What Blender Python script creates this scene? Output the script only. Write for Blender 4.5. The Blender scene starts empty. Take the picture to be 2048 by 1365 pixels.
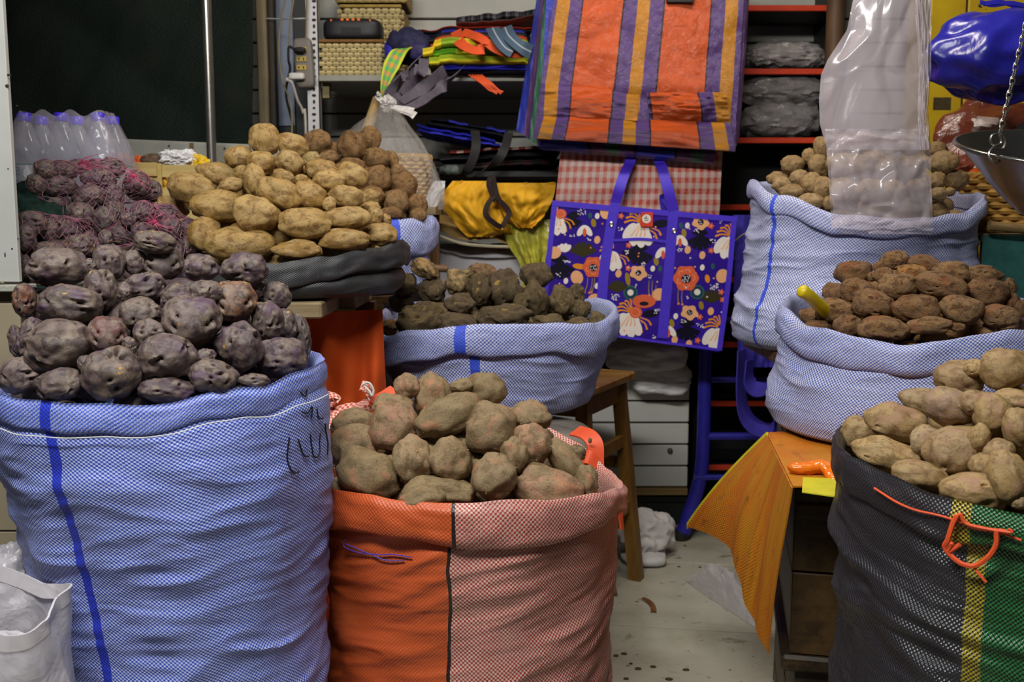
import bpy, bmesh, math, random
import numpy as np
from mathutils import Vector, Matrix, Euler
from mathutils.bvhtree import BVHTree

# ------------------------------------------------------------------ camera, world, lights, exposure
SC = bpy.context.scene
COL = SC.collection
FPX = 2000.0                       # focal length in pixels of a 2048 x 1365 frame
PITCH = math.radians(7.0)
CAMZ = 1.25
cam_data = bpy.data.cameras.new('camera')
cam = bpy.data.objects.new('camera', cam_data)
COL.objects.link(cam)
cam.location = (0, 0, CAMZ)
cam.rotation_euler = (math.radians(90) - PITCH, 0, 0)
cam_data.sensor_width = 36.0
cam_data.lens = 36.0 * FPX / 2048.0
cam_data.clip_start = 0.05
cam_data.dof.use_dof = True
cam_data.dof.focus_distance = 1.75
cam_data.dof.aperture_fstop = 8.0
SC.camera = cam

world = bpy.data.worlds.new('market_hall'); SC.world = world
world.use_nodes = True
bg = world.node_tree.nodes['Background']
bg.inputs[0].default_value = (0.80, 0.86, 1.0, 1); bg.inputs[1].default_value = 0.045

def area(name, loc, target, sx, sy, power, col):
    l = bpy.data.lights.new(name, 'AREA'); l.shape = 'RECTANGLE'; l.size = sx; l.size_y = sy
    l.energy = power; l.color = col
    o = bpy.data.objects.new(name, l); COL.objects.link(o); o.location = loc
    d = Vector(target) - Vector(loc)
    o.rotation_euler = d.to_track_quat('-Z', 'Y').to_euler()
    return o
area('tube_lamp_front', (-0.45, 0.55, 2.55), (0.0, 2.1, 0.8), 1.3, 0.20, 62, (0.98, 0.98, 0.94))
area('tube_lamp_stall', (0.35, 2.45, 2.9), (0.3, 3.0, 0.8), 1.0, 0.2, 26, (1.0, 0.90, 0.76))

SC.view_settings.view_transform = 'Standard'
SC.view_settings.look = 'None'
SC.view_settings.exposure = 0.0
SC.view_settings.gamma = 1.0
SC.view_settings.use_curve_mapping = False

# ------------------------------------------------------------------ helpers
CP, SP = math.cos(PITCH), math.sin(PITCH)
def ray(px, py):
    """world direction, scaled to y = 1, through a pixel of the 2048 x 1365 photograph"""
    x = (px - 1024.0) / FPX; y = -(py - 682.5) / FPX
    d = np.array([x, CP + y * SP, -SP + y * CP])
    return d / d[1]
def P(px, py, Y):
    return np.array([0, 0, CAMZ]) + ray(px, py) * Y
def Pz(px, py, z):                  # the point seen at a pixel on the level z
    d = ray(px, py); t = (z - CAMZ) / d[2]
    return np.array([d[0] * t, d[1] * t, z])
def mpp(Y):                         # metres per pixel at depth Y
    return Y / FPX

_perm = np.random.RandomState(7).permutation(1024)
_perm = np.concatenate([_perm, _perm, _perm])
_g = np.random.RandomState(8).normal(size=(3072, 3)); _g /= np.linalg.norm(_g, axis=1)[:, None]
def vnoise(p):
    """gradient noise, about -1..1"""
    p = np.asarray(p, float); i = np.floor(p).astype(int); d = p - i
    f = d * d * d * (d * (d * 6 - 15) + 10); i = i & 1023
    r = 0
    for dx in (0, 1):
        wx = f[..., 0] if dx else 1 - f[..., 0]
        for dy in (0, 1):
            wy = f[..., 1] if dy else 1 - f[..., 1]
            for dz in (0, 1):
                wz = f[..., 2] if dz else 1 - f[..., 2]
                h = _perm[_perm[_perm[(i[..., 0] + dx) & 1023] + ((i[..., 1] + dy) & 1023)] + ((i[..., 2] + dz) & 1023)]
                g = _g[h]; r = r + wx * wy * wz * (g[..., 0] * (d[..., 0] - dx) + g[..., 1] * (d[..., 1] - dy) + g[..., 2] * (d[..., 2] - dz))
    return r * 1.5
def fbm(p, o=3, g=0.5):
    r = 0; a = 1.0
    for k in range(o):
        r = r + a * vnoise(p * 2.0 ** k + 17.3 * k); a *= g
    return r
def ridge(p, o=2):
    r = 0; a = 1.0
    for k in range(o):
        r = r + a * (1 - 2 * np.abs(vnoise(p * 2.1 ** k + 31.7 * k))); a *= 0.5
    return r

def lin(c):
    """sRGB 0-255 to linear rgba"""
    o = []
    for v in c[:3]:
        v = v / 255.0
        o.append(v / 12.92 if v <= 0.04045 else ((v + 0.055) / 1.055) ** 2.4)
    return (o[0], o[1], o[2], 1.0)

def empty(name, loc, label=None, cat=None, group=None):
    o = bpy.data.objects.new(name, None); COL.objects.link(o)
    o.location = loc; o.empty_display_size = 0.05
    tag(o, label, cat, group)
    return o
def tag(o, label=None, cat=None, group=None, kind=None):
    if label: o['label'] = label
    if cat: o['category'] = cat
    if group: o['group'] = group
    if kind: o['kind'] = kind
    return o
def new_mesh(name, V, F, mat=None, uv=None, smooth=True, mats=None, midx=None):
    me = bpy.data.meshes.new(name)
    V = np.asarray(V, float)
    me.from_pydata(V.tolist(), [], F if isinstance(F, list) else np.asarray(F).tolist())
    if uv is not None:
        lay = me.uv_layers.new(name='UVMap')
        uv = np.asarray(uv, float)
        li = np.zeros(len(me.loops), int); me.loops.foreach_get('vertex_index', li)
        if len(uv) == len(V): lay.data.foreach_set('uv', uv[li].ravel())
        else: lay.data.foreach_set('uv', uv.ravel())
    if mats:
        for m in mats: me.materials.append(m)
        if midx is not None: me.polygons.foreach_set('material_index', np.asarray(midx, np.int32))
    elif mat: me.materials.append(mat)
    if smooth: me.polygons.foreach_set('use_smooth', np.ones(len(me.polygons), bool))
    me.update()
    if smooth: me.set_sharp_from_angle(angle=math.radians(48))
    return me
def part(name, V, F, mat, parent=None, uv=None, smooth=True, origin=None, mats=None, midx=None):
    """one mesh object from world-space vertices; under a parent the vertices are stored relative to it"""
    V = np.asarray(V, float)
    off = np.array(parent.location) if parent is not None else (np.asarray(origin, float) if origin is not None else np.array([V[:, 0].mean(), V[:, 1].mean(), V[:, 2].min()]))
    p = parent
    if parent is not None and parent.parent is not None: off = off + np.array(parent.parent.location)
    me = new_mesh(name, V - off, F, mat, uv, smooth, mats, midx)
    o = bpy.data.objects.new(name, me); COL.objects.link(o)
    if parent is not None: o.parent = parent
    else: o.location = off
    return o
def copy_part(o, loc, parent=None, rot=None, scale=None):
    c = o.copy(); COL.objects.link(c); c.location = loc
    if parent is not None: c.parent = parent
    if rot is not None: c.rotation_euler = rot
    if scale is not None: c.scale = scale
    return c
class MB:
    """collects shapes for ONE mesh"""
    def __init__(s): s.V = []; s.F = []; s.n = 0; s.UV = []
    def add(s, V, F, uv=None):
        V = np.asarray(V, float)
        s.V.append(V); s.F += [tuple(i + s.n for i in f) for f in (F if isinstance(F, list) else np.asarray(F).tolist())]; s.n += len(V)
        s.UV.append(np.zeros((len(V), 2)) if uv is None else np.asarray(uv, float))
        return s
    def build(s, name, mat, parent=None, smooth=False, **k):
        return part(name, np.concatenate(s.V), s.F, mat, parent, uv=np.concatenate(s.UV), smooth=smooth, **k)
    def box(s, a, b, bev=0.0, M=None, rot=None):
        s.add(*box_vf(a, b, bev, rot)); return s
    def tube(s, pts, r, n=8, caps=True): s.add(*tube_vf(pts, r, n, caps)); return s
def box_vf(a, b, bev=0.0, rot=None):
    a = np.minimum(a, b).astype(float), np.maximum(a, b).astype(float)
    lo, hi = a
    if bev <= 0:
        V = np.array([[x, y, z] for x in (lo[0], hi[0]) for y in (lo[1], hi[1]) for z in (lo[2], hi[2])])
        F = [(0, 1, 3, 2), (4, 6, 7, 5), (0, 4, 5, 1), (2, 3, 7, 6), (0, 2, 6, 4), (1, 5, 7, 3)]
    else:
        bev = min(bev, 0.45 * (hi - lo).min())
        V = []; idx = {}
        for ix in (0, 1):
            for iy in (0, 1):
                for iz in (0, 1):
                    c = np.array([hi[0] if ix else lo[0], hi[1] if iy else lo[1], hi[2] if iz else lo[2]])
                    s = np.array([-1 if ix else 1, -1 if iy else 1, -1 if iz else 1]) * bev
                    for ax in range(3):
                        p = c + s; p[ax] = c[ax]; idx[(ix, iy, iz, ax)] = len(V); V.append(p)
        V = np.array(V); F = []
        def q(*k): F.append(tuple(idx[t] for t in k))
        for v in (0, 1):
            q((v, 0, 0, 0), (v, 1, 0, 0), (v, 1, 1, 0), (v, 0, 1, 0)); q((0, v, 0, 1), (1, v, 0, 1), (1, v, 1, 1), (0, v, 1, 1)); q((0, 0, v, 2), (1, 0, v, 2), (1, 1, v, 2), (0, 1, v, 2))
            for w in (0, 1):
                q((v, w, 0, 0), (v, w, 1, 0), (v, w, 1, 1), (v, w, 0, 1)); q((v, 0, w, 0), (v, 1, w, 0), (v, 1, w, 2), (v, 0, w, 2)); q((0, v, w, 1), (1, v, w, 1), (1, v, w, 2), (0, v, w, 2))
        for ix in (0, 1):
            for iy in (0, 1):
                for iz in (0, 1): q((ix, iy, iz, 0), (ix, iy, iz, 1), (ix, iy, iz, 2))
        cen = (lo + hi) / 2
        for k, f in enumerate(F):
            n = np.cross(V[f[1]] - V[f[0]], V[f[2]] - V[f[0]])
            if np.dot(n, V[list(f)].mean(0) - cen) < 0: F[k] = f[::-1]
    if rot is not None:
        M, c = rot; V = (V - c) @ np.asarray(M).T + c
    return V, F
def rotz(a): c, s = math.cos(a), math.sin(a); return np.array([[c, -s, 0], [s, c, 0], [0, 0, 1.0]])
def roty(a): c, s = math.cos(a), math.sin(a); return np.array([[c, 0, s], [0, 1, 0], [-s, 0, c]])
def rotx(a): c, s = math.cos(a), math.sin(a); return np.array([[1, 0, 0], [0, c, -s], [0, s, c]])
def spline(pts, n):
    """Catmull-Rom through points"""
    p = np.asarray(pts, float)
    if len(p) < 3: return p[0] + (p[-1] - p[0]) * np.linspace(0, 1, n)[:, None]
    q = np.vstack([2 * p[0] - p[1], p, 2 * p[-1] - p[-2]])
    t = np.linspace(0, len(p) - 1 - 1e-9, n); i = t.astype(int); f = (t - i)[:, None]
    a, b, c, d = q[i], q[i + 1], q[i + 2], q[i + 3]
    return 0.5 * (2 * b + (c - a) * f + (2 * a - 5 * b + 4 * c - d) * f ** 2 + (3 * b - a - 3 * c + d) * f ** 3)
def frames(p):
    t = np.gradient(p, axis=0); t /= np.linalg.norm(t, axis=1)[:, None] + 1e-12
    n = np.zeros_like(t); a = np.array([0, 0, 1.0]) if abs(t[0][2]) < 0.9 else np.array([1.0, 0, 0])
    v = np.cross(t[0], a); v /= np.linalg.norm(v)
    for k in range(len(p)):
        v = v - t[k] * np.dot(v, t[k]); v /= np.linalg.norm(v) + 1e-12; n[k] = v
    return t, n, np.cross(t, n)
def tube_vf(pts, r, n=8, caps=True):
    p = np.asarray(pts, float); t, u, v = frames(p)
    r = np.broadcast_to(np.asarray(r, float), (len(p),))
    a = np.linspace(0, 2 * math.pi, n, endpoint=False)
    V = (p[:, None] + r[:, None, None] * (np.cos(a)[None, :, None] * u[:, None] + np.sin(a)[None, :, None] * v[:, None])).reshape(-1, 3)
    F = [(k * n + j, k * n + (j + 1) % n, (k + 1) * n + (j + 1) % n, (k + 1) * n + j) for k in range(len(p) - 1) for j in range(n)]
    if caps: F += [tuple(range(n))[::-1], tuple((len(p) - 1) * n + j for j in range(n))]
    return V, F
def ribbon_vf(pts, side, w, th=0.002):
    """flat strap: swept rectangle; side = direction(s) across the strap"""
    p = np.asarray(pts, float); n = len(p)
    side = np.broadcast_to(np.asarray(side, float), p.shape).copy()
    t = np.gradient(p, axis=0); t /= np.linalg.norm(t, axis=1)[:, None] + 1e-12
    side -= t * (side * t).sum(1)[:, None]; side /= np.linalg.norm(side, axis=1)[:, None] + 1e-12
    nn = np.cross(t, side); w = np.broadcast_to(np.asarray(w, float), (n,))[:, None]
    V = np.stack([p - side * w / 2 - nn * th / 2, p + side * w / 2 - nn * th / 2, p + side * w / 2 + nn * th / 2, p - side * w / 2 + nn * th / 2], 1).reshape(-1, 3)
    F = [(k * 4 + j, k * 4 + (j + 1) % 4, k * 4 + 4 + (j + 1) % 4, k * 4 + 4 + j) for k in range(n - 1) for j in range(4)]
    F += [(3, 2, 1, 0), tuple((n - 1) * 4 + j for j in range(4))]
    L = np.concatenate([[0], np.cumsum(np.linalg.norm(np.diff(p, axis=0), axis=1))])
    uv = np.stack([np.tile([0, 1, 1, 0], n), np.repeat(L, 4)], 1)
    return V, F, uv
def grid_faces(nu, nv, wrap=False):
    F = []
    for i in range(nu - 1):
        for j in range(nv if wrap else nv - 1):
            F.append((i * nv + j, i * nv + (j + 1) % nv, (i + 1) * nv + (j + 1) % nv, (i + 1) * nv + j))
    return F
def ico(sub):
    bm = bmesh.new(); bmesh.ops.create_icosphere(bm, subdivisions=sub, radius=1.0)
    V = np.array([v.co[:] for v in bm.verts]); F = [tuple(v.index for v in f.verts) for f in bm.faces]; bm.free()
    return V, F
ICO = {k: ico(k) for k in (2, 3, 4, 5)}
def soft_vf(c, half, seed=0, amp=0.01, freq=6.0, pw=4.0, n=18, rot=None, ridged=0.0, zfreq=None):
    """soft rounded block (superellipsoid) with lumps and creases"""
    bm = bmesh.new(); bmesh.ops.create_cube(bm, size=2.0); bmesh.ops.subdivide_edges(bm, edges=bm.edges[:], cuts=n, use_grid_fill=True)
    V = np.array([v.co[:] for v in bm.verts]); F = [tuple(v.index for v in f.verts) for f in bm.faces]; bm.free()
    nrm = (np.abs(V) ** pw).sum(1) ** (1.0 / pw); D = V / nrm[:, None]
    half = np.asarray(half, float); W = D * half
    nn = D * np.abs(D) ** (pw - 2) / half; nn /= np.linalg.norm(nn, axis=1)[:, None]
    q = W * freq
    if zfreq: q = q * np.array([1, 1, zfreq / freq])
    q = q + seed * 3.17
    d = amp * fbm(q, 3)
    if ridged: d = d + ridged * ridge(q * 1.6 + 5.0, 2)
    W = W + nn * d[:, None]
    if rot is not None: W = W @ np.asarray(rot).T
    return W + np.asarray(c, float), F
def quadsheet_vf(c4, nu, nv, fn=None, th=0.0):
    """sheet over four corners (TL, TR, BR, BL); fn(u, v) -> offset (.., 3); th > 0 gives it a back"""
    c4 = np.asarray(c4, float); u, v = np.meshgrid(np.linspace(0, 1, nu), np.linspace(0, 1, nv))
    u3, v3 = u[..., None], v[..., None]
    X = (c4[0] * (1 - u3) + c4[1] * u3) * (1 - v3) + (c4[3] * (1 - u3) + c4[2] * u3) * v3
    if fn is not None: X = X + fn(u, v)
    V = X.reshape(-1, 3); uv = np.stack([u.ravel(), 1 - v.ravel()], 1)
    F = [(a, d, c, b) for a, b, c, d in grid_faces(nv, nu)]
    if th > 0: V, F, uv = thicken(V, F, uv, nu, nv, th)
    return V, F, uv
def thicken(V, F, uv, nu, nv, th):
    X = V.reshape(nv, nu, 3); du = np.gradient(X, axis=1); dv = np.gradient(X, axis=0)
    n = np.cross(du, dv); n /= np.linalg.norm(n, axis=2)[..., None] + 1e-12
    B = (X + n * th).reshape(-1, 3); N = len(V)
    F2 = F + [tuple(i + N for i in f[::-1]) for f in F]
    edge = [j for j in range(nu)] + [i * nu + nu - 1 for i in range(1, nv)] + [(nv - 1) * nu + j for j in range(nu - 2, -1, -1)] + [i * nu for i in range(nv - 2, 0, -1)]
    for k in range(len(edge)):
        a, b = edge[k], edge[(k + 1) % len(edge)]; F2.append((a, b, b + N, a + N))
    return np.vstack([V, B]), F2, np.vstack([uv, uv])
def Z3(d): return np.stack([np.zeros_like(d), d, np.zeros_like(d)], -1)

# ------------------------------------------------------------------ materials
class NT:
    def __init__(s, name):
        s.m = bpy.data.materials.new(name); s.m.use_nodes = True; s.t = s.m.node_tree; s.N = s.t.nodes; s.L = s.t.links
        s.b = s.N['Principled BSDF']; s.out = s.N['Material Output']
    def n(s, typ, **k):
        x = s.N.new(typ)
        for a, v in k.items(): setattr(x, a, v)
        return x
    def put(s, sock, v):
        if hasattr(v, 'is_output') or isinstance(v, bpy.types.NodeSocket): s.L.new(v, sock)
        else: sock.default_value = v
    def math(s, op, a, b=0.0, c=0.0):
        x = s.n('ShaderNodeMath', operation=op); s.put(x.inputs[0], a); s.put(x.inputs[1], b)
        if len(x.inputs) > 2: s.put(x.inputs[2], c)
        return x.outputs[0]
    def mix(s, f, a, b, mode='MIX'):
        x = s.n('ShaderNodeMix', data_type='RGBA', blend_type=mode); s.put(x.inputs[0], f); s.put(x.inputs[6], a); s.put(x.inputs[7], b); return x.outputs[2]
    def noise(s, vec, scale, detail=3.0, rough=0.5, dist=0.0):
        x = s.n('ShaderNodeTexNoise'); 
        if vec is not None: s.put(x.inputs['Vector'], vec)
        x.inputs['Scale'].default_value = scale; x.inputs['Detail'].default_value = detail; x.inputs['Roughness'].default_value = rough; x.inputs['Distortion'].default_value = dist
        return x.outputs['Fac']
    def step(s, v, lo, hi, a=0.0, b=1.0):
        x = s.n('ShaderNodeMapRange', interpolation_type='SMOOTHSTEP'); s.put(x.inputs[0], v); x.inputs[1].default_value = lo; x.inputs[2].default_value = hi; x.inputs[3].default_value = a; x.inputs[4].default_value = b
        return x.outputs[0]
    def coord(s, k='Object'): return s.n('ShaderNodeTexCoord').outputs[k]
    def vmul(s, v, f):
        x = s.n('ShaderNodeVectorMath', operation='MULTIPLY'); s.put(x.inputs[0], v); x.inputs[1].default_value = f; return x.outputs[0]
    def vadd(s, v, f):
        x = s.n('ShaderNodeVectorMath', operation='ADD'); s.put(x.inputs[0], v); s.put(x.inputs[1], f); return x.outputs[0]
    def sep(s, v):
        x = s.n('ShaderNodeSeparateXYZ'); s.put(x.inputs[0], v); return x.outputs
    def bump(s, h, strength, dist=0.001, normal=None):
        x = s.n('ShaderNodeBump'); x.inputs['Strength'].default_value = strength; x.inputs['Distance'].default_value = dist; s.put(x.inputs['Height'], h)
        if normal is not None: s.L.new(normal, x.inputs['Normal'])
        return x.outputs[0]
    def fin(s, col, rough=0.5, nrm=None, metal=0.0, spec=0.5, **k):
        s.put(s.b.inputs['Base Color'], col); s.put(s.b.inputs['Roughness'], rough); s.b.inputs['Metallic'].default_value = metal; s.b.inputs['Specular IOR Level'].default_value = spec
        if nrm is not None: s.L.new(nrm, s.b.inputs['Normal'])
        for a, v in k.items(): s.put(s.b.inputs[a.replace('_', ' ')], v)
        return s.m
_M = {}
def plain(c, rough=0.6, var=0.12, scale=14.0, bump=0.15, metal=0.0, spec=0.4, key=None, **k):
    """a colour with faint mottling and relief"""
    kk = (tuple(c), rough, var, scale, bump, metal, spec, str(k))
    if kk in _M: return _M[kk]
    t = NT('mat_%d_%d_%d' % tuple(int(v) for v in c[:3])); co = t.coord()
    n = t.noise(co, scale, 4.0, 0.6); l = lin(c)
    col = t.mix(t.step(n, 0.3, 0.7), tuple(v * (1 - var) for v in l[:3]) + (1,), tuple(min(1, v * (1 + var)) for v in l[:3]) + (1,))
    nr = t.bump(t.noise(co, scale * 5, 3.0), bump, 0.002) if bump else None
    _M[kk] = t.fin(col, rough, nr, metal, spec, **k); return _M[kk]
def wood(c1, c2, axis=0, scale=3.0, rough=0.6, grain=30.0, bump=0.3, dirt=None):
    kk = ('wood', tuple(c1), tuple(c2), axis, scale, str(dirt))
    if kk in _M: return _M[kk]
    t = NT('wood'); co = t.coord(); s = [grain, grain, grain]; s[axis] = scale
    v = t.vmul(co, tuple(s)); n = t.noise(v, 1.0, 5.0, 0.6, 0.6)
    col = t.mix(t.step(n, 0.32, 0.68), lin(c1), lin(c2))
    if dirt: col = t.mix(t.step(t.noise(co, 9.0, 5.0, 0.65), 0.42, 0.62), col, lin(dirt))
    _M[kk] = t.fin(col, rough, t.bump(n, bump, 0.003), 0.0, 0.35); return _M[kk]
def weave(name, zones, cell=(0.0042, 0.0034), rough=0.38, fade=0.35, stripe=None, bump=0.5, spec=0.5, drift=None, dirt=0.0, sheen=0.0, soft=None):
    """woven plastic tape; zones = [(u_start, colA, colB)], u in metres round the sack, 0 at its front"""
    t = NT(name); uv = t.n('ShaderNodeUVMap').outputs[0]
    wob = t.noise(t.vmul(uv, (14, 14, 1)), 1.0, 2.0)
    sx = t.sep(uv); u, v = sx[0], sx[1]
    if drift is not None:      # stripe wanders with height
        u2 = t.math('ADD', u, t.math('MULTIPLY', v, drift))
    else: u2 = u
    u2 = t.math('ADD', u2, t.math('MULTIPLY', t.math('SUBTRACT', wob, 0.5), 0.012))
    cmb = t.n('ShaderNodeCombineXYZ'); t.put(cmb.inputs[0], t.math('DIVIDE', u, cell[0])); t.put(cmb.inputs[1], t.math('DIVIDE', v, cell[1])); cmb.inputs[2].default_value = 0.5
    vec = t.vadd(cmb.outputs[0], (500.02, 500.02, 0))
    # a little irregularity so that the tapes are not machine straight
    dv = t.n('ShaderNodeTexNoise'); t.put(dv.inputs['Vector'], t.vmul(uv, (60, 60, 1))); dv.inputs['Detail'].default_value = 1.0
    dsp = t.n('ShaderNodeVectorMath', operation='MULTIPLY_ADD'); t.put(dsp.inputs[0], dv.outputs['Color']); dsp.inputs[1].default_value = (0.5, 0.5, 0); t.put(dsp.inputs[2], vec)
    ck = t.n('ShaderNodeTexChecker'); t.put(ck.inputs[0], dsp.outputs[0]); ck.inputs[3].default_value = 1.0
    ck.inputs[1].default_value = (1, 1, 1, 1); ck.inputs[2].default_value = (0, 0, 0, 1)
    f = ck.outputs['Fac']
    col = None; g = None
    fa = t.step(t.noise(t.vmul(uv, (9, 26, 1)), 1.0, 4.0, 0.6), 0.45, 0.75, 0.0, fade)
    for (us, ca, cb) in zones:
        ca, cb = lin(ca), lin(cb); mid = tuple((x + y) / 2 for x, y in zip(ca, cb))
        c = t.mix(f, ca, cb); c = t.mix(fa, c, mid)
        if col is None: col = c
        else: col = t.mix(t.math('GREATER_THAN', u2, us), col, c)
    if stripe:
        for (u0, u1, cs) in stripe:
            msk = t.math('MULTIPLY', t.math('GREATER_THAN', u2, u0), t.math('LESS_THAN', u2, u1)); col = t.mix(msk, col, lin(cs))
    if dirt > 0:
        d = t.step(t.noise(t.coord(), 7.0, 5.0, 0.65), 0.5, 0.75, 0.0, dirt); col = t.mix(d, col, lin((120, 100, 80)))
    # tape relief: each tape rounded
    sn = t.math('MULTIPLY', t.math('SINE', t.math('MULTIPLY', u, math.pi / cell[0])), t.math('SINE', t.math('MULTIPLY', v, math.pi / cell[1])))
    h = t.math('ADD', t.math('MULTIPLY', sn, 0.5), t.noise(t.vmul(uv, (30, 90, 1)), 1.0, 3.0))
    rg = t.math('ADD', rough, t.math('MULTIPLY', t.noise(t.vmul(uv, (40, 40, 1)), 1.0, 2.0), 0.25))
    m = t.fin(col, rg, t.bump(h, bump, 0.0012), 0.0, spec)
    return m
def film(name, c, alpha=0.35, rough=0.18, crease=14.0, bump=0.6, trans=0.0):
    """thin clear or milky plastic film"""
    t = NT(name); co = t.coord()
    cr = t.noise(co, crease, 3.0, 0.5, 1.5); nr = t.bump(cr, bump, 0.01)
    tr = t.n('ShaderNodeBsdfTransparent'); tr.inputs[0].default_value = (0.96, 0.95, 0.96, 1)
    t.fin(lin(c), rough, nr, 0.0, 0.6)
    ms = t.n('ShaderNodeMixShader'); ms.inputs[0].default_value = alpha
    t.L.new(tr.outputs[0], ms.inputs[1]); t.L.new(t.b.outputs[0], ms.inputs[2]); t.L.new(ms.outputs[0], t.out.inputs[0])
    return t.m
# ------------------------------------------------------------------ sacks
def periodic(pts):
    """(degrees, value) table -> smooth periodic function of theta in radians"""
    pts = sorted(pts); a = np.radians([p[0] for p in pts]); v = np.array([p[1] for p in pts], float)
    A = np.concatenate([a - 2 * math.pi, a, a + 2 * math.pi]); Vv = np.concatenate([v, v, v])
    def f(th):
        th = (np.asarray(th) + math.pi) % (2 * math.pi) - math.pi
        k = np.clip(np.searchsorted(A, th) - 1, 0, len(A) - 2)
        x = (th - A[k]) / (A[k + 1] - A[k]); x = x * x * (3 - 2 * x)
        return Vv[k] * (1 - x) + Vv[k + 1] * x
    return f
class Sack:
    def __init__(s, name, label, cx, cy, z0, zr, rx, ry, prof, rim, mat, seed=0, wr=1.0, lumps=0.006, cuff=None, cuffmat=None, cat='sack', nt=260, nv=170, shear=0.0, lean=(0, 0), rimr=None, fine=1.0):
        s.cx, s.cy, s.z0, s.zr, s.rx, s.ry, s.seed = cx, cy, z0, zr, rx, ry, seed
        s.rim = periodic(rim); s.rimr = periodic(rimr) if rimr else (lambda th: np.zeros_like(np.asarray(th, float)))
        pt = np.array(prof, float); tt = np.linspace(0, 1, 200)
        s.pf = (tt, spline(pt, 400)); s.wr, s.lumps, s.shear, s.lean, s.fine = wr, lumps, shear, lean, fine
        o = s.pf[1]; k = np.argsort(o[:, 0], kind='stable'); s.pz, s.pr = o[k, 0], o[k, 1]
        s.root = empty(name, (cx, cy, z0), label, cat)
        th = np.linspace(-math.pi, math.pi, nt + 1)
        t = np.linspace(0, 1, nv) ** 0.92
        rows = [s.pt(th, np.full_like(th, ti)) for ti in t]
        # bottom
        b0 = rows[0]; cen = np.array([cx, cy, z0])
        low = [cen + (b0 - cen) * k + np.array([0, 0, 0.0]) for k in (0.02, 0.5)]
        # inner lip
        top = rows[-1]; inn = []
        for dr, dz in ((0.003, 0.001), (0.006, -0.01), (0.012, -0.07)):
            d = top - np.array([cx, cy, 0]); d[:, 2] = 0; d /= np.linalg.norm(d, axis=1)[:, None]
            inn.append(top - d * dr + np.array([0, 0, dz]))
        allr = low + rows + inn
        X = np.stack(allr); V = X.reshape(-1, 3)
        vv = np.concatenate([[-0.3, -0.1], t * (zr - z0), (zr - z0) + np.array([0.003, 0.013, 0.07])])
        U, Vc = np.meshgrid(th * rx, vv); uv = np.stack([U.ravel(), Vc.ravel()], 1)
        F = grid_faces(len(allr), nt + 1)
        s.body = part('sack_body', V, F, mat, s.root, uv=uv)
        if cuff: s.add_cuff(cuff, cuffmat or mat)
    def fr(s, t): return np.interp(t, s.pz, s.pr)
    def disp(s, th, z):
        c, n = np.cos(th), np.sin(th); z = z + s.shear * th; sd = s.seed * 5.3
        d = 0.009 * fbm(np.stack([c * 1.3, n * 1.3, z * 3.2], -1) + sd, 2)
        fold = ridge(np.stack([c * 0.7 + sd, n * 0.7, z * 13.0 + 0.5 * vnoise(np.stack([c * 1.6, n * 1.6, z * 3], -1))], -1), 2)
        d = d + 0.0042 * fold * np.abs(fold)
        f2 = ridge(np.stack([c * 1.5, n * 1.5 + sd, z * 34.0], -1), 2); amp = 0.5 + 0.5 * vnoise(np.stack([c * 2.2, n * 2.2, z * 4 + sd], -1))
        d = d + 0.0032 * s.fine * f2 * np.clip(amp, 0, 1)
        d = d * s.wr + s.lumps * fbm(np.stack([c * 3.2, n * 3.2, z * 11], -1) + 9 + sd, 1)
        return d
    def pt(s, th, t, out=0.0):
        th = np.asarray(th, float); t = np.asarray(t, float)
        zt = s.zr + s.rim(th) + 0.007 * fbm(np.stack([np.cos(th) * 2.6, np.sin(th) * 2.6, 0 * th + s.seed], -1), 2); z = s.z0 + t * (zt - s.z0)
        e = np.clip((1 - t) * 9, 0.15, 1) * np.clip(t * 12 + 0.2, 0, 1)
        d = s.disp(th, z) * e + out
        f = s.fr(t); k = (s.rimr(th) + 0.009 * fbm(np.stack([np.cos(th) * 2.2, np.sin(th) * 2.2, 0 * th + s.seed * 1.7], -1), 2)) * np.clip(t * 2 - 1, 0, 1)
        x = s.cx + s.lean[0] * (1 - t) + (s.rx * f + d + k) * np.sin(th); y = s.cy + s.lean[1] * (1 - t) - (s.ry * f + d + k) * np.cos(th)
        return np.stack([x, y, z], -1)
    def add_cuff(s, c, mat):
        """rolled-down rim; c = dict(h, out, seed, amp, hv)"""
        h = c.get('h', 0.06); o = c.get('out', 0.016); nt = 300; th = np.linspace(-math.pi, math.pi, nt + 1)
        sec = np.array([(-0.012, -0.9 * h), (-0.010, -0.35 * h), (-0.006, -0.05 * h), (0.004, 0.006), (0.6 * o, 0.003), (o, -0.14 * h), (1.12 * o, -0.5 * h), (1.0 * o, -0.86 * h), (0.6 * o, -1.02 * h), (0.15 * o, -0.95 * h), (0.0, -0.7 * h)])
        sec = spline(sec, 34)
        top = s.pt(th, np.ones_like(th)); d = np.stack([np.sin(th), -np.cos(th), 0 * th], -1)
        cn, sn = np.cos(th), np.sin(th); sd = c.get('seed', s.seed) * 2.9
        hv = 1 + c.get('hv', 0.3) * fbm(np.stack([cn * 1.6, sn * 1.6, 0 * th], -1) + sd, 2)
        L = np.concatenate([[0], np.cumsum(np.linalg.norm(np.diff(sec, axis=0), axis=1))])
        rows = []
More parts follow.
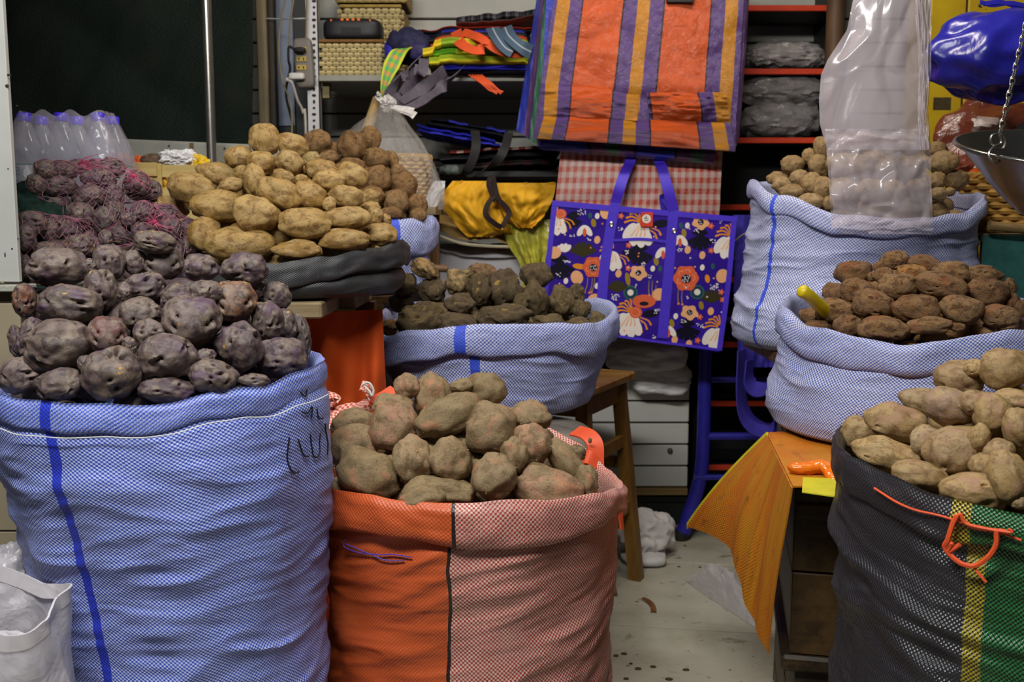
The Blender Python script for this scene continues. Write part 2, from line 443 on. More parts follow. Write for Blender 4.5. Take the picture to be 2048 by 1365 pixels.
        for k, (dr, dz) in enumerate(sec):
            zz = np.full_like(th, dz); q = np.stack([cn * 4.5, sn * 4.5, zz * 30 + 0 * th], -1) + sd
            w = (c.get('amp', 0.004)) * fbm(q, 2) + 0.5 * c.get('amp', 0.004) * ridge(np.stack([cn * 2.5, sn * 2.5, zz * 55], -1) + sd, 1)
            out = (dr if dr < 0 else dr * (1 + 0.5 * vnoise(np.stack([cn * 2, sn * 2, 0 * th], -1) + sd + 4))) + w * (1.0 if dr > 0 else 0.3)
            rows.append(top + d * out[:, None] + np.stack([0 * th, 0 * th, dz * hv + 0.6 * w], -1))
        V = np.stack(rows).reshape(-1, 3)
        U, Lc = np.meshgrid(th * s.rx + c.get('du', 0.0), -L + c.get('v0', s.zr - s.z0 + 0.06)); uv = np.stack([U.ravel(), Lc.ravel()], 1)
        s.cuff = part('rolled_rim', V, grid_faces(len(sec), nt + 1), mat, s.root, uv=uv)
    def line(s, name, pts, r, mat, out=0.002, n=60, k=6):
        """a thread or pen stroke lying on the sack; pts = (theta degrees, t)"""
        q = spline(np.array([(a, b) for a, b in pts], float), n)
        X = s.pt(np.radians(q[:, 0]), q[:, 1], out)
        return part(name, *tube_vf(X, r, k), mat, s.body)

# ------------------------------------------------------------------ potatoes
def potato_vf(seed, eyes=6, depth=0.10, width=0.16, lump=0.10, sub=4, notch=None, brow=0.35):
    rs = np.random.RandomState(seed); D, F = ICO[sub]
    off = rs.uniform(0, 50, 3)
    r = 1 + lump * fbm(D * 1.25 + off, 2) + 0.22 * lump * fbm(D * 3.4 + off, 2)
    for k in range(eyes):
        e = rs.normal(size=3); e[1] -= 0.55; e /= np.linalg.norm(e)
        a = np.cross(e, rs.normal(size=3)); a /= np.linalg.norm(a); b = np.cross(e, a)
        w1 = width * rs.uniform(0.8, 1.9); w2 = width * rs.uniform(0.55, 0.95); dp = depth * rs.uniform(0.45, 1.25)
        x, y, c = D @ a, D @ b, D @ e; m = (c > 0)
        g = np.exp(-(x / w1) ** 2 - (y / w2) ** 2) * m
        pit = np.exp(-((x / (w1 * 0.40)) ** 2 + ((y - 0.1 * w2) / (w2 * 0.46)) ** 2) ** 1.5) * m
        ri = np.exp(-(x / (w1 * 1.2)) ** 2 - ((y - 1.35 * w2) / (w2 * 0.7)) ** 2) * m
        r = r - dp * 0.62 * g - dp * 0.95 * pit + dp * brow * ri
    if notch is not None:
        e = np.array(notch[:3], float); e /= np.linalg.norm(e); c = np.clip(D @ e, -1, 1); r = r - notch[3] * np.exp(-(np.arccos(c) / notch[4]) ** 2)
    V = D * r[:, None]
    lo, hi = V.min(0), V.max(0); V = (V - (lo + hi) / 2) / ((hi - lo) / 2)
    return V, F
def potato_mat(name, dust, blot, blot_amt=0.5, bump=0.35, rough=0.62, spot=None, spot_lo=0.66, skin=None, speck=True, spec=0.35):
    """object colour is the skin; dust and blotches over it"""
    t = NT(name); co = t.n('ShaderNodeTexCoord').outputs['Object']; oi = t.n('ShaderNodeObjectInfo')
    rnd = t.math('MULTIPLY', oi.outputs['Random'], 37.0); c3 = t.n('ShaderNodeCombineXYZ'); t.put(c3.inputs[0], rnd); t.put(c3.inputs[1], rnd); v = t.vadd(co, c3.outputs[0])
    col = t.mix(t.step(t.noise(v, 1.5, 4.0, 0.6, 0.4), 0.36, 0.70), oi.outputs['Color'], tuple(v_ * 0.8 for v_ in lin(dust)[:3]) + (1,))
    col = t.mix(t.math('MULTIPLY', t.step(t.noise(v, 2.4, 7.0, 0.72, 0.5), 0.47, 0.60), blot_amt), col, lin(blot))
    if skin is not None: col = t.mix(t.step(t.noise(t.vadd(v, (9, 3, 5)), 1.1, 3.0), 0.56, 0.70, 0.0, 0.8), col, lin(skin))
    if speck: col = t.mix(t.step(t.noise(v, 15.0, 3.0, 0.6), 0.60, 0.68, 0.0, 0.75), col, lin(tuple(x * 0.55 for x in blot)))
    if spot is not None: col = t.mix(t.step(t.noise(t.vadd(v, (3, 7, 1)), 1.9, 4.0, 0.55), spot_lo, spot_lo + 0.035), col, lin(spot))
    h = t.math('ADD', t.noise(v, 9.0, 6.0, 0.7), t.math('MULTIPLY', t.noise(v, 42.0, 3.0, 0.6), 0.25))
    return t.fin(col, rough, t.bump(h, bump, 0.035), 0.0, spec)
PMAT = {
 'purple': potato_mat('skin_purple', (130, 114, 100), (50, 36, 42), 0.75, 0.24, 0.46, spot=(176, 130, 52), spot_lo=0.675, skin=(82, 58, 78), speck=False, spec=0.45),
 'yellow': potato_mat('skin_yellow', (186, 156, 102), (104, 70, 30), 0.7, 0.30, 0.50),
 'brown': potato_mat('skin_brown', (150, 114, 72), (78, 52, 28), 0.7, 0.40, 0.58),
 'dirt': potato_mat('skin_earth', (98, 82, 56), (52, 40, 24), 0.6, 0.45, 0.74, spot=(150, 122, 58), spot_lo=0.66),
 'rose': potato_mat('skin_rose', (146, 126, 92), (100, 80, 52), 0.6, 0.34, 0.60, skin=(168, 116, 86)),
 'tan': potato_mat('skin_tan', (168, 140, 96), (96, 68, 38), 0.6, 0.35, 0.55),
 'clay': potato_mat('skin_clay', (152, 116, 78), (74, 44, 22), 0.8, 0.50, 0.45, skin=(134, 80, 46)),
 'grey': potato_mat('skin_grey', (176, 148, 104), (106, 78, 46), 0.65, 0.28, 0.50, skin=(156, 118, 94)),
}
KIND = {  # seeds, eyes, depth, width, lump, subdivisions
 'purple': (14, 11, 0.22, 0.15, 0.15, 5), 'yellow': (9, 7, 0.075, 0.10, 0.16, 4), 'brown': (6, 7, 0.09, 0.10, 0.14, 4),
 'dirt': (8, 11, 0.17, 0.16, 0.26, 4), 'rose': (9, 6, 0.06, 0.09, 0.20, 4), 'tan': (7, 7, 0.09, 0.10, 0.16, 4),
 'clay': (9, 10, 0.16, 0.12, 0.16, 4), 'grey': (8, 9, 0.12, 0.11, 0.14, 4)}
PMESH = {}
def potato_meshes(kind):
    if kind not in PMESH:
        n, e, d, w, l, sub = KIND[kind]; L = []
        for k in range(n):
            V, F = potato_vf(sum(map(ord, kind)) * 13 + k, e, d, w, l, sub); L.append(new_mesh('potato_' + kind, V, F, PMAT[kind]))
        PMESH[kind] = L
    return PMESH[kind]
V_, F_ = potato_vf(5, 3, 0.05, 0.1, 0.06, 5, notch=(0.12, -0.35, 1.0, 0.42, 0.36))
HEART = new_mesh('potato_heart', V_, F_, PMAT['yellow'])

FLAKE = {}
def flake_mesh(me):
    """curled bits of loose skin and sprouts standing on a potato's surface"""
    if me.name in FLAKE: return FLAKE[me.name]
    rs = np.random.RandomState(len(FLAKE) + 70); V = []; F = []; n = len(me.vertices)
    for k in range(22):
        v = me.vertices[rs.randint(n)]; p = np.array(v.co); nn = np.array(v.normal); a = np.cross(nn, rs.normal(size=3)); a /= np.linalg.norm(a); b = np.cross(nn, a); s = rs.uniform(0.03, 0.07)
        q = [p - a * s * .5 - nn * .01, p + a * s * .5 - nn * .01, p + a * s * .35 + b * s * .7 + nn * s * .5, p - a * s * .2 + b * s * .8 + nn * s * .7, p - a * s * .5 + b * .02, p + a * s * .5 + b * .02]
        i = len(V); V += q; F += [(i, i + 1, i + 2, i + 3), (i + 4, i + 3, i + 2, i + 5), (i, i + 3, i + 4), (i + 1, i + 5, i + 2)]
    m = new_mesh('skin_flakes', V, F, plain((166, 138, 98), 0.7, 0.2), smooth=False); FLAKE[me.name] = m; return m
def solve_heap(cx, cy, rx, ry, zr, h, items, expo=2.2, sink=0.45, tight=0.93, iters=90, front=None):
    """depth of every potato along its own line of sight so that they lie on the heap without running into each other"""
    n = len(items); D = np.array([ray(i[0], i[1]) for i in items]); Y = np.zeros(n)
    C0 = np.array([0, 0, CAMZ])
    ys = np.linspace(cy - ry * 1.15, cy + ry * 1.1, 260)
    rm = np.array([0.5 * min(i[2], i[3]) * mpp(cy) for i in items])
    for k in range(n):
        p = C0 + D[k] * ys[:, None]
        rr = np.sqrt(((p[:, 0] - cx) / rx) ** 2 + ((p[:, 1] - cy) / ry) ** 2)
        zd = zr + h * (1 - np.clip(rr, 0, 1.25) ** expo) - sink * rm[k]
        g = p[:, 2] - zd; neg = np.where(g < 0)[0]
        Y[k] = ys[neg[0]] if len(neg) else ys[np.argmin(g)]
    Y0 = Y.copy()
    for it in range(iters):
        a = np.array([[i[2] * 0.5, 0, i[3] * 0.5] for i in items]) * mpp(1.0) * Y[:, None]
        a[:, 1] = np.array([i[5] if len(i) > 5 and i[5] else 0.96 for i in items]) * np.minimum(a[:, 0], a[:, 2]) ** 0.7 * np.maximum(a[:, 0], a[:, 2]) ** 0.3
        C = C0 + D * Y[:, None]; mv = np.zeros(n); cnt = np.zeros(n)
        for i in range(n):
            d = C - C[i]; L = np.linalg.norm(d, axis=1) + 1e-9; u = d / L[:, None]
            ri = 1 / np.sqrt((u ** 2 / a[i] ** 2).sum(1)); rj = 1 / np.sqrt((u ** 2 / a ** 2).sum(1))
            ov = (ri + rj) * tight - L; ov[i] = -1
            for j in np.where(ov > 0)[0]:
                if j <= i: continue
                sgn = 1.0 if (Y[i] < Y[j] or (Y[i] == Y[j] and items[i][1] > items[j][1])) else -1.0
                k = min(0.5 * ov[j] * L[j] / (abs(Y[j] - Y[i]) + 0.25 * L[j]), 0.02) * 0.5
                mv[i] -= sgn * k; mv[j] += sgn * k
        Y = Y + np.clip(mv, -0.03, 0.03) + (Y0 - Y) * 0.03
        if front is not None:
            for i in range(n):
                x = C0[0] + D[i][0] * Y[i]; yf = front(x) + a[i][1]; Y[i] = max(Y[i], yf) if (CAMZ + D[i][2] * Y[i]) < zr + 0.3 * a[i][2] else max(Y[i], yf - a[i][1] * 0.9)
    a = np.array([[i[2] * 0.5, 0, i[3] * 0.5] for i in items]) * mpp(1.0) * Y[:, None]
    a[:, 1] = np.array([i[5] if len(i) > 5 and i[5] else 0.96 for i in items]) * np.minimum(a[:, 0], a[:, 2]) ** 0.7 * np.maximum(a[:, 0], a[:, 2]) ** 0.3
    return C0 + D * Y[:, None], a
ORD = ['first', 'second', 'third', 'fourth', 'fifth', 'sixth', 'seventh', 'eighth', 'ninth', 'tenth', 'eleventh', 'twelfth', 'thirteenth']
def shape_word(w, h, med):
    s = math.sqrt(w * h) / med
    a = 'big ' if s > 1.22 else ('small ' if s < 0.72 else '')
    q = max(w, h) / min(w, h)
    return a + ('round ' if q < 1.15 else ('long ' if q > 1.55 else 'oval '))
def heap(kind, zoom, rows, where, dome, colors, group, look, seed=1, name='potato', front=None, expo=2.2, sink=0.45, tight=0.93, fill=True, rowwords=None, fillr=0.86, fsink=1.5, grow=1.06, zmin=None):
    """rows of (x, y, w, h[, tilt, special note, colour]) in the coordinates of a zoomed crop (ox, oy, scale)"""
    rs = random.Random(seed); ox, oy, sc = zoom; items = []; meta = []
    for ri, row in enumerate(rows):
        row = sorted(row, key=lambda r: r[0])
        for k, r in enumerate(row):
            tilt = r[4] if len(r) > 4 else 0
            items.append((ox + r[0] / sc, oy + r[1] / sc, r[2] / sc, r[3] / sc, tilt)); meta.append((ri, k, len(row), r[5] if len(r) > 5 else None, r[6] if len(r) > 6 else None))
    cx, cy, rx, ry, zr, h = dome
    C, A = solve_heap(cx, cy, rx, ry, zr, h, items, expo, sink, tight, front=front)
    med = np.median([math.sqrt(i[2] * i[3]) for i in items]); M = potato_meshes(kind); out = []; used = -1
    for k, it in enumerate(items):
        ri, ci, cn, note, colr = meta[k]
        m = rs.randrange(len(M))
        if m == used: m = (m + 1) % len(M)
        used = m
        me = M[m]
        if note and 'heart' in note: me = HEART
        o = bpy.data.objects.new(name, me); COL.objects.link(o)
        o.location = C[k]; o.scale = A[k] * grow
        d = Vector(C[k]) - Vector((0, 0, CAMZ)); yaw = math.atan2(-d.x, d.y)
        flip = 0 if (note and 'heart' in note) else rs.choice((0, math.pi))
        o.rotation_mode = 'QUATERNION'
        q = Euler((0, 0, yaw)).to_quaternion() @ Euler((0, math.radians(it[4]) + flip + (0 if it[4] or (note and 'heart' in note) else rs.uniform(-0.16, 0.16)), 0)).to_quaternion()
        o.rotation_quaternion = q
        c = lin(colr) if colr else lin(rs.choice(colors)); f = rs.uniform(0.76, 1.02); o.color = (c[0] * f, c[1] * f, c[2] * f, 1)
        rw = (rowwords or ['top row', 'second row', 'third row', 'fourth row', 'bottom row'])[ri]
        if note: lab = '%s, in %s of %s' % (note, rw, where)
        else:
            pos = 'leftmost' if ci == 0 else ('rightmost' if ci == cn - 1 else ORD[ci] + ' from left'); lab = '%s%s potato, %s in %s of %s' % (shape_word(it[2], it[3], med), look, pos, rw, where)
        tag(o, lab, 'potato', group); out.append(o)
        if kind == 'rose':
            fl = bpy.data.objects.new('skin_flakes', flake_mesh(me)); COL.objects.link(fl); fl.parent = o; fl['kind'] = 'stuff'
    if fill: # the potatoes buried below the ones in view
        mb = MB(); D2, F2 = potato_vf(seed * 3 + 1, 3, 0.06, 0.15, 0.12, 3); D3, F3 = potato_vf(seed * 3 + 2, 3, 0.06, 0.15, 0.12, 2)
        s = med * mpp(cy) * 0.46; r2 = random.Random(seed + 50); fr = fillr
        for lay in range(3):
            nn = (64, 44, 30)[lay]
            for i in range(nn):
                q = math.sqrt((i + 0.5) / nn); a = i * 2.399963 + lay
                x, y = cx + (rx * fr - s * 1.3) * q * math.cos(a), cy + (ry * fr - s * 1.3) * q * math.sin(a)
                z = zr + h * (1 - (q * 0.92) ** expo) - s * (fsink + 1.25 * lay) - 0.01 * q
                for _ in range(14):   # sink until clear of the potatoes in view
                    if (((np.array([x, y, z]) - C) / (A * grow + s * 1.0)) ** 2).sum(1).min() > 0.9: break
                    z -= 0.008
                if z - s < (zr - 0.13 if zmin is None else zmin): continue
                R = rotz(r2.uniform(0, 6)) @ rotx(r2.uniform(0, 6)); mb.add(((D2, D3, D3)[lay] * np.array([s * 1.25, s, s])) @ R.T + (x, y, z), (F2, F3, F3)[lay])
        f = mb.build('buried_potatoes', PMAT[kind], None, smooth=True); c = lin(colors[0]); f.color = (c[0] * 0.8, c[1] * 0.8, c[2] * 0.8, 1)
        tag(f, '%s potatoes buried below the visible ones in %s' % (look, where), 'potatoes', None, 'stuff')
    return out, C, A
# ------------------------------------------------------------------ the nine heaps and their sacks
BLUE_A, BLUE_B = (58, 84, 192), (174, 182, 222)
thread_white = plain((205, 205, 200), 0.7, 0.1)
pen_black = plain((18, 16, 20), 0.5, 0.05)
pen_violet = plain((78, 62, 150), 0.5, 0.05)

# --- sack of purple potatoes, front left
ax, ay = P(322, 760, 1.65)[0], 1.65
m_blue = weave('weave_blue_large', [(-9, BLUE_A, BLUE_B)], (0.0039, 0.0028), 0.34, 0.30, [(-0.094, -0.076, (46, 62, 196))], 0.55, 0.5)
sackA = Sack('woven_sack', 'big blue and white woven sack brimming with purple potatoes', ax, ay, 0.0, 0.985, 0.268, 0.245,
    [(0, 0.58), (0.04, 0.68), (0.2, 0.75), (0.45, 0.79), (0.6, 0.825), (0.75, 0.91), (0.85, 0.975), (0.93, 1.0), (0.97, 0.985), (1.0, 0.985)],
    [(-180, 0.02), (-120, 0.015), (-80, -0.01), (-40, 0.004), (-10, -0.006), (15, -0.006), (45, 0.006), (70, 0.018), (95, 0.022), (140, 0.02)], m_blue, 3, 0.95, 0.004, nt=300, nv=230, lean=(0.085, 0),
    cuff=dict(h=0.035, out=0.007, amp=0.0016, hv=0.2, seed=2))
sackA.line('stitching', [(a, 0.958 + 0.004 * math.sin(a * 0.05)) for a in range(-85, 90, 8)], 0.0009, thread_white, 0.009, 160)
for st in ([(63, 0.905), (66, 0.875), (69, 0.870)], [(70, 0.905), (71.5, 0.868), (75, 0.866), (77, 0.898)], [(59, 0.916), (57.5, 0.885), (59.5, 0.858), (63, 0.852)], [(80, 0.91), (82.5, 0.88), (81, 0.856)], [(66, 0.945), (69, 0.940), (72, 0.947), (71, 0.93)], [(75, 0.94), (75.5, 0.925), (79, 0.92)], [(68, 0.975), (70, 0.965), (72, 0.975)]):
    sackA.line('pen_mark', st, 0.0013, pen_black, 0.0035, 24, 5)
PC = [(96, 80, 80), (104, 88, 84), (84, 66, 76), (90, 76, 72)]
rowsA = [
 [(340, 225, 330, 240), (655, 195, 185, 210), (800, 195, 120, 150), (535, 215, 80, 90), (965, 205, 240, 215), (1195, 230, 205, 170), (1450, 235, 270, 200),
  (920, 72, 225, 135, 10, 'purple potato with a big yellow scraped patch', (104, 88, 76))],
 [(145, 420, 130, 200, 0, 'rusty orange-stained purple potato by the green cloth', (116, 66, 40)), (240, 440, 150, 200), (420, 445, 350, 230, 8), (600, 360, 190, 240), (850, 345, 250, 180), (740, 370, 90, 120), (1050, 400, 190, 160), (1215, 375, 195, 150),
  (1395, 430, 250, 250, 0, 'round purple potato with broad rust-coloured blotches', (140, 98, 72)), (1515, 355, 120, 120), (1640, 400, 175, 175)],
 [(100, 660, 95, 190), (185, 640, 150, 230, 20), (345, 680, 385, 300), (640, 630, 220, 230, 0, 'reddish purple potato with wrinkled skin', (112, 72, 68)), (835, 505, 235, 210), (890, 630, 180, 200), (1140, 545, 335, 300), (1590, 545, 185, 230), (1700, 570, 130, 200), (1780, 630, 125, 260)],
 [(130, 865, 250, 220), (365, 915, 290, 195), (665, 860, 345, 310, -18), (1005, 755, 335, 270), (1420, 695, 275, 290), (1670, 765, 290, 240), (510, 800, 90, 110), (770, 690, 80, 110), (1225, 760, 110, 110)],
 [(990, 955, 320, 170), (1265, 870, 290, 210), (1505, 900, 190, 95)]]
heapA = heap('purple', (0, 460, 2.968), rowsA, "the front left sack", (ax, ay, 0.285, 0.262, 0.955, 0.225), PC, 'purple potatoes in the front left sack', 'dusty purple', 11, expo=2.4,
    front=lambda x: ay - 0.225 * math.sqrt(max(0.02, 1 - ((x - ax) / 0.262) ** 2)))

# --- orange sack, front middle
fx, fy = P(937, 960, 1.87)[0], 1.87
zoF = [(-9, (192, 86, 40), (180, 76, 34)), (-0.025, (160, 56, 48), (198, 170, 158))]
m_org = weave('weave_orange', zoF, (0.0037, 0.0035), 0.32, 0.25, [(-0.031, -0.025, (30, 18, 16))], 0.5, 0.5, drift=-0.01, dirt=0.12)
m_org2 = weave('weave_orange_rim', zoF, (0.0037, 0.0035), 0.34, 0.25, [(-0.031, -0.025, (30, 18, 16))], 0.5, 0.5)
sackF = Sack('woven_sack', 'orange and red-white woven sack of pinkish potatoes, front middle', fx, fy, 0.0, 0.778, 0.283, 0.27,
    [(0, 0.74), (0.05, 0.84), (0.2, 0.93), (0.4, 0.965), (0.6, 0.955), (0.72, 0.955), (0.82, 0.975), (0.9, 0.99), (1.0, 1.0)],
    [(-180, 0.045), (-150, 0.04), (-115, 0.02), (-80, -0.012), (-45, 0.0), (-15, 0.004), (15, 0.0), (45, -0.01), (65, -0.022), (85, -0.034), (105, -0.03), (130, 0.0), (155, 0.025)], m_org, 8, 0.85, 0.006, nt=280, nv=200, shear=-0.045,
    cuff=dict(h=0.062, out=0.015, amp=0.0036, hv=0.35, seed=6, du=-0.016), cuffmat=m_org2)
for st in ([(-46, 0.895), (-47, 0.878), (-40, 0.872), (-30, 0.876), (-24, 0.884), (-17, 0.885)], [(-46, 0.885), (-38, 0.880), (-28, 0.868), (-20, 0.876)]):
    sackF.line('pen_mark', st, 0.0011, pen_violet, 0.004, 30, 5)
RC = [(158, 132, 100), (150, 124, 92), (164, 124, 98), (140, 118, 84)]
rowsF = [
 [(440, 150, 105, 110), (550, 195, 160, 205, -10), (665, 150, 95, 65), (770, 168, 160, 150)],
 [(380, 235, 165, 115), (225, 305, 195, 130), (390, 315, 195, 225, 18), (612, 272, 290, 165, -22, 'big long pinkish potato lying slantwise on top'), (785, 325, 200, 215, 12), (945, 275, 170, 135, 15), (955, 392, 160, 185)],
 [(215, 415, 195, 230, 14), (288, 512, 270, 205, 32), (465, 452, 160, 210, -8), (615, 447, 178, 192), (795, 525, 188, 198), (1098, 470, 110, 260, -40), (1175, 545, 100, 150), (1135, 425, 75, 70, 0, 'little earthy potato tucked under the orange rim corner', (92, 78, 56)), (880, 430, 110, 150)],
 [(150, 568, 140, 90), (570, 585, 300, 135), (505, 612, 190, 120), (1025, 575, 290, 180, 18), (900, 660, 310, 90)]]
heapF = heap('rose', (600, 700, 2.0529), rowsF, "the orange sack", (fx, fy, 0.305, 0.285, 0.76, 0.165), RC, 'pinkish potatoes in the orange sack', 'pinkish brown', 23, expo=2.2, rowwords=['top row', 'second row', 'third row', 'bottom row'],
    front=lambda x: fy - 0.252 * math.sqrt(max(0.02, 1 - ((x - fx) / 0.28) ** 2)))

# --- blue-white sack in the middle, on the stool and a grey sack
ex, ey = P(990, 640, 2.76)[0], 2.76
m_blE = weave('weave_blue_middle', [(-9, (70, 88, 172), (196, 198, 216))], (0.0047, 0.0044), 0.45, 0.30, [(-0.062, -0.036, (52, 76, 196))], 0.6, 0.4)
sackE = Sack('woven_sack', 'blue and white woven sack with a wide rolled rim, beside the floral bag', ex, ey, 0.735, 0.968, 0.325, 0.285,
    [(0, 0.72), (0.08, 0.80), (0.25, 0.86), (0.5, 0.915), (0.75, 0.95), (1.0, 0.985)],
    [(-180, 0.03), (-120, 0.03), (-85, -0.01), (-60, -0.028), (-35, -0.008), (-5, 0.016), (20, 0.012), (50, 0.004), (80, 0.02), (110, 0.05), (150, 0.03)], m_blE, 5, 0.9, 0.008, nt=240, nv=110, fine=0.6,
    cuff=dict(h=0.072, out=0.017, amp=0.003, hv=0.25, seed=3, du=0.03))
DC = [(104, 86, 56), (92, 76, 50), (112, 94, 62), (98, 80, 58)]
rowsE = [
 [(455, 145, 215, 140, 28, 'smooth tan potato lying across the wooden handle', (168, 136, 88)), (305, 265, 210, 180), (240, 190, 95, 70), (510, 320, 215, 210), (700, 245, 190, 205, 0, 'smooth pale tan potato', (170, 142, 98)), (765, 190, 105, 90, 0, 'small greenish tan potato', (158, 138, 90)), (895, 175, 230, 140, 10, 'reddish brown potato at the back', (138, 104, 74)), (870, 300, 175, 250), (1050, 295, 290, 300), (1300, 200, 245, 195)],
 [(275, 410, 195, 150), (720, 420, 240, 175), (1290, 365, 215, 275), (1490, 395, 225, 250), (1600, 335, 130, 160), (1630, 455, 120, 160), (1682, 440, 70, 100), (1180, 400, 110, 150)],
 [(420, 545, 360, 290), (705, 575, 310, 185), (1060, 510, 420, 185), (1400, 555, 255, 140), (1615, 570, 175, 120), (1760, 545, 155, 155), (190, 595, 130, 130, 0, 'rusty orange potato in the left corner', (140, 92, 40))]]
heapE = heap('dirt', (730, 500, 3.792), rowsE, "the middle blue sack", (ex, ey, 0.335, 0.30, 0.945, 0.15), DC, 'earthy potatoes in the middle sack', 'earth-covered', 31, expo=2.0, rowwords=['back row', 'middle row', 'front row'],
    front=lambda x: ey - 0.262 * math.sqrt(max(0.02, 1 - ((x - ex) / 0.305) ** 2)))

# --- black sack with yellow potatoes on a plank
cx_, cy_ = P(588, 520, 2.45)[0], 2.45
m_blk = weave('weave_black_low', [(-9, (52, 52, 54), (44, 45, 48))], (0.0034, 0.0022), 0.36, 0.2, None, 0.5, 0.5, dirt=0.05)
sackC = Sack('woven_sack', 'black woven sack rolled right down around yellow potatoes', cx_, cy_, 1.072, 1.157, 0.275, 0.265,
    [(0, 0.90), (0.12, 0.955), (0.3, 0.985), (0.45, 0.97), (0.52, 0.945), (0.6, 0.975), (0.75, 1.0), (0.92, 0.995), (1.0, 0.985)],
    [(-180, 0.03), (-90, 0.0), (-40, -0.02), (0, -0.008), (25, 0.004), (50, 0.02), (75, 0.03), (110, 0.03)], m_blk, 12, 0.55, 0.004, nt=240, nv=90, fine=0.7,
    cuff=dict(h=0.05, out=0.012, amp=0.003, hv=0.2, seed=9))
YC = [(172, 138, 80), (164, 130, 74), (178, 146, 92), (158, 122, 62)]
rowsC = [
 [(715, 170, 205, 212), (905, 212, 212, 160, 18), (540, 290, 190, 150), (700, 335, 205, 165), (880, 322, 190, 155, 28), (1035, 305, 125, 105, 0, 'small greenish potato', (150, 134, 86))],
 [(390, 400, 275, 155, 15), (485, 480, 165, 105), (645, 452, 150, 230, -12), (560, 392, 90, 95), (850, 432, 160, 105, 20), (1105, 378, 215, 145), (1155, 452, 222, 160), (1312, 420, 225, 175, 18), (960, 440, 90, 70)],
 [(220, 500, 312, 205), (405, 622, 372, 210), (820, 537, 300, 200, 26), (1015, 557, 240, 205, 20), (1265, 560, 232, 152, 10), (1432, 562, 135, 115), (1440, 640, 135, 95), (1155, 610, 90, 100)],
 [(90, 630, 210, 160, 20), (665, 685, 327, 250), (992, 745, 347, 215), (1272, 710, 312, 165), (1468, 690, 110, 120), (1522, 722, 115, 95)],
 [(300, 815, 215, 230), (545, 885, 452, 240, 0, 'heart-shaped yellow potato with a deep notch'), (932, 918, 330, 135), (1258, 857, 332, 157), (1502, 817, 230, 155)]]
heapC = heap('yellow', (320, 230, 3.412), rowsC, "the black rolled sack", (cx_, cy_, 0.295, 0.285, 1.14, 0.29), YC, 'yellow potatoes in the black sack', 'yellow', 41, expo=1.9, tight=0.90, zmin=1.082,
    front=lambda x: cy_ - 0.24 * math.sqrt(max(0.02, 1 - ((x - cx_) / 0.275) ** 2)))

# --- blue-white sack of brown potatoes behind it
dx_, dy_ = P(716, 440, 3.05)[0], 3.05
m_blD = weave('weave_blue_back', [(-9, (84, 102, 186), (200, 204, 222))], (0.0055, 0.0052), 0.45, 0.3, [(0.118, 0.145, (58, 84, 206))], 0.5, 0.4)
sackD = Sack('woven_sack', 'blue and white woven sack half hidden behind the yellow potatoes', dx_, dy_, 1.03, 1.245, 0.222, 0.20,
    [(0, 0.8), (0.1, 0.92), (0.4, 0.97), (0.7, 0.94), (0.85, 0.92), (1.0, 0.96)],
    [(-180, 0.02), (-90, 0.0), (0, -0.02), (60, 0.0), (100, 0.01)], m_blD, 15, 0.8, 0.006, nt=180, nv=80, fine=0.5, cuff=dict(h=0.10, out=0.022, amp=0.004, hv=0.2, seed=5))
BC = [(142, 108, 66), (134, 98, 58), (150, 118, 78)]
rowsD = [
 [(1070, 185, 195, 160), (1310, 212, 192, 200), (1432, 165, 150, 165), (1180, 240, 125, 105)],
 [(1150, 290, 150, 90), (1485, 297, 175, 140), (1580, 312, 95, 130), (1315, 348, 165, 105)],
 [(1485, 437, 172, 182), (1622, 382, 95, 95), (1660, 482, 195, 190, 30), (1455, 552, 155, 130)],
 [(1610, 592, 168, 165), (1752, 622, 145, 155), (1575, 668, 150, 80), (1760, 685, 115, 95)]]
heapD = heap('brown', (320, 230, 3.412), rowsD, "the blue sack behind", (dx_, dy_, 0.24, 0.22, 1.215, 0.28), BC, 'brown potatoes behind the yellow ones', 'brown', 51, expo=1.7, rowwords=['top row', 'second row', 'third row', 'bottom row'])

# --- back right sack
gx, gy = P(1728, 420, 2.78)[0], 2.78
m_blG = weave('weave_blue_right', [(-9, (96, 108, 176), (206, 206, 222))], (0.0046, 0.0042), 0.48, 0.3, [(-0.361, -0.349, (58, 82, 210))], 0.6, 0.4, drift=-0.062)
sackG = Sack('woven_sack', 'tall blue and white woven sack behind the hanging clear bags', gx, gy, 0.90, 1.285, 0.305, 0.27,
    [(0, 0.96), (0.06, 1.05), (0.2, 1.06), (0.45, 1.0), (0.7, 0.97), (0.9, 0.975), (1.0, 0.99)],
    [(-180, 0.05), (-120, 0.07), (-90, 0.065), (-60, 0.02), (-30, -0.03), (0, -0.04), (30, -0.03), (60, 0.01), (90, 0.03), (130, 0.05)], m_blG, 21, 1.2, 0.006, nt=240, nv=150, lean=(-0.02, 0),
    cuff=dict(h=0.04, out=0.014, amp=0.002, hv=0.2, seed=4))
GC = [(160, 130, 88), (152, 122, 80), (166, 138, 98)]
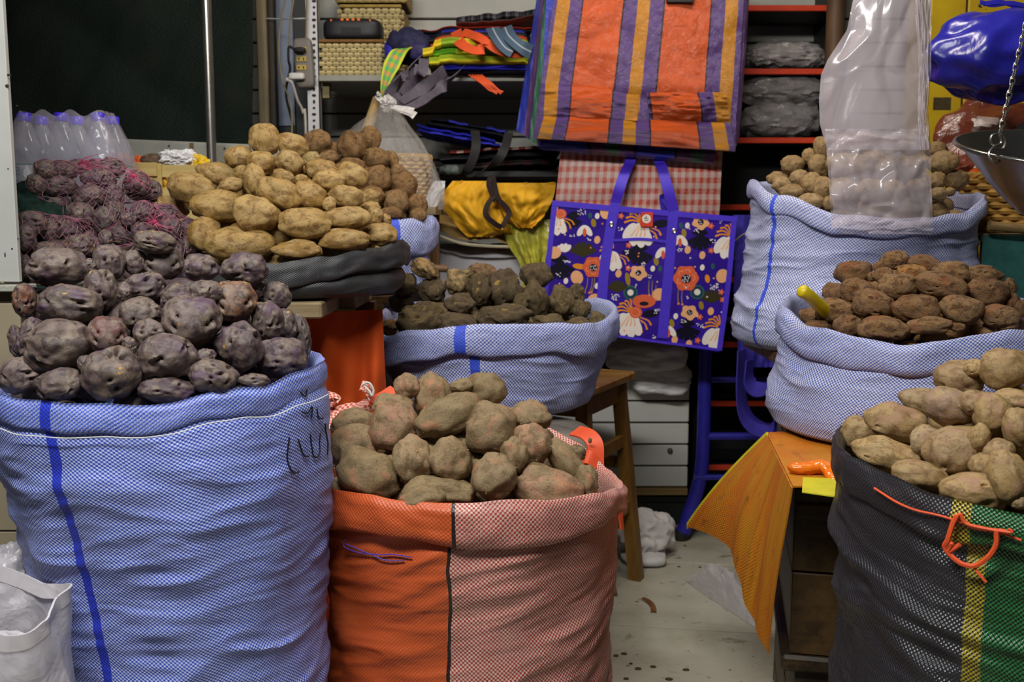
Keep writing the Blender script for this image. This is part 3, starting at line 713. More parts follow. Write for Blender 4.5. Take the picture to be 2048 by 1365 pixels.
rowsG = [
 [(505, 110, 90, 130), (430, 165, 90, 100), (330, 217, 135, 112), (285, 208, 65, 60), (490, 217, 127, 127), (640, 80, 150, 120), (780, 75, 150, 120), (915, 95, 150, 120), (1060, 95, 150, 120), (1215, 122, 130, 95), (1245, 207, 172, 146), (1322, 200, 70, 90)],
 [(235, 302, 132, 90), (262, 342, 122, 102), (370, 297, 122, 98), (437, 332, 122, 137), (610, 220, 150, 140), (760, 225, 160, 140), (915, 235, 150, 140), (1070, 235, 150, 140), (1217, 317, 112, 112), (1340, 312, 150, 122)],
 [(327, 387, 162, 105), (517, 362, 112, 137), (440, 445, 162, 100), (550, 455, 70, 95), (640, 365, 150, 140), (800, 375, 160, 140), (955, 380, 150, 140), (1100, 370, 140, 130), (1232, 397, 112, 80), (1300, 385, 70, 55)]]
heapG = heap('tan', (1480, 260, 3.102), rowsG, "the back right sack", (gx, gy, 0.315, 0.285, 1.255, 0.20), GC, 'tan potatoes in the back right sack', 'tan', 61, expo=2.0, rowwords=['top row', 'middle row', 'bottom row'],
    front=lambda x: gy - 0.25 * math.sqrt(max(0.02, 1 - ((x - gx) / 0.29) ** 2)))

# --- middle right sack
hx, hy = P(1838, 640, 2.17)[0], 2.17
m_blH = weave('weave_blue_near_right', [(-9, (72, 90, 168), (196, 196, 212))], (0.0037, 0.0036), 0.46, 0.3, None, 0.6, 0.4, dirt=0.06)
sackH = Sack('woven_sack', 'blue and white woven sack standing on the orange cloth', hx, hy, 0.79, 1.035, 0.285, 0.262,
    [(0, 0.93), (0.06, 1.02), (0.2, 1.06), (0.45, 1.045), (0.7, 1.0), (0.9, 0.985), (1.0, 1.0)],
    [(-180, 0.03), (-120, 0.03), (-90, 0.015), (-60, -0.015), (-30, -0.035), (-10, -0.02), (15, -0.004), (45, -0.006), (75, 0.01), (110, 0.03)], m_blH, 27, 0.9, 0.006, nt=260, nv=130, fine=0.8, lean=(-0.015, 0),
    cuff=dict(h=0.062, out=0.018, amp=0.003, hv=0.25, seed=8))
HC = [(142, 106, 66), (134, 96, 58), (128, 92, 60), (150, 116, 76)]
rowsH = [
 [(960, 817, 182, 132), (1145, 832, 187, 112, 12), (862, 852, 75, 75), (1065, 892, 182, 112, 0, 'orange-tinged potato', (172, 122, 54)), (1307, 885, 212, 140), (1502, 905, 242, 130)],
 [(700, 892, 222, 155), (892, 912, 130, 115), (975, 972, 217, 157), (1245, 967, 322, 167), (1670, 980, 95, 120), (822, 912, 60, 60)],
 [(582, 1012, 135, 125), (727, 997, 197, 152), (832, 1082, 247, 177), (1087, 1112, 277, 182), (1367, 1117, 257, 177), (1530, 1007, 257, 172), (1690, 1075, 95, 120), (1612, 1157, 232, 147), (1745, 1110, 75, 110)],
 [(432, 1155, 130, 95), (597, 1127, 242, 162), (672, 1217, 182, 137), (892, 1232, 302, 152), (1177, 1213, 252, 110), (1347, 1225, 95, 55), (472, 1217, 145, 75)]]
heapH = heap('clay', (1480, 260, 3.102), rowsH, "the middle right sack", (hx, hy, 0.30, 0.28, 1.0, 0.165), HC, 'clay-brown potatoes in the sack above the orange cloth', 'clay-brown', 71, expo=2.0, rowwords=['top row', 'second row', 'third row', 'bottom row'],
    front=lambda x: hy - 0.245 * math.sqrt(max(0.02, 1 - ((x - hx) / 0.275) ** 2)))

# --- black and green sack, lower right
ix, iy = P(2078, 900, 1.46)[0], 1.445
zoI = [(-9, (34, 33, 38), (48, 47, 52)), (-0.214, (178, 160, 40), (30, 28, 20)), (-0.190, (38, 116, 56), (14, 24, 18))]
m_blI = weave('weave_black_green', zoI, (0.0031, 0.0031), 0.22, 0.15, None, 0.9, 0.6, drift=0.0)
sackI = Sack('woven_sack', 'black and green woven sack with orange string, lower right', ix, iy, 0.0, 0.892, 0.292, 0.258,
    [(0, 0.78), (0.05, 0.88), (0.2, 0.98), (0.45, 1.0), (0.65, 0.965), (0.8, 0.97), (0.92, 0.99), (1.0, 1.0)],
    [(-180, 0.02), (-90, 0.012), (-65, 0.006), (-40, -0.012), (-15, -0.024), (10, -0.02), (45, 0.0), (90, 0.02)], m_blI, 33, 1.4, 0.010, nt=300, nv=220, shear=0.05, fine=1.3,
    cuff=dict(h=0.05, out=0.009, amp=0.003, hv=0.3, seed=12, du=0.02))
IC = [(168, 138, 90), (160, 130, 86), (162, 140, 108), (152, 124, 92)]
rowsI = [
 [(637, 152, 192, 142), (825, 117, 200, 167, -10), (695, 112, 80, 70)],
 [(482, 242, 172, 100), (597, 272, 207, 157, 12, 'pinkish grey potato with a cluster of eyes', (150, 122, 104)), (692, 252, 100, 100), (772, 292, 147, 162), (862, 242, 140, 90), (380, 327, 242, 152, 8), (875, 357, 125, 172)],
 [(237, 372, 142, 132), (342, 457, 267, 137, 12), (502, 402, 115, 130), (605, 447, 222, 197), (712, 392, 85, 120), (792, 437, 120, 90), (832, 542, 155, 222, -15)],
 [(477, 542, 212, 120, 8), (697, 605, 262, 150), (727, 502, 105, 100), (865, 645, 75, 60)]]
heapI = heap('grey', (1600, 680, 1.9933), rowsI, "the lower right sack", (ix, iy, 0.31, 0.29, 0.865, 0.165), IC, 'potatoes in the black and green sack', 'brown', 81, expo=2.0, rowwords=['top row', 'second row', 'third row', 'bottom row'],
    front=lambda x: iy - 0.228 * math.sqrt(max(0.02, 1 - ((x - ix) / 0.265) ** 2)))
# ------------------------------------------------------------------ the setting
YW = 4.25
white_paint = plain((176, 176, 172), 0.55, 0.06, 6.0, 0.1)
slat_paint = plain((168, 166, 158), 0.5, 0.08, 4.0, 0.08)
groove = plain((22, 21, 20), 0.8, 0.1)
tile_beige = plain((150, 138, 116), 0.4, 0.10, 5.0, 0.08)
black_shelf = plain((26, 25, 26), 0.55, 0.1)
red_edge = plain((196, 58, 30), 0.45, 0.08)
tree = wood((74, 52, 30), (112, 80, 44), 2, 2.0, 0.55)
# floor: big square tiles with open dark joints
def floor_mat():
    t = NT('floor_tile'); co = t.coord('Object'); oi = t.n('ShaderNodeObjectInfo')
    g = t.n('ShaderNodeNewGeometry').outputs['Position']
    n = t.noise(g, 3.0, 5.0, 0.6); col = t.mix(t.step(n, 0.35, 0.7), lin((176, 172, 158)), lin((150, 145, 128)))
    d = t.step(t.noise(g, 11.0, 5.0, 0.7, 0.6), 0.585, 0.68, 0.0, 0.75); col = t.mix(d, col, lin((110, 96, 66)))
    d2 = t.step(t.noise(g, 30.0, 3.0, 0.6), 0.665, 0.70, 0.0, 0.85); col = t.mix(d2, col, lin((78, 66, 44)))
    return t.fin(col, 0.38, t.bump(t.noise(g, 40, 3), 0.08, 0.002), 0.0, 0.45)
FT = floor_mat()
floor = part('floor', *box_vf((-2.6, -0.9, -0.05), (2.6, 4.6, -0.004)), plain((44, 38, 30), 0.8), None, smooth=False, origin=(0, 0, 0)); tag(floor, kind='structure')
tl = 0.60; ang = math.radians(-8.5); c0 = P(1250, 1138, 3.56); base = np.array([c0[0] + 0.62, c0[1] - 0.095, 0])
tv, tf = box_vf((0.003, 0.003, -0.004), (2 * tl - 0.003, tl - 0.003, 0.0), 0.0008); tile_me = new_mesh('tile', tv, tf, FT, smooth=False)
R2 = rotz(ang)
for i in range(-3, 3):
    for j in range(-6, 3):
        p = base + R2 @ np.array([i * 2 * tl, j * tl, 0]); q = base + R2 @ np.array([(i * 2 + 1) * tl, (j + .5) * tl, 0])
        if abs(q[0]) > 2.4 or not (-0.5 < q[1] < 4.3): continue
        o = bpy.data.objects.new('tile', tile_me); COL.objects.link(o); o.parent = floor; o.location = p; o.rotation_euler = (0, 0, ang)
# back wall of slat boards
wall = part('wall_back', *box_vf((-2.48, YW + 0.012, 0), (2.3, YW + 0.10, 2.9)), groove, None, smooth=False, origin=(0, YW, 0)); tag(wall, kind='structure')
sp = 0.0955; sv, sf = box_vf((-2.3, 0, 0.004), (2.3, 0.02, sp - 0.004), 0.003); slat_me = new_mesh('slat', sv, sf, slat_paint, smooth=False)
for k in range(29):
    o = bpy.data.objects.new('slat', slat_me); COL.objects.link(o); o.parent = wall; o.location = (0, 0, 0.06 + k * sp)
wl = part('wall_left', *box_vf((-2.58, -0.9, 0), (-2.48, YW + 0.1, 2.9)), plain((60, 62, 60), 0.7), None, smooth=False, origin=(-2.53, 0, 0)); tag(wl, kind='structure')
wr = part('wall_right', *box_vf((2.2, -0.9, 0), (2.3, YW + 0.1, 2.9)), plain((70, 66, 60), 0.7), None, smooth=False, origin=(2.25, 0, 0)); tag(wr, kind='structure')

# white pillar with tiled foot, at the left edge
xe = P(38, 560, 2.07)[0]
pil = empty('pillar', (xe - 0.2, 2.08, 0), 'white painted pillar with chipped foot at the left edge', 'pillar')
part('shaft', *box_vf((xe - 0.42, 2.07, 1.118), (xe, 2.085, 2.9), 0.002), white_paint, pil, smooth=False)
part('ledge', *box_vf((xe - 0.44, 2.045, 1.100), (xe + 0.022, 2.10, 1.114), 0.002), plain((150, 150, 140), 0.7, 0.2, 40, 0.6), pil, smooth=False)
part('foot_core', *box_vf((xe - 0.42, 2.072, 0), (xe - 0.004, 2.098, 1.098)), plain((80, 70, 58)), pil, smooth=False)
for (za, zb) in ((0.0, 0.26), (0.264, 0.586), (0.590, 1.075)):
    part('tile', *box_vf((xe - 0.24, 2.064, za), (xe, 2.071, zb), 0.0015), tile_beige, pil, smooth=False)
    part('tile', *box_vf((xe - 0.42, 2.064, za), (xe - 0.244, 2.071, zb), 0.0015), tile_beige, pil, smooth=False)
rs = random.Random(4); flake = plain((196, 190, 172), 0.8, 0.2); dark = plain((30, 28, 26), 0.7)
for k in range(16):     # chipped paint curls along the foot of the shaft
    x = xe - rs.uniform(0.0, 0.20); z = 1.116; a = rs.uniform(-0.5, 0.5); L = rs.uniform(0.010, 0.026)
    pts = spline([(x, 2.065, z + 0.001), (x + L * math.sin(a) * 0.6, 2.056, z + 0.006), (x + L * math.sin(a), 2.062, z + L * 0.7)], 7)
    part('paint_flake', *ribbon_vf(pts, (1, 0.2, 0), 0.006, 0.001)[:2], flake, pil, smooth=False)
for (px, py, w, h) in ((18, 150, 9, 5), (14, 172, 8, 7), (34, 212, 5, 3), (10, 510, 3, 10), (24, 498, 4, 4), (36, 478, 4, 3), (16, 338, 3, 3)):
    c = P(px, py, 2.0695); part('chip', *soft_vf(c, (w * mpp(1.92) * .5, 0.0006, h * mpp(1.92) * .5), px, 0.0002, 100, 2.5, 4), dark, pil)

# yellow pillar behind the hanging bags, right
ye = P(1856, 150, 3.35)[0]
def yellow_mat():
    t = NT('yellow_paint'); co = t.coord()
    col = t.mix(t.step(t.noise(co, 5, 4), 0.3, 0.7), lin((190, 160, 20)), lin((166, 134, 16)))
    col = t.mix(t.step(t.noise(co, 22, 4, 0.6), 0.66, 0.69), col, lin((52, 40, 20)))
    return t.fin(col, 0.45, t.bump(t.noise(co, 30, 3), 0.1, 0.002))
yp = empty('yellow_pillar', (ye + 0.3, 3.45, 0), 'yellow painted pillar with dark scuffs behind the blue bag', 'pillar')
part('shaft', *box_vf((ye, 3.35, 0), (ye + 0.115, 3.55, 2.9), 0.004), yellow_mat(), yp, smooth=False)
part('side_panel', *box_vf((ye + 0.122, 3.352, 0), (ye + 0.6, 3.55, 2.9), 0.004), yellow_mat(), yp, smooth=False)
part('seam', *box_vf((ye + 0.114, 3.36, 0), (ye + 0.123, 3.54, 2.9)), dark, yp, smooth=False)
part('scuff', *box_vf(P(1866, 220, 3.349), P(1902, 195, 3.3505)), plain((58, 46, 20), 0.8, 0.3, 60), yp, smooth=False)

# dark green tarpaulin, upper left
def tarp_fn(u, v):
    d = 0.05 * np.sin(u * 9 + v * 3) * (0.3 + v) * 0.5 + 0.035 * fbm(np.stack([u * 5 + v * 2, v * 2.2, 0 * u], -1), 3) + 0.02 * ridge(np.stack([u * 3 - v * 2.4, v * 1.5 + u, 0 * u + 3], -1), 1)
    return Z3(d)
tarp_m = NT('tarp_net'); _uv = tarp_m.coord('UV')
_n = tarp_m.noise(tarp_m.vmul(_uv, (160, 420, 1)), 1.0, 2.0); _c = tarp_m.mix(tarp_m.step(_n, 0.35, 0.7), lin((16, 24, 20)), lin((34, 44, 38)))
_c = tarp_m.mix(tarp_m.step(tarp_m.noise(_uv, 5, 4), 0.5, 0.8, 0, 0.4), _c, lin((44, 44, 36)))
tarp_m = tarp_m.fin(_c, 0.85, tarp_m.bump(_n, 0.4, 0.003), 0, 0.2)
V, F, uv = quadsheet_vf([P(-230, -130, 3.75), P(500, -130, 3.75), P(512, 560, 3.75), P(-230, 560, 3.75)], 90, 60, tarp_fn, 0.004)
o = part('tarpaulin', V, F, tarp_m, uv=uv); tag(o, 'dark green tarpaulin hanging behind the bottles and net bags', 'tarpaulin')
part_rail = part('tarpaulin_rail', *tube_vf([P(-240, -135, 3.75), P(520, -135, 3.75)], 0.012), plain((80, 80, 80), 0.4, metal=1.0)); tag(part_rail, 'thin metal rail from which the tarpaulin hangs', 'rail')

# metal pole
o = part('metal_pole', *tube_vf([[*P(424, 330, 3.25)[:2], 0.0], [*P(424, 330, 3.25)[:2], 2.9]], 0.0155, 20), plain((150, 146, 140), 0.28, 0.08, 20, 0.05, metal=0.9))
tag(o, 'thin upright steel pole in front of the green tarpaulin', 'pole')
# pale board standing behind the crate
bd = empty('signboard', (P(360, 320, 3.42)[0], 3.42, 0), 'pale grey wooden board standing behind the yellow crate', 'board')
x0, x1 = P(206, 300, 3.42)[0], P(560, 300, 3.42)[0]; zt = P(230, 276, 3.42)[2]; zt2 = P(540, 291, 3.42)[2]
bv, bf = box_vf((x0, 3.42, 0.35), (x1, 3.44, zt), 0.008); bv[bv[:, 2] > 1, 2] += (bv[bv[:, 2] > 1, 0] - x0) / (x1 - x0) * (zt2 - zt)
part('board', bv, bf, plain((150, 150, 142), 0.6, 0.10, 7.0), bd, smooth=False)
cx0 = P(383, 300, 3.42)[0]; part('stain', *box_vf((cx0 - 0.006, 3.4185, P(383, 320, 3.42)[2]), (cx0 + 0.008, 3.4205, P(383, 286, 3.42)[2])), plain((110, 86, 56), 0.8), bd, smooth=False)
part('leg', *box_vf((x0, 3.43, 0.0), (x0 + 0.03, 3.455, 0.6)), tree, bd, smooth=False); part('leg', *box_vf((x1 - 0.03, 3.43, 0.0), (x1, 3.455, 0.6)), tree, bd, smooth=False)
for (px, py) in ((338, 292), (449, 297)): part('nail', *soft_vf(P(px, py, 3.418), (0.003, 0.002, 0.004), 1, 0, 1, 2, 3), dark, bd)

# post, grey-blue panel and perforated upright
YP = 3.85
o = part('wooden_post', *box_vf((P(514, 100, YP)[0], YP, 0), (P(534, 100, YP)[0], YP + 0.05, 2.9), 0.003), wood((96, 84, 62), (128, 112, 84), 2, 1.5)); tag(o, 'raw wooden post at the edge of the tarpaulin', 'post')
o = part('post_trim', *box_vf((P(536, 100, YP)[0], YP + 0.01, 0), (P(547, 100, YP)[0], YP + 0.06, 2.9), 0.002), plain((52, 44, 36), 0.7)); tag(o, 'dark brown strip along the raw wooden post', 'post')
pn = empty('wall_panel', (P(575, 100, 4.0)[0], 4.0, 0), 'blue-grey panel between wooden post and perforated upright', 'panel')
part('panel', *box_vf((P(549, 100, 4.0)[0], 4.0, P(570, 252, 4.0)[2]), (P(586, 100, 4.0)[0], 4.02, 2.9), 0.002), plain((132, 142, 164), 0.5, 0.05), pn, smooth=False)
part('dark_panel', *box_vf((P(586, 100, 4.0)[0], 4.02, 0.0), (P(622, 100, 4.0)[0], 4.04, 2.9), 0.002), plain((34, 34, 36), 0.5), pn, smooth=False)
part('foot', *box_vf((P(549, 100, 4.0)[0], 4.01, 0), (P(586, 100, 4.0)[0], 4.03, P(570, 252, 4.0)[2])), plain((30, 29, 28), 0.5), pn, smooth=False)
YU = 3.72
up = empty('perforated_upright', (P(625, 100, YU)[0], YU, 0), 'white perforated metal upright of the shelf', 'upright')
xu0, xu1 = P(613, 100, YU)[0], P(637, 100, YU)[0]
part('strip', *box_vf((xu0, YU, 0), (xu1, YU + 0.004, 2.9)), plain((190, 188, 190), 0.35, 0.04), up, smooth=False)
part('flange', *box_vf((xu1 - 0.003, YU, 0), (xu1, YU + 0.04, 2.9)), plain((150, 148, 150), 0.35, 0.04), up, smooth=False)
for k in range(22):
    py = 2 + k * 12.6; c = P(628, py, YU - 0.0012); a = np.linspace(0, 2 * math.pi, 14, endpoint=False); w = 0.0052 if k % 2 else 0.0045; h = 0.0045 if k % 2 else 0.0075
    if k % 3 == 0: w, h = 0.008, 0.0052
    V = np.stack([c[0] + w * np.cos(a), np.full(14, c[1]), c[2] + h * np.sin(a)], 1); V = np.vstack([V, V + [0, 0.003, 0]])
    part('hole', V, [tuple(range(14))[::-1]] + [(j, (j + 1) % 14, 14 + (j + 1) % 14, 14 + j) for j in range(14)], dark, up, smooth=False)

# left shelf board
ys0, ys1 = 3.70, YW
zs = P(700, 150, ys0)[2]
sh = empty('wall_shelf', (-0.3, ys0, zs), 'pale wooden shelf carrying the baskets and folded bags', 'shelf')
part('board', *box_vf((xu1 + 0.002, ys0, zs - 0.022), (P(1480, 150, ys0)[0], ys1, zs), 0.002), plain((142, 138, 126), 0.5, 0.06), sh, smooth=False)
part('bracket', *box_vf((xu1 + 0.006, ys0 + 0.05, zs - 0.075), (xu1 + 0.03, ys0 + 0.09, zs - 0.023)), wood((120, 108, 66), (138, 124, 80), 2), sh, smooth=False)
zs2 = P(900, 342, ys0)[2]
sh2 = empty('lower_wall_shelf', (0.0, ys0, zs2), 'dark lower shelf under the blue folded bags', 'shelf')
part('board', *box_vf((P(770, 340, ys0)[0], ys0, zs2 - 0.022), (P(1120, 340, ys0)[0], ys1, zs2), 0.002), black_shelf, sh2, smooth=False)

# right shelving with red edges
ysr = 3.95; xr0, xr1 = P(1420, 200, ysr)[0], P(1668, 200, ysr)[0]
rk = empty('shelf_rack', ((xr0 + xr1) / 2, ysr, 0), 'black shelf rack with bright red front edges', 'rack')
for py in (16, 143, 281, 415, 560, 690, 808, 936):
    z = P(1500, py, ysr)[2]
    part('shelf_board', *box_vf((xr0, ysr + 0.012, z - 0.012), (xr1, YW - 0.002, z + 0.012)), black_shelf, rk, smooth=False)
    part('red_edging', *box_vf((xr0, ysr, z - 0.011), (xr1, ysr + 0.012, z + 0.011), 0.002), red_edge, rk, smooth=False)
part('side_panel', *box_vf((xr1, ysr, 0), (xr1 + 0.02, YW - 0.002, 2.4)), black_shelf, rk, smooth=False)
part('side_panel', *box_vf((xr0 - 0.02, ysr, 0), (xr0, YW - 0.002, 2.4)), black_shelf, rk, smooth=False)
part('back_panel', *box_vf((xr0, YW - 0.015, 0), (xr1, YW - 0.003, P(1500, 281, ysr)[2])), black_shelf, rk, smooth=False)
# jar/pole and clear bags of goods on the rack
def crumple_vf(c, half, seed, amp=0.02, freq=7.0, sub=5, pw=2.4, ridged=0.5, fold=None, rot=None):
    D, F = ICO[sub]; half = np.asarray(half, float)
    n = (np.abs(D) ** pw).sum(1) ** (1 / pw); W = D / n[:, None] * half
    q = D * freq * 0.35 + seed * 4.7; d = amp * (fbm(q, 3) + ridged * 2 * np.abs(ridge(q * 1.7, 2)) - ridged)
    W = W + D * d[:, None]
    if rot is not None: W = W @ np.asarray(rot).T
    return W + np.asarray(c, float), F
clear = film('clear_film', (210, 208, 206), 0.22, 0.15, 30, 0.6)
clear2 = film('clear_film_dull', (190, 186, 184), 0.32, 0.2, 22, 0.6)
milky = film('milky_film', (205, 198, 200), 0.58, 0.22, 18, 0.6)
for (px0, px1, py0, py1, cc, lab) in ((1492, 1648, 86, 139, (150, 140, 140), 'clear bag of pinkish goods on the upper red-edged shelf'), (1470, 1650, 150, 215, (70, 62, 60), 'clear bag of dark goods under the upper red-edged shelf'), (1480, 1640, 205, 277, (90, 86, 96), 'clear bag of dark blue goods on the middle red-edged shelf')):
    a, b = P(px0, py1, 4.05), P(px1, py0, 4.05); c = (a + b) / 2; h = np.abs(b - a) / 2
    r = empty('goods_bag', (c[0], c[1], a[2]), lab, 'bag', 'clear bags on the red-edged shelves')
    part('film', *crumple_vf(c, (h[0], 0.085, h[2]), px0 * 0.1, 0.012, 9, 4), clear2, r)
    part('contents', *crumple_vf(c, (h[0] * .86, 0.068, h[2] * .82), px0 * 0.13, 0.012, 8, 4), plain(cc, 0.6, 0.5, 16), r)
o = part('wooden_post', *tube_vf([[P(1670, 60, 3.87)[0], 3.87, 0], [P(1670, 60, 3.87)[0], 3.87, 2.9]], 0.034, 16), wood((70, 50, 36), (96, 70, 48), 2)); tag(o, 'brown round wooden post partly behind the hanging clear bag', 'post')
# ------------------------------------------------------------------ supports of the sacks
stool_w = wood((104, 74, 30), (142, 104, 48), 2, 3.0, 0.42, 26, 0.15)
stool_top = wood((118, 84, 36), (152, 112, 54), 0, 3.0, 0.4, 26, 0.12)
a, b = P(1182, 792, 3.0), P(1272, 737, 3.36); zseat = 0.735
a[2] = b[2] = zseat
e1 = (b - a); L = 0.40; e1[2] = 0; e1 = e1 / np.linalg.norm(e1); e2 = np.array([-e1[1], e1[0], 0.0])
def SL(s, t, z): return a + e1 * s + e2 * t + np.array([0, 0, z - zseat])
st = empty('wooden_stool', tuple(SL(L / 2, L / 2, 0)), 'tall wooden stool with rungs, right of the middle blue sack', 'stool')
Ms = np.stack([e1, e2, [0, 0, 1]], 1)
def obox(s0, t0, z0, s1, t1, z1, bev=0.004):
    V, F = box_vf((s0, t0, z0), (s1, t1, z1), bev); V = V @ Ms.T + a - [0, 0, zseat]; return V, F
part('seat', *obox(0, 0, zseat - 0.028, L, L, zseat, 0.006), stool_top, st, smooth=False)
def leg_vf(p0, p1, w0, w1):
    """square tapered bar between two points"""
    V = []
    for p, w in ((p0, w0), (p1, w1)):
        for dx, dy in ((-1, -1), (1, -1), (1, 1), (-1, 1)): V.append(np.asarray(p) + (e1 * dx + e2 * dy) * w / 2)
    return np.array(V), [(3, 2, 1, 0), (4, 5, 6, 7)] + [(j, (j + 1) % 4, 4 + (j + 1) % 4, 4 + j) for j in range(4)]
tops = [(0.045, 0.045), (L - 0.045, 0.045), (L - 0.045, L - 0.045), (0.045, L - 0.045)]; outs = [(-0.005, -0.01), (L + 0.01, -0.01), (L + 0.01, L + 0.01), (-0.005, L + 0.01)]
for (t0, o0) in zip(tops, outs): part('leg', *leg_vf(SL(*t0, zseat - 0.029), SL(*o0, 0.0), 0.040, 0.044), stool_w, st, smooth=False)
def at_h(k, z):
    f = 1 - z / (zseat - 0.029); return np.array(tops[k]) * (1 - f) + np.array(outs[k]) * f
for k, zz in ((0, (0.50, 0.27)), (2, (0.50, 0.27)), (1, (0.42, 0.2)), (3, (0.42, 0.2))):
    for z in zz:
        p, q = at_h(k, z), at_h((k + 1) % 4, z); A_, B_ = SL(*p, z), SL(*q, z); d = (B_ - A_) / np.linalg.norm(B_ - A_); n = np.array([-d[1], d[0], 0])
        V = np.array([P_ + n * sx * 0.009 + np.array([0, 0, sz * 0.02]) for P_ in (A_ + d * 0.018, B_ - d * 0.018) for sx, sz in ((-1, -1), (1, -1), (1, 1), (-1, 1))])
        part('rung', V, [(3, 2, 1, 0), (4, 5, 6, 7)] + [(j, (j + 1) % 4, 4 + (j + 1) % 4, 4 + j) for j in range(4)], stool_w, st, smooth=False)
for z0 in (zseat - 0.07,):
    for k in range(4):
        p, q = tops[k], tops[(k + 1) % 4]; A_, B_ = SL(*p, z0), SL(*q, z0); d = (B_ - A_) / np.linalg.norm(B_ - A_); n = np.array([-d[1], d[0], 0])
        V = np.array([P_ + n * sx * 0.01 + np.array([0, 0, sz * 0.03]) for P_ in (A_ + d * 0.022, B_ - d * 0.022) for sx, sz in ((-1, -1), (1, -1), (1, 1), (-1, 1))])
        part('apron', V, [(3, 2, 1, 0), (4, 5, 6, 7)] + [(j, (j + 1) % 4, 4 + (j + 1) % 4, 4 + j) for j in range(4)], stool_w, st, smooth=False)
# grey sack below the middle one
m_grey = weave('weave_grey', [(-9, (120, 112, 104), (138, 130, 122))], (0.005, 0.005), 0.7, 0.3, None, 0.5, 0.2)
Sack('woven_sack', 'dull grey sack under the middle blue sack, behind the orange one', ex + 0.02, ey - 0.14, 0.0, 0.728, 0.25, 0.19, [(0, 0.8), (0.1, 0.95), (0.5, 1.0), (0.85, 1.0), (0.95, 0.9), (1.0, 0.3)], [(-180, 0), (0, 0)], m_grey, 44, 0.8, 0.01, nt=140, nv=80)

# table under the black sack: plank top, orange cloth hanging in front
plank_w = wood((120, 104, 76), (150, 132, 100), 0, 3.0, 0.7, 30)
tb = empty('plank_table', (cx_, cy_, 0), 'rough plank table under the black sack of yellow potatoes', 'table')
px0, px1 = -0.752, P(642, 610, 2.19)[0]
pk = part('plank', *box_vf((px0, 2.19, 1.030), (px1, 2.42, 1.066), 0.004), plank_w, tb, smooth=False)
V, F = box_vf((px0, 2.425, 1.030), (px1 + 0.04, 2.70, 1.066), 0.004); part('plank', V, F, plank_w, tb, smooth=False)
for (x, y) in ((px0 + 0.04, 2.52), (px1 - 0.06, 2.56), (px0 + 0.04, 2.66), (px1 + 0.03, 2.66)): part('leg', *box_vf((x - 0.025, y - 0.025, 0), (x + 0.025, y + 0.025, 1.030)), tree, tb, smooth=False)
orange_cloth = NT('orange_cloth'); _co = orange_cloth.coord(); _c = orange_cloth.mix(orange_cloth.step(orange_cloth.noise(_co, 6, 4), .3, .7), lin((196, 80, 26)), lin((174, 64, 20)))
orange_cloth = orange_cloth.fin(_c, 0.8, orange_cloth.bump(orange_cloth.noise(_co, 300, 2), 0.25, 0.001), 0, 0.2)
def oc_fn(u, v):
    d = -0.026 * (np.sin(u * 21 + 1.2 * v) * np.clip(v * 6, 0.1, 1)) - 0.012 * np.sin(u * 47 + 5 * v) * np.clip(v * 5, 0, 1) + 0.012 * fbm(np.stack([u * 6, v * 2, 0 * u], -1), 2)
    return np.stack([0 * u, d + 0.05 * u * v, 0 * u], -1)
V, F, uv = quadsheet_vf([[px0 + 0.02, 2.235, 1.028], P(765, 588, 2.44) * [1, 1, 0] + [0, 0, 1.028], P(782, 600, 2.44) * [1, 1, 0] + [0, 0, 0.15], [px0 + 0.02, 2.22, 0.15]], 90, 60, oc_fn, 0.003)
o = part('draped_cloth', V, F, orange_cloth, uv=uv); tag(o, 'bright orange cloth hanging below the plank table', 'cloth')

# crate below the back blue sack (sackD)
def crate(name, label, lo, hi, mat, th=0.014, nb=4, gap=0.012, posts=True, bottom=True, sides='FBLR', post=0.03):
    """slatted box: corner posts and boards, each board a part"""
    lo, hi = np.array(lo, float), np.array(hi, float); r = empty(name, ((lo[0] + hi[0]) / 2, (lo[1] + hi[1]) / 2, lo[2]), label, 'crate')
    H = (hi[2] - lo[2]); bh = (H - gap * (nb - 1)) / nb
    for k in range(nb):
        z0 = lo[2] + k * (bh + gap); z1 = z0 + bh
        if 'F' in sides: part('board', *box_vf((lo[0], lo[1], z0), (hi[0], lo[1] + th, z1), 0.002), mat, r, smooth=False)
        if 'B' in sides: part('board', *box_vf((lo[0], hi[1] - th, z0), (hi[0], hi[1], z1), 0.002), mat, r, smooth=False)
        if 'L' in sides: part('board', *box_vf((lo[0], lo[1] + th + .001, z0), (lo[0] + th, hi[1] - th - .001, z1), 0.002), mat, r, smooth=False)
        if 'R' in sides: part('board', *box_vf((hi[0] - th, lo[1] + th + .001, z0), (hi[0], hi[1] - th - .001, z1), 0.002), mat, r, smooth=False)
    for sx in (0, 1):
        for sy in (0, 1):
            x = lo[0] + th if sx == 0 else hi[0] - th - post; y = lo[1] + th if sy == 0 else hi[1] - th - post
            part('corner_post', *box_vf((x, y, lo[2]), (x + post, y + post, hi[2])), mat, r, smooth=False)
    if bottom: part('bottom', *box_vf((lo[0] + th, lo[1] + th, lo[2] + 0.002), (hi[0] - th, hi[1] - th, lo[2] + 0.012)), mat, r, smooth=False)
    return r
old_w = wood((86, 62, 34), (116, 86, 48), 0, 3.0, 0.65, 30, 0.3, dirt=(46, 32, 18))
r = crate('wooden_crate', 'old wooden crate carrying the blue sack behind the plank table', (dx_ - 0.22, 2.84, 0.0), (dx_ + 0.10, 3.24, 1.01), old_w, nb=7)
part('lid', *box_vf((dx_ - 0.22, 2.84, 1.011), (dx_ + 0.14, 3.24, 1.028)), old_w, r, smooth=False)

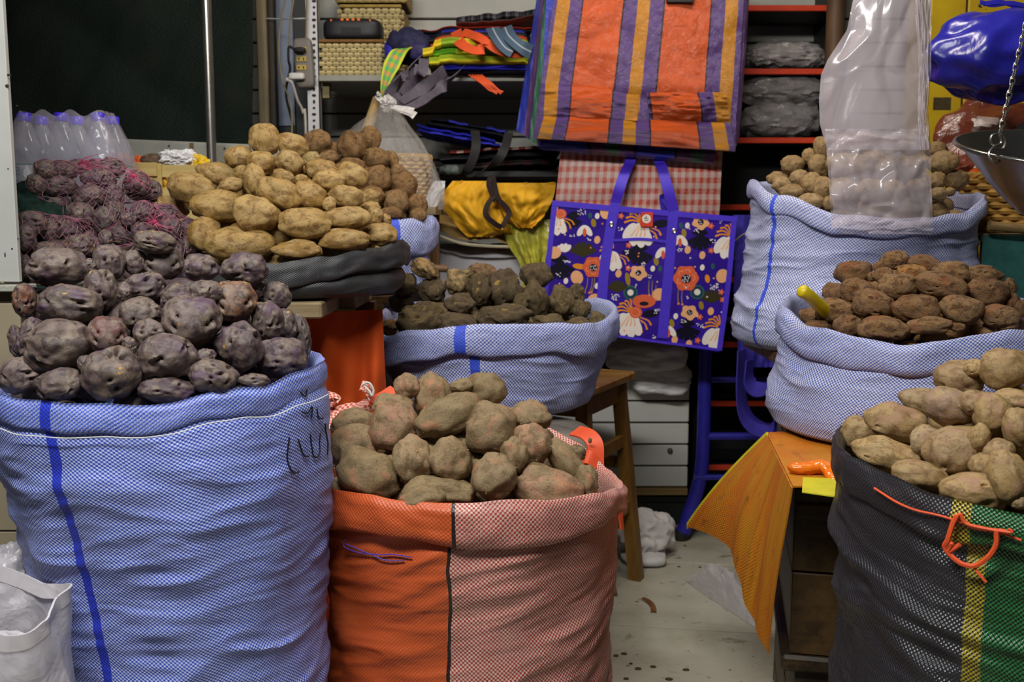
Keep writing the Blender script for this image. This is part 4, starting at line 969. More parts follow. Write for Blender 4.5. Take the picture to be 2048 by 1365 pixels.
# two stacked crates under the sack on the orange cloth, right
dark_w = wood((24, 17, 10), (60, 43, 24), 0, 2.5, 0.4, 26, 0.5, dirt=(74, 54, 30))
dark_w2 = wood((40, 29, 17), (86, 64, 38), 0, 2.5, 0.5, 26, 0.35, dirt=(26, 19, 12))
X0 = P(1590, 985, 1.80)[0]
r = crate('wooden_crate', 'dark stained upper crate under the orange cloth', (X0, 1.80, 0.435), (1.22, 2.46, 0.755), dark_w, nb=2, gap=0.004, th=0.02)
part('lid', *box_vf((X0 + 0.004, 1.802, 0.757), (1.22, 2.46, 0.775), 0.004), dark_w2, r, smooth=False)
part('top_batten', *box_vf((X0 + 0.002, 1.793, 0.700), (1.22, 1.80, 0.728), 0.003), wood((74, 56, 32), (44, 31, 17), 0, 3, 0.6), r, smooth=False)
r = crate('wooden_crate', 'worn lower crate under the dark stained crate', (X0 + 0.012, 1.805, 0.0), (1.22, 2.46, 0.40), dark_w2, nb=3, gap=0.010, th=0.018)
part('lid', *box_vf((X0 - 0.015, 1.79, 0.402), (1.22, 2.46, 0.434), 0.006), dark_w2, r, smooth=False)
for (px, py) in ((1622, 1278), (1643, 1318), (1650, 1270)):
    part('bolt_hole', *soft_vf(P(px, py, 1.804), (0.006, 0.003, 0.005), px, 0, 1, 2, 3), dark, r)
for o_ in [o for o in COL.objects if o.get('label') in ('dark stained upper crate under the orange cloth', 'worn lower crate under the dark stained crate')]:
    piv = np.array([X0, 1.80, 0.0]); L_ = np.array(o_.location); o_.location = rotz(math.radians(-12)) @ (L_ - piv) + piv; o_.rotation_euler = (0, 0, math.radians(-12))
# stand below the back right sack
r = empty('wooden_stand', (gx, gy, 0), 'dark wooden stand with splayed legs under the back right sack', 'stand')
part('top', *box_vf((gx - 0.27, gy - 0.23, 0.865), (gx + 0.27, gy + 0.23, 0.897), 0.004), tree, r, smooth=False)
for sx in (-1, 1):
    for sy in (-1, 1):
        e1 = np.array([1.0, 0, 0]); e2 = np.array([0, 1.0, 0]); part('leg', *leg_vf((gx + (0.225 if sx > 0 else (-0.225 if sy < 0 else -0.10)), gy + sy * 0.19, 0.864), (gx + (0.24 if sx > 0 else (-0.24 if sy < 0 else -0.10)), gy + sy * 0.20, 0.0), 0.036, 0.036), tree, r, smooth=False)

# ------------------------------------------------------------------ orange-yellow cloth over the crates
def ochre_mat():
    t = NT('ochre_weave'); uv = t.n('ShaderNodeUVMap').outputs[0]; s = t.sep(uv)
    w = t.math('MULTIPLY', t.math('SINE', t.math('MULTIPLY', s[0], 520.0)), t.math('SINE', t.math('MULTIPLY', s[1], 520.0)))
    n = t.noise(t.vmul(uv, (3, 1.2, 1)), 2.0, 4.0, 0.6); col = t.mix(t.step(n, 0.35, 0.68), lin((182, 120, 20)), lin((186, 92, 18)))
    col = t.mix(t.step(t.noise(t.vmul(uv, (26, 2.5, 1)), 1.0, 3.0), 0.5, 0.7, 0, 0.6), col, lin((140, 70, 14)))
    col = t.mix(t.step(w, 0.2, 0.9, 0, 0.35), col, lin((206, 156, 56)))
    col = t.mix(t.step(t.noise(uv, 18.0, 4.0), 0.60, 0.72, 0, 0.5), col, lin((110, 70, 20)))
    return t.fin(col, 0.6, t.bump(w, 0.5, 0.001), 0, 0.3)
ochre = ochre_mat()
oc = empty('draped_cloth', (0.50, 2.0, 0.4), 'orange-yellow cloth draped over the side of the crates', 'cloth')
nu, nv = 90, 70
def cl(u, v):
    """u: front to back, v: top fold to hem"""
    ta, tb_ = Pz(1586, 976, 0.7865), Pz(1535, 872, 0.7865); top = ta + (tb_ - ta) * u[..., None]
    hp_ = np.array([P(1541, 1307, 1.79), P(1516, 1262, 1.86), P(1500, 1220, 1.92), P(1490, 1160, 1.98), P(1475, 1112, 2.06), P(1440, 1076, 2.22), P(1385, 1054, 2.5)]); hem = spline(hp_, 200)[(u * 199).astype(int)]
    p = top * (1 - v[..., None]) + hem * v[..., None]
    d = -0.022 * np.sin(v * 2.6) * u - 0.012 * np.sin(u * 11 + 2 * v) * v * (1 - 0.6 * v) - 0.006 * np.sin(u * 27 + 4 * v) * v * (1 - 0.6 * v)
    rd = np.clip(1 - v * 14, 0, 1) ** 2
    p[..., 0] += d + 0.03 * rd * 0
    return p
u, v = np.meshgrid(np.linspace(0, 1, nu), np.linspace(0, 1, nv)); X = cl(u, v)
V, F, uv = thicken(X.reshape(-1, 3), grid_faces(nv, nu), np.stack([u.ravel() * 0.7, v.ravel() * 0.4], 1), nu, nv, 0.003)
part('hanging_side', V, F, ochre, oc, uv=uv)
V, F, uv = quadsheet_vf([Pz(1533, 868, 0.783) * 1.0, (1.1, 2.30, 0.7765), (1.1, 1.69, 0.7765), Pz(1586, 976, 0.784)], 40, 40, lambda u, v: np.stack([0 * u, 0 * u, 0.002 * np.sin(u * 20) * np.sin(v * 15) + 0.003], -1), 0.003)
part('top_side', V, F, ochre, oc, uv=uv * 0.6)
lime = plain((190, 180, 30), 0.6, 0.12)
V, F, uv = quadsheet_vf([Pz(1606, 955, 0.789), Pz(1690, 958, 0.789), Pz(1690, 996, 0.7875), Pz(1604, 984, 0.7875)], 12, 8, None, 0.002); part('lime_border', V, F, lime, oc, smooth=True)
# lime edging down the back edge of the hanging side
e = X[:, -1, :] + [0.0, 0.004, 0]; part('lime_edging', *ribbon_vf(e[::3], (0, 1, 0.2), 0.016, 0.004)[:2], lime, oc)

# ------------------------------------------------------------------ low slatted cabinet behind the stool, with white bags on it
cb = empty('low_cabinet', (0.2, 4.05, 0), 'low white cabinet of horizontal boards with a round knob', 'cabinet')
cxr = P(1377, 850, 3.96)[0]; white_board = plain((196, 194, 186), 0.45, 0.05, 4)
part('carcass', *box_vf((-0.55, 3.972, 0.10), (cxr, YW - 0.005, 0.64)), groove, cb, smooth=False)
zz = P(1300, 975, 3.96)[2]
for k in range(5):
    part('front_board', *box_vf((-0.55, 3.955, zz + k * 0.089 + 0.004), (cxr, 3.975, zz + (k + 1) * 0.089 - 0.004), 0.003), white_board, cb, smooth=False)
part('base_strip', *box_vf((-0.55, 3.95, zz - 0.03), (cxr, 3.975, zz - 0.002)), wood((128, 104, 60), (150, 124, 76), 0), cb, smooth=False)
part('plinth', *box_vf((-0.55, 3.985, 0.0), (cxr, YW - 0.005, zz - 0.031)), plain((28, 34, 30), 0.7), cb, smooth=False)
part('top', *box_vf((-0.56, 3.945, zz + 0.449), (cxr + 0.008, YW - 0.003, zz + 0.467), 0.003), white_board, cb, smooth=False)
part('knob', *soft_vf(P(1340, 902, 3.945), (0.011, 0.012, 0.011), 3, 0, 1, 2.0, 6), plain((96, 92, 90), 0.4, metal=0.6), cb)
ztop = zz + 0.468
white_cloth = plain((232, 228, 228), 0.7, 0.06, 8, 0.25)
for k, (px0, px1, py0, py1, Y, lab) in enumerate(((1215, 1372, 688, 742, 3.88, 'white folded plastic bags under the floral bag, upper of two'), (1270, 1382, 735, 790, 3.86, 'white folded plastic bag hanging over the cabinet edge'))):
    p, q = P(px0, py1, Y), P(px1, py0, Y); c = (p + q) / 2; c[1] += 0.06; h = (q - p) / 2
    V, F = soft_vf(c, (abs(h[0]), 0.12 - 0.04 * k, abs(h[2])), k + 2, 0.008, 9, 5.0, 22, ridged=0.004, zfreq=26); o = part('folded_bag', V, F, white_cloth); tag(o, lab, 'bag')
# pile of white sheets behind the middle sack
V, F = soft_vf(((P(830, 500, 3.75)[0] + P(1120, 500, 3.75)[0]) / 2 - 0.03, 3.96, (ztop + 0.0 + 1.135) / 2), (0.33, 0.26, (1.135 - ztop) / 2), 4, 0.02, 5, 7.0, 34, ridged=0.008); o = part('white_sheet', V, F, plain((190, 186, 190), 0.75, 0.05, 8, 0.2)); tag(o, 'white sheet draped over the stack below the yellow cloth', 'sheet')
# brown paper / straw brim below the yellow cloth
straw = wood((150, 118, 66), (178, 146, 92), 0, 20, 0.8, 60)
def brim_fn(u, v):
    return np.stack([0 * u, -0.05 * np.sin(u * math.pi) * v, 0.012 * np.sin(u * 7 + 2 * v) + 0.01 * fbm(np.stack([u * 6, v * 4, 0 * u], -1), 2)], -1)
V, F, uv = quadsheet_vf([P(850, 415, 3.85), P(1040, 430, 3.85), P(1030, 492, 3.62), P(848, 452, 3.66)], 40, 20, brim_fn, 0.006); bp = empty('paper_sheet', tuple(P(930, 490, 3.7)), 'brown paper sheet with a pale rim under the yellow cloth', 'paper'); part('sheet', V, F, straw, bp, uv=uv)
edge = spline([P(848, 452, 3.655), P(875, 470, 3.635), P(920, 486, 3.60), P(970, 492, 3.60), P(1030, 494, 3.615)], 40); part('pale_rim', *tube_vf(edge, 0.006, 6), plain((200, 186, 156), 0.8), bp)
# yellow cloth bag with dark straps
yel = plain((214, 158, 24), 0.7, 0.10, 7, 0.3)
def sheetpoly(name, outline, Y, mat, parent, seed=0, amp=0.03, freq=5.0, bulge=0.05, th=0.004, nu=46, nv=40, gather=0.0, tilt=0.0):
    """cloth hanging roughly upright: outline = rows (py, px_left, px_right)"""
    o = np.array(outline, float); t = np.linspace(0, 1, nv); k = np.linspace(0, 1, len(o))
    rows = spline(o, nv); u = np.linspace(0, 1, nu); X = np.zeros((nv, nu, 3))
    for i in range(nv):
        py, l, r = rows[i]; x = l + (r - l) * u; vv = np.full(nu, t[i])
        d = -bulge * np.sin(u * math.pi) * np.sin(0.25 + t[i] * 2.6) + amp * fbm(np.stack([u * freq, vv * freq * 0.8, 0 * u + seed], -1), 3) + 0.7 * amp * ridge(np.stack([u * freq * 0.7 + vv * 1.2, vv * freq * 0.5, 0 * u + seed + 5], -1), 2) + gather * np.sin(u * 26 + seed) * (0.3 + 0.7 * t[i]) + tilt * (t[i] - 0.5)
        X[i] = np.array([P(x[j], py, Y + d[j]) for j in range(nu)])
    uu, vv = np.meshgrid(u, t); V, F, uv = thicken(X.reshape(-1, 3), [(a, d, c, b) for a, b, c, d in grid_faces(nv, nu)], np.stack([uu.ravel(), 1 - vv.ravel()], 1), nu, nv, th)
    return part(name, V, F, mat, parent, uv=uv)
yb = empty('cloth_bag', tuple(P(1000, 480, 3.6)), 'yellow cloth bag with dark brown straps, left of the floral bag', 'bag')
sheetpoly('left_side', [(362, 905, 985), (385, 888, 985), (410, 882, 990), (440, 905, 1005), (462, 922, 1012), (474, 935, 985)], 3.56, yel, yb, 1, 0.020, 3.2, 0.05)
sheetpoly('right_side', [(366, 985, 1112), (390, 990, 1108), (415, 1000, 1098), (440, 1015, 1080), (456, 1040, 1062)], 3.54, yel, yb, 2, 0.020, 3.2, 0.05)
sheetpoly('middle', [(400, 975, 1015), (430, 978, 1012), (456, 985, 1020), (466, 965, 1030)], 3.58, yel, yb, 3, 0.010, 2.5, 0.03)
strap_br = plain((44, 28, 24), 0.7, 0.2)
for pts in ([(980, 352), (990, 385), (975, 410), (972, 430), (990, 448), (1004, 455)], [(985, 352), (995, 395), (1012, 415), (1018, 428), (1010, 445), (1004, 456)], [(983, 350), (978, 370), (988, 395), (992, 402)]):
    part('strap', *ribbon_vf(spline([P(x, y, 3.505) for x, y in pts], 26), (1, -0.4, 0.3), 0.020, 0.003)[:2], strap_br, yb)
# thin yellow-green plastic bag hanging below
o = sheetpoly('plastic_bag', [(440, 1005, 1100), (470, 1008, 1098), (500, 1022, 1096), (530, 1040, 1090), (575, 1045, 1088)], 3.60, film('lime_film', (196, 190, 70), 0.8, 0.3, 14, 0.5), None, 4, 0.012, 4, 0.03, gather=0.014); tag(o, 'thin yellow-green plastic bag hanging left of the floral bag', 'bag')
o = sheetpoly('paper_note', [(362, 868, 890), (385, 856, 888), (418, 846, 870)], 3.5, plain((208, 206, 210), 0.7, 0.03), None, 6, 0.006, 3, 0.01); tag(o, 'crumpled white paper beside the wicker basket', 'paper')

# ------------------------------------------------------------------ shelf things, upper left
def rope_basket(name, label, lo, hi, mat, rim, rows=6, cols=13, taper=0.0):
    """woven basket: body and fat rope strands, row by row"""
    lo, hi = np.array(lo, float), np.array(hi, float); r = empty(name, ((lo[0] + hi[0]) / 2, (lo[1] + hi[1]) / 2, lo[2]), label, 'basket')
    part('body', *box_vf(lo + [0.006, 0.006, 0], hi - [0.006, 0.006, 0.004], 0.004), plain((70, 54, 30), 0.8), r, smooth=False)
    hh = (hi[2] - lo[2] - 0.012) / rows
    for k in range(rows):
        z = lo[2] + (k + 0.5) * hh + 0.002; mb = MB()
        per = [(lo[0], lo[1]), (hi[0], lo[1]), (hi[0], hi[1]), (lo[0], hi[1])]
        for s in range(4):
            p, q = np.array(per[s]), np.array(per[(s + 1) % 4]); n = cols if s % 2 == 0 else max(4, int(cols * (hi[1] - lo[1]) / (hi[0] - lo[0])))
            for c in range(n):
                f0, f1 = (c + (0.5 if k % 2 else 0.0)) / n, (c + (1.45 if k % 2 else 0.95)) / n
                if f1 > 1.02: f1 = 1.0
                if f1 - f0 < 0.02: continue
                a_, b_ = p + (q - p) * f0, p + (q - p) * f1; d = (b_ - a_) / (np.linalg.norm(b_ - a_) + 1e-9); nn = np.array([d[1], -d[0]])
                pts = [np.append(a_ - nn * 0.002, z), np.append(a_ * 0.75 + b_ * 0.25 + nn * 0.004, z), np.append(a_ * 0.25 + b_ * 0.75 + nn * 0.004, z), np.append(b_ - nn * 0.002, z)]
                mb.tube(pts, [hh * 0.35, hh * 0.56, hh * 0.56, hh * 0.35], 6)
        mb.build('woven_row', mat, r, smooth=True)
    for zz_, m in ((hi[2], rim), (lo[2] + 0.004, rim)):
        part('rim', *tube_vf([(lo[0], lo[1], zz_), (hi[0], lo[1], zz_), (hi[0], hi[1], zz_), (lo[0], hi[1], zz_), (lo[0], lo[1], zz_)], 0.006, 6), m, r)
    return r
rope = plain((186, 168, 120), 0.8, 0.12, 30, 0.4); rope_rim = plain((128, 88, 44), 0.7, 0.15, 30, 0.3); rope_rim2 = plain((160, 132, 66), 0.7, 0.15, 30, 0.3)
A0, A1 = P(638, 141, 3.74), P(764, 82, 3.74)
rope_basket('woven_basket', 'cream rope basket with brown rims under the black speaker', (A0[0], 3.74, zs + 0.002), (A1[0], 3.94, A1[2]), rope, rope_rim, 7, 9)
B0, B1 = P(682, 80, 3.97), P(790, -8, 3.97)
rope_basket('woven_basket', 'tall cream rope basket behind the black speaker', (B0[0], 3.97, zs + 0.002), (B1[0] + 0.02, 4.2, P(700, 12, 3.97)[2]), rope, rope_rim2, 14, 8)
rope_basket('woven_basket', 'uppermost cream rope basket stacked at the top edge', (B0[0] - 0.01, 3.97, P(700, 10, 3.97)[2] + 0.01), (B1[0] + 0.035, 4.2, P(700, -40, 3.97)[2]), rope, rope_rim2, 5, 8)
sk = empty('bluetooth_speaker', tuple(P(702, 80, 3.8)), 'black speaker with orange button marks on the rope basket', 'speaker')
S0, S1 = P(642, 80, 3.75), P(760, 32, 3.75); cS = (S0 + S1) / 2; zb = A1[2] + 0.007
hS = (S1[2] - zb) / 2; part('case', *soft_vf((cS[0], 3.83, zb + hS), ((S1[0] - S0[0]) / 2, 0.07, hS), 1, 0.0, 1, 4.5, 16), plain((26, 24, 27), 0.5, 0.1, 60, 0.2), sk)
icon = plain((232, 120, 30), 0.5, 0.02)
for px in (662, 684, 695, 706, 717, 740):
    w = 0.003 if px in (662, 740) else 0.006; c = P(px, 39.5 if px not in (662, 740) else 41, 3.765)
    part('button_mark', *soft_vf(c, (w, 0.004, 0.0045), px, 0, 1, 4, 3), icon, sk)
part('display', *box_vf(P(682, 66, 3.7575), P(722, 55, 3.764)), plain((14, 13, 15), 0.6), sk, smooth=False)
# power strip, plugs and cables
grey_pl = plain((112, 104, 98), 0.5, 0.06); outlet = plain((176, 150, 60), 0.5, 0.05)
ps = empty('power_strip', tuple(P(602, 175, 3.70)), 'grey power strip with yellow sockets beside the perforated upright', 'power strip')
p, q = P(592, 176, 3.70), P(626, 77, 3.70); c = (p + q) / 2
part('case', *soft_vf(c + [0, 0.0, 0], ((q[0] - p[0]) / 2, 0.018, (q[2] - p[2]) / 2), 1, 0, 1, 7, 14, rot=roty(-0.06)), grey_pl, ps)
for py in (99, 118, 135):
    cc = P(603, py, 3.68); s_ = part('socket', *box_vf(cc - [0.018, 0.002, 0.009], cc + [0.018, 0.004, 0.009], 0.001), outlet, ps, smooth=False)
    for dx in (-0.009, 0.008):
        part('slot', *box_vf(cc + [dx - 0.002, -0.004, -0.004], cc + [dx + 0.002, -0.002, 0.004]), dark, s_, smooth=False)
pl = empty('plug', tuple(P(590, 100, 3.67)), 'black plug pushed into the power strip', 'plug')
part('body', *soft_vf(P(600, 100, 3.664), (0.021, 0.013, 0.010), 1, 0, 1, 3, 8), dark, pl); part('cable', *tube_vf(spline([P(590, 100, 3.664), P(578, 94, 3.66), P(577, 120, 3.66), P(580, 140, 3.68), P(572, 190, 3.7), P(588, 270, 3.72), P(590, 420, 3.74), (P(590, 420, 3.74)[0], 3.74, 0.3)], 60), 0.005, 6), dark, pl)
pl = empty('plug', tuple(P(595, 153, 3.67)), 'white charger plugged into the power strip', 'plug')
part('body', *soft_vf(P(594, 153, 3.667), (0.028, 0.016, 0.012), 1, 0, 1, 5, 8), plain((200, 196, 190), 0.4, 0.03), pl); part('cable', *tube_vf(spline([P(580, 155, 3.667), P(573, 160, 3.66), P(584, 166, 3.66), P(595, 200, 3.68), P(606, 225, 3.70), P(612, 280, 3.70), (P(612, 280, 3.70)[0], 3.70, 0.5)], 60), 0.005, 6), plain((170, 164, 156), 0.5), pl)
cable_m = plain((126, 112, 84), 0.5); cable_g = plain((84, 80, 78), 0.5)
for pts, m, lab in (([(590, -20), (584, 20), (580, 50), (578, 92)], cable_m, 'beige cable running down to the black plug'), ([(614, -20), (613, 30), (612, 76)], cable_m, 'beige cable feeding the power strip from above'), ([(574, -20), (560, 55), (558, 110), (566, 165), (580, 200), (584, 240), (583, 300)], cable_m, 'long thin beige cable hanging left of the power strip')):
    o = part('cable', *tube_vf(spline([P(x, y, 3.69) for x, y in pts], 40), 0.0035, 6), m); tag(o, lab, 'cable')
o = part('tie_string', *tube_vf(spline([P(534, 37, 3.845), P(560, 38, 3.80), P(590, 37.5, 3.70), P(616, 36.5, 3.712)], 16), 0.0024, 5), plain((190, 188, 184), 0.7)); tag(o, 'white string tied between wooden post and upright', 'string')
# ------------------------------------------------------------------ folded market bags on the upper shelf
def checks(name, cols, size=(0.05, 0.05), rough=0.7, line=None):
    """printed plaid: cols = [base, across, along]"""
    t = NT(name); uv = t.n('ShaderNodeUVMap').outputs[0]; s = t.sep(uv)
    fa = t.math('GREATER_THAN', t.math('FRACT', t.math('DIVIDE', s[0], size[0])), 0.5); fb = t.math('GREATER_THAN', t.math('FRACT', t.math('DIVIDE', s[1], size[1])), 0.5)
    c = t.mix(t.math('MULTIPLY', fa, 0.75), lin(cols[0]), lin(cols[1])); c = t.mix(t.math('MULTIPLY', fb, 0.6), c, lin(cols[2]))
    return t.fin(c, rough, None, 0, 0.3)
GX = np.linspace(-0.6, 0.5, 221)
def fold_vf(pl, pr, Y, thick, depth, seed, wav=0.006, top=None, n=44):
    """one folded layer lying on the ones below: its front edge runs from pixel pl to pixel pr; rounded front fold"""
    a_, b_ = P(pl[0], pl[1], Y), P(pr[0], pr[1], Y); f = np.linspace(0, 1, n); c = a_ + (b_ - a_) * f[:, None]; L = np.linalg.norm(b_ - a_)
    z = c[:, 2] + wav * fbm(np.stack([f * 5 + seed, 0 * f + seed * 1.7, 0 * f + 0.3], -1), 2); w2 = 0.02 * fbm(np.stack([f * 3 + seed, 0 * f + seed * 0.7, 0 * f + 4.3], -1), 2)
    if top is not None:
        z = np.maximum(z, np.interp(c[:, 0], GX, top) + 0.0015); inside = (GX >= c[0, 0]) & (GX <= c[-1, 0]); top[inside] = np.maximum(top[inside], np.interp(GX[inside], c[:, 0], z + thick))
    sec = spline([(depth, 0.0), (depth * 0.5, 0.0), (0.012, 0.0), (0.0, thick * 0.5), (0.012, thick), (depth * 0.5, thick), (depth, thick), (depth, thick * 0.5)], 26)
    V = np.stack([np.broadcast_to(c[:, None, 0], (n, len(sec))), c[:, None, 1] + sec[None, :, 0] + w2[:, None] * (1 - sec[None, :, 0] / depth), z[:, None] + np.clip(sec[None, :, 1], 0, thick)], -1).reshape(-1, 3)
    uv = np.stack([np.repeat(f * L, len(sec)), np.tile(np.arange(len(sec)) * 0.01, n)], -1)
    F = grid_faces(n, len(sec), True); F += [tuple(range(len(sec))), tuple((n - 1) * len(sec) + j for j in range(len(sec)))[::-1]]
    return V, F, uv
lay = [ # left px, right px, depth plane, thickness, colour material, label
 ((862, 148), (1060, 152), 3.66, 0.006, plain((40, 36, 44), 0.7), 'lowest dark folded bag in the shelf pile'),
 ((878, 138), (1052, 161), 3.64, 0.008, plain((52, 58, 190), 0.6), 'bright blue folded bag low in the shelf pile'),
 ((880, 133), (1058, 148), 3.65, 0.010, plain((70, 66, 200), 0.6), 'violet-blue folded bag under the yellow one'),
 ((858, 130), (1058, 150), 3.62, 0.034, checks('check_yellow_green', [(206, 190, 30), (206, 190, 30), (96, 160, 30)], (0.4, 0.2)), 'yellow and green folded bag with open edges'),
 ((866, 120), (1058, 128), 3.63, 0.026, checks('check_green_yellow', [(92, 156, 28), (210, 194, 34), (210, 194, 34)], (0.16, 0.3)), 'green and yellow checked folded bag in mid pile'),
 ((846, 112), (1056, 112), 3.62, 0.034, checks('check_yellow_block', [(214, 188, 34), (82, 150, 40), (214, 188, 34)], (0.13, 0.4)), 'yellow folded bag with green blocks'),
 ((862, 96), (1058, 106), 3.66, 0.014, plain((196, 74, 30), 0.7), 'orange folded bag above the yellow ones'),
 ((836, 84), (1060, 92), 3.70, 0.020, plain((26, 24, 34), 0.7), 'black folded bag in the upper shelf pile'),
 ((850, 74), (1060, 78), 3.72, 0.012, checks('check_blue_dark', [(20, 20, 40), (62, 60, 180), (24, 22, 40)], (0.12, 0.4)), 'dark folded bag with a blue band'),
 ((838, 66), (1062, 66), 3.73, 0.008, plain((34, 26, 30), 0.7), 'thin black folded bag with orange piping'),
 ((842, 60), (1062, 58), 3.74, 0.005, plain((196, 70, 34), 0.7), 'thin orange edge of a folded bag near the pile top'),
 ((912, 50), (1070, 36), 3.78, 0.006, plain((120, 96, 90), 0.7), 'pale red edged bag under the striped black one'),
]
def bars(name, c1, c2, w=0.02):
    t = NT(name); s = t.sep(t.n('ShaderNodeUVMap').outputs[0]); f = t.noise(t.vmul(t.n('ShaderNodeUVMap').outputs[0], (60, 0.0, 1)), 1.0, 3.0)
    return t.fin(t.mix(t.step(f, 0.45, 0.6), lin(c1), lin(c2)), 0.75, None, 0, 0.2)
lay.append(((912, 46), (1075, 30), 3.80, 0.028, bars('black_grey_stripes', (20, 19, 22), (84, 80, 88)), 'black bag with grey stripes on top of the shelf pile'))
TOP = np.full(221, zs + 0.001)
for k, (pl_, pr_, Y, th, m, lab) in enumerate(lay):
    V, F, uv = fold_vf(pl_, pr_, Y, th * 0.9, 0.34, k * 2.3 + 1, 0.007, TOP); o = part('folded_bag', V, F, m, uv=uv); tag(o, lab, 'bag', 'folded bags on the shelf')
navy = plain((30, 30, 62), 0.75, 0.12); blue_b = plain((52, 48, 178), 0.7, 0.1)
V, F = soft_vf(P(822, 96, 3.74), (0.07, 0.10, 0.05), 6, 0.018, 12, 2.6, 18, ridged=0.01); o = part('cloth_bundle', V, F, navy); tag(o, 'navy cloth bundle at the left of the shelf pile', 'cloth')
V, F = soft_vf(P(788, 108, 3.74), (0.03, 0.08, 0.05), 8, 0.01, 12, 2.6, 14); o = part('cloth_bundle', V, F, blue_b); tag(o, 'bright blue cloth beside the rope basket', 'cloth')
V, F = soft_vf(P(838, 104, 3.66), (0.03, 0.03, 0.03), 12, 0.008, 16, 3, 12); o = part('cloth_bundle', V, F, plain((44, 36, 84), 0.7)); tag(o, 'small dark violet cloth fold before the pile', 'cloth')
# straps hanging from the pile
def strap(name, lab, pts, Y, w, mat, side=(0.8, 0.5, 0.3), grp=None, th=0.003):
    pp = [P(x, y, Y + (d if len(r) else 0)) for (x, y, *r) in pts for d in [r[0] if r else 0]]
    V, F, uv = ribbon_vf(spline(pp, 46), side, w, th); o = part(name, V, F, mat, uv=uv); tag(o, lab, 'strap', grp); return o
grey_st = plain((92, 84, 96), 0.75, 0.15, 40, 0.3)
strap('bag_strap', 'grey strap looping down at the left of the pile', [(846, 112, 0.04), (815, 140, -0.03), (786, 175, -0.05), (776, 200, -0.05), (784, 204, -0.04), (806, 190, -0.02), (834, 140, 0), (848, 120, 0.03)], 3.62, 0.045, grey_st, (0.6, 0.3, 0.7))
strap('bag_strap', 'grey strap hanging forward below the pile, right one', [(925, 138, 0.04), (890, 170, -0.04), (850, 198, -0.05), (815, 212, -0.05), (800, 206, -0.04), (840, 180, -0.03), (890, 140, 0.02)], 3.62, 0.045, grey_st, (0.6, 0.3, 0.7))
strap('bag_strap', 'short grey strap loop below the yellow bag', [(848, 118, 0.02), (846, 140, -0.03), (838, 150, -0.03), (840, 130, 0.0)], 3.60, 0.035, grey_st, (1, 0.3, 0.1))
def plaid_strap():
    t = NT('plaid_strap'); uv = t.n('ShaderNodeUVMap').outputs[0]; s = t.sep(uv)
    a_ = t.math('GREATER_THAN', t.math('FRACT', t.math('MULTIPLY', s[1], 30.0)), 0.5); b_ = t.math('GREATER_THAN', t.math('FRACT', t.math('MULTIPLY', s[0], 2.5)), 0.5)
    c = t.mix(a_, lin((216, 150, 40)), lin((120, 180, 40))); c = t.mix(t.math('MULTIPLY', b_, 0.6), c, lin((40, 140, 120))); e = t.math('GREATER_THAN', t.math('ABSOLUTE', t.math('SUBTRACT', s[0], 0.5)), 0.36)
    return t.fin(t.mix(e, c, lin((190, 206, 40))), 0.7)
strap('bag_strap', 'green and orange checked strap hanging beside the basket', [(820, 92, 0.04), (800, 102, -0.02), (786, 125, -0.05), (775, 150, -0.06), (768, 175, -0.06), (764, 195, -0.05)], 3.63, [0.055] * 20 + list(np.linspace(0.055, 0.008, 26)), plaid_strap(), (1, 0.2, 0.2))
or_st = plain((206, 76, 30), 0.7, 0.1); tl_st = NT('blue_grey_strap'); _s = tl_st.sep(tl_st.n('ShaderNodeUVMap').outputs[0]); _f = tl_st.math('LESS_THAN', tl_st.math('ABSOLUTE', tl_st.math('SUBTRACT', _s[0], 0.5)), 0.05); tl_st = tl_st.fin(tl_st.mix(_f, lin((60, 80, 100)), lin((150, 160, 170))), 0.75)
strap('bag_strap', 'orange strap looped over the yellow folded bags', [(912, 62, 0.06), (920, 85, -0.03), (945, 100, -0.06), (962, 100, -0.06), (972, 88, -0.03), (958, 80, 0.0)], 3.62, 0.04, or_st, (0.5, 0.5, 0.6))
strap('bag_strap', 'orange strap crossing towards the striped bag', [(925, 64, 0.04), (960, 76, -0.04), (990, 98, -0.06), (1020, 108, -0.06), (1055, 106, -0.04)], 3.62, 0.032, or_st, (0.3, 0.5, 0.8))
strap('bag_strap', 'blue-grey striped strap over the orange one, left half', [(985, 56, 0.06), (995, 75, -0.03), (1010, 95, -0.06), (1026, 104, -0.06)], 3.60, 0.05, tl_st, (0.9, 0.4, 0.3))
strap('bag_strap', 'blue-grey striped strap curling near the striped bag', [(1010, 55, 0.06), (1018, 72, -0.02), (1040, 92, -0.05), (1062, 104, -0.03)], 3.59, 0.05, tl_st, (0.7, 0.4, 0.5))
for k in range(5):
    strap('cord', 'thin orange cord below the shelf pile, ' + ORD[k] + ' from left', [(938 + k * 6, 150, 0.02), (962 + k * 5, 166, -0.02), (978 + k * 5, 180 + (k % 3), -0.02), (990 + k * 4, 184 + k % 2 * 4, -0.02)], 3.60, 0.006, or_st, (0.5, 0.3, 0.7), 'orange cords below the shelf pile', 0.004)

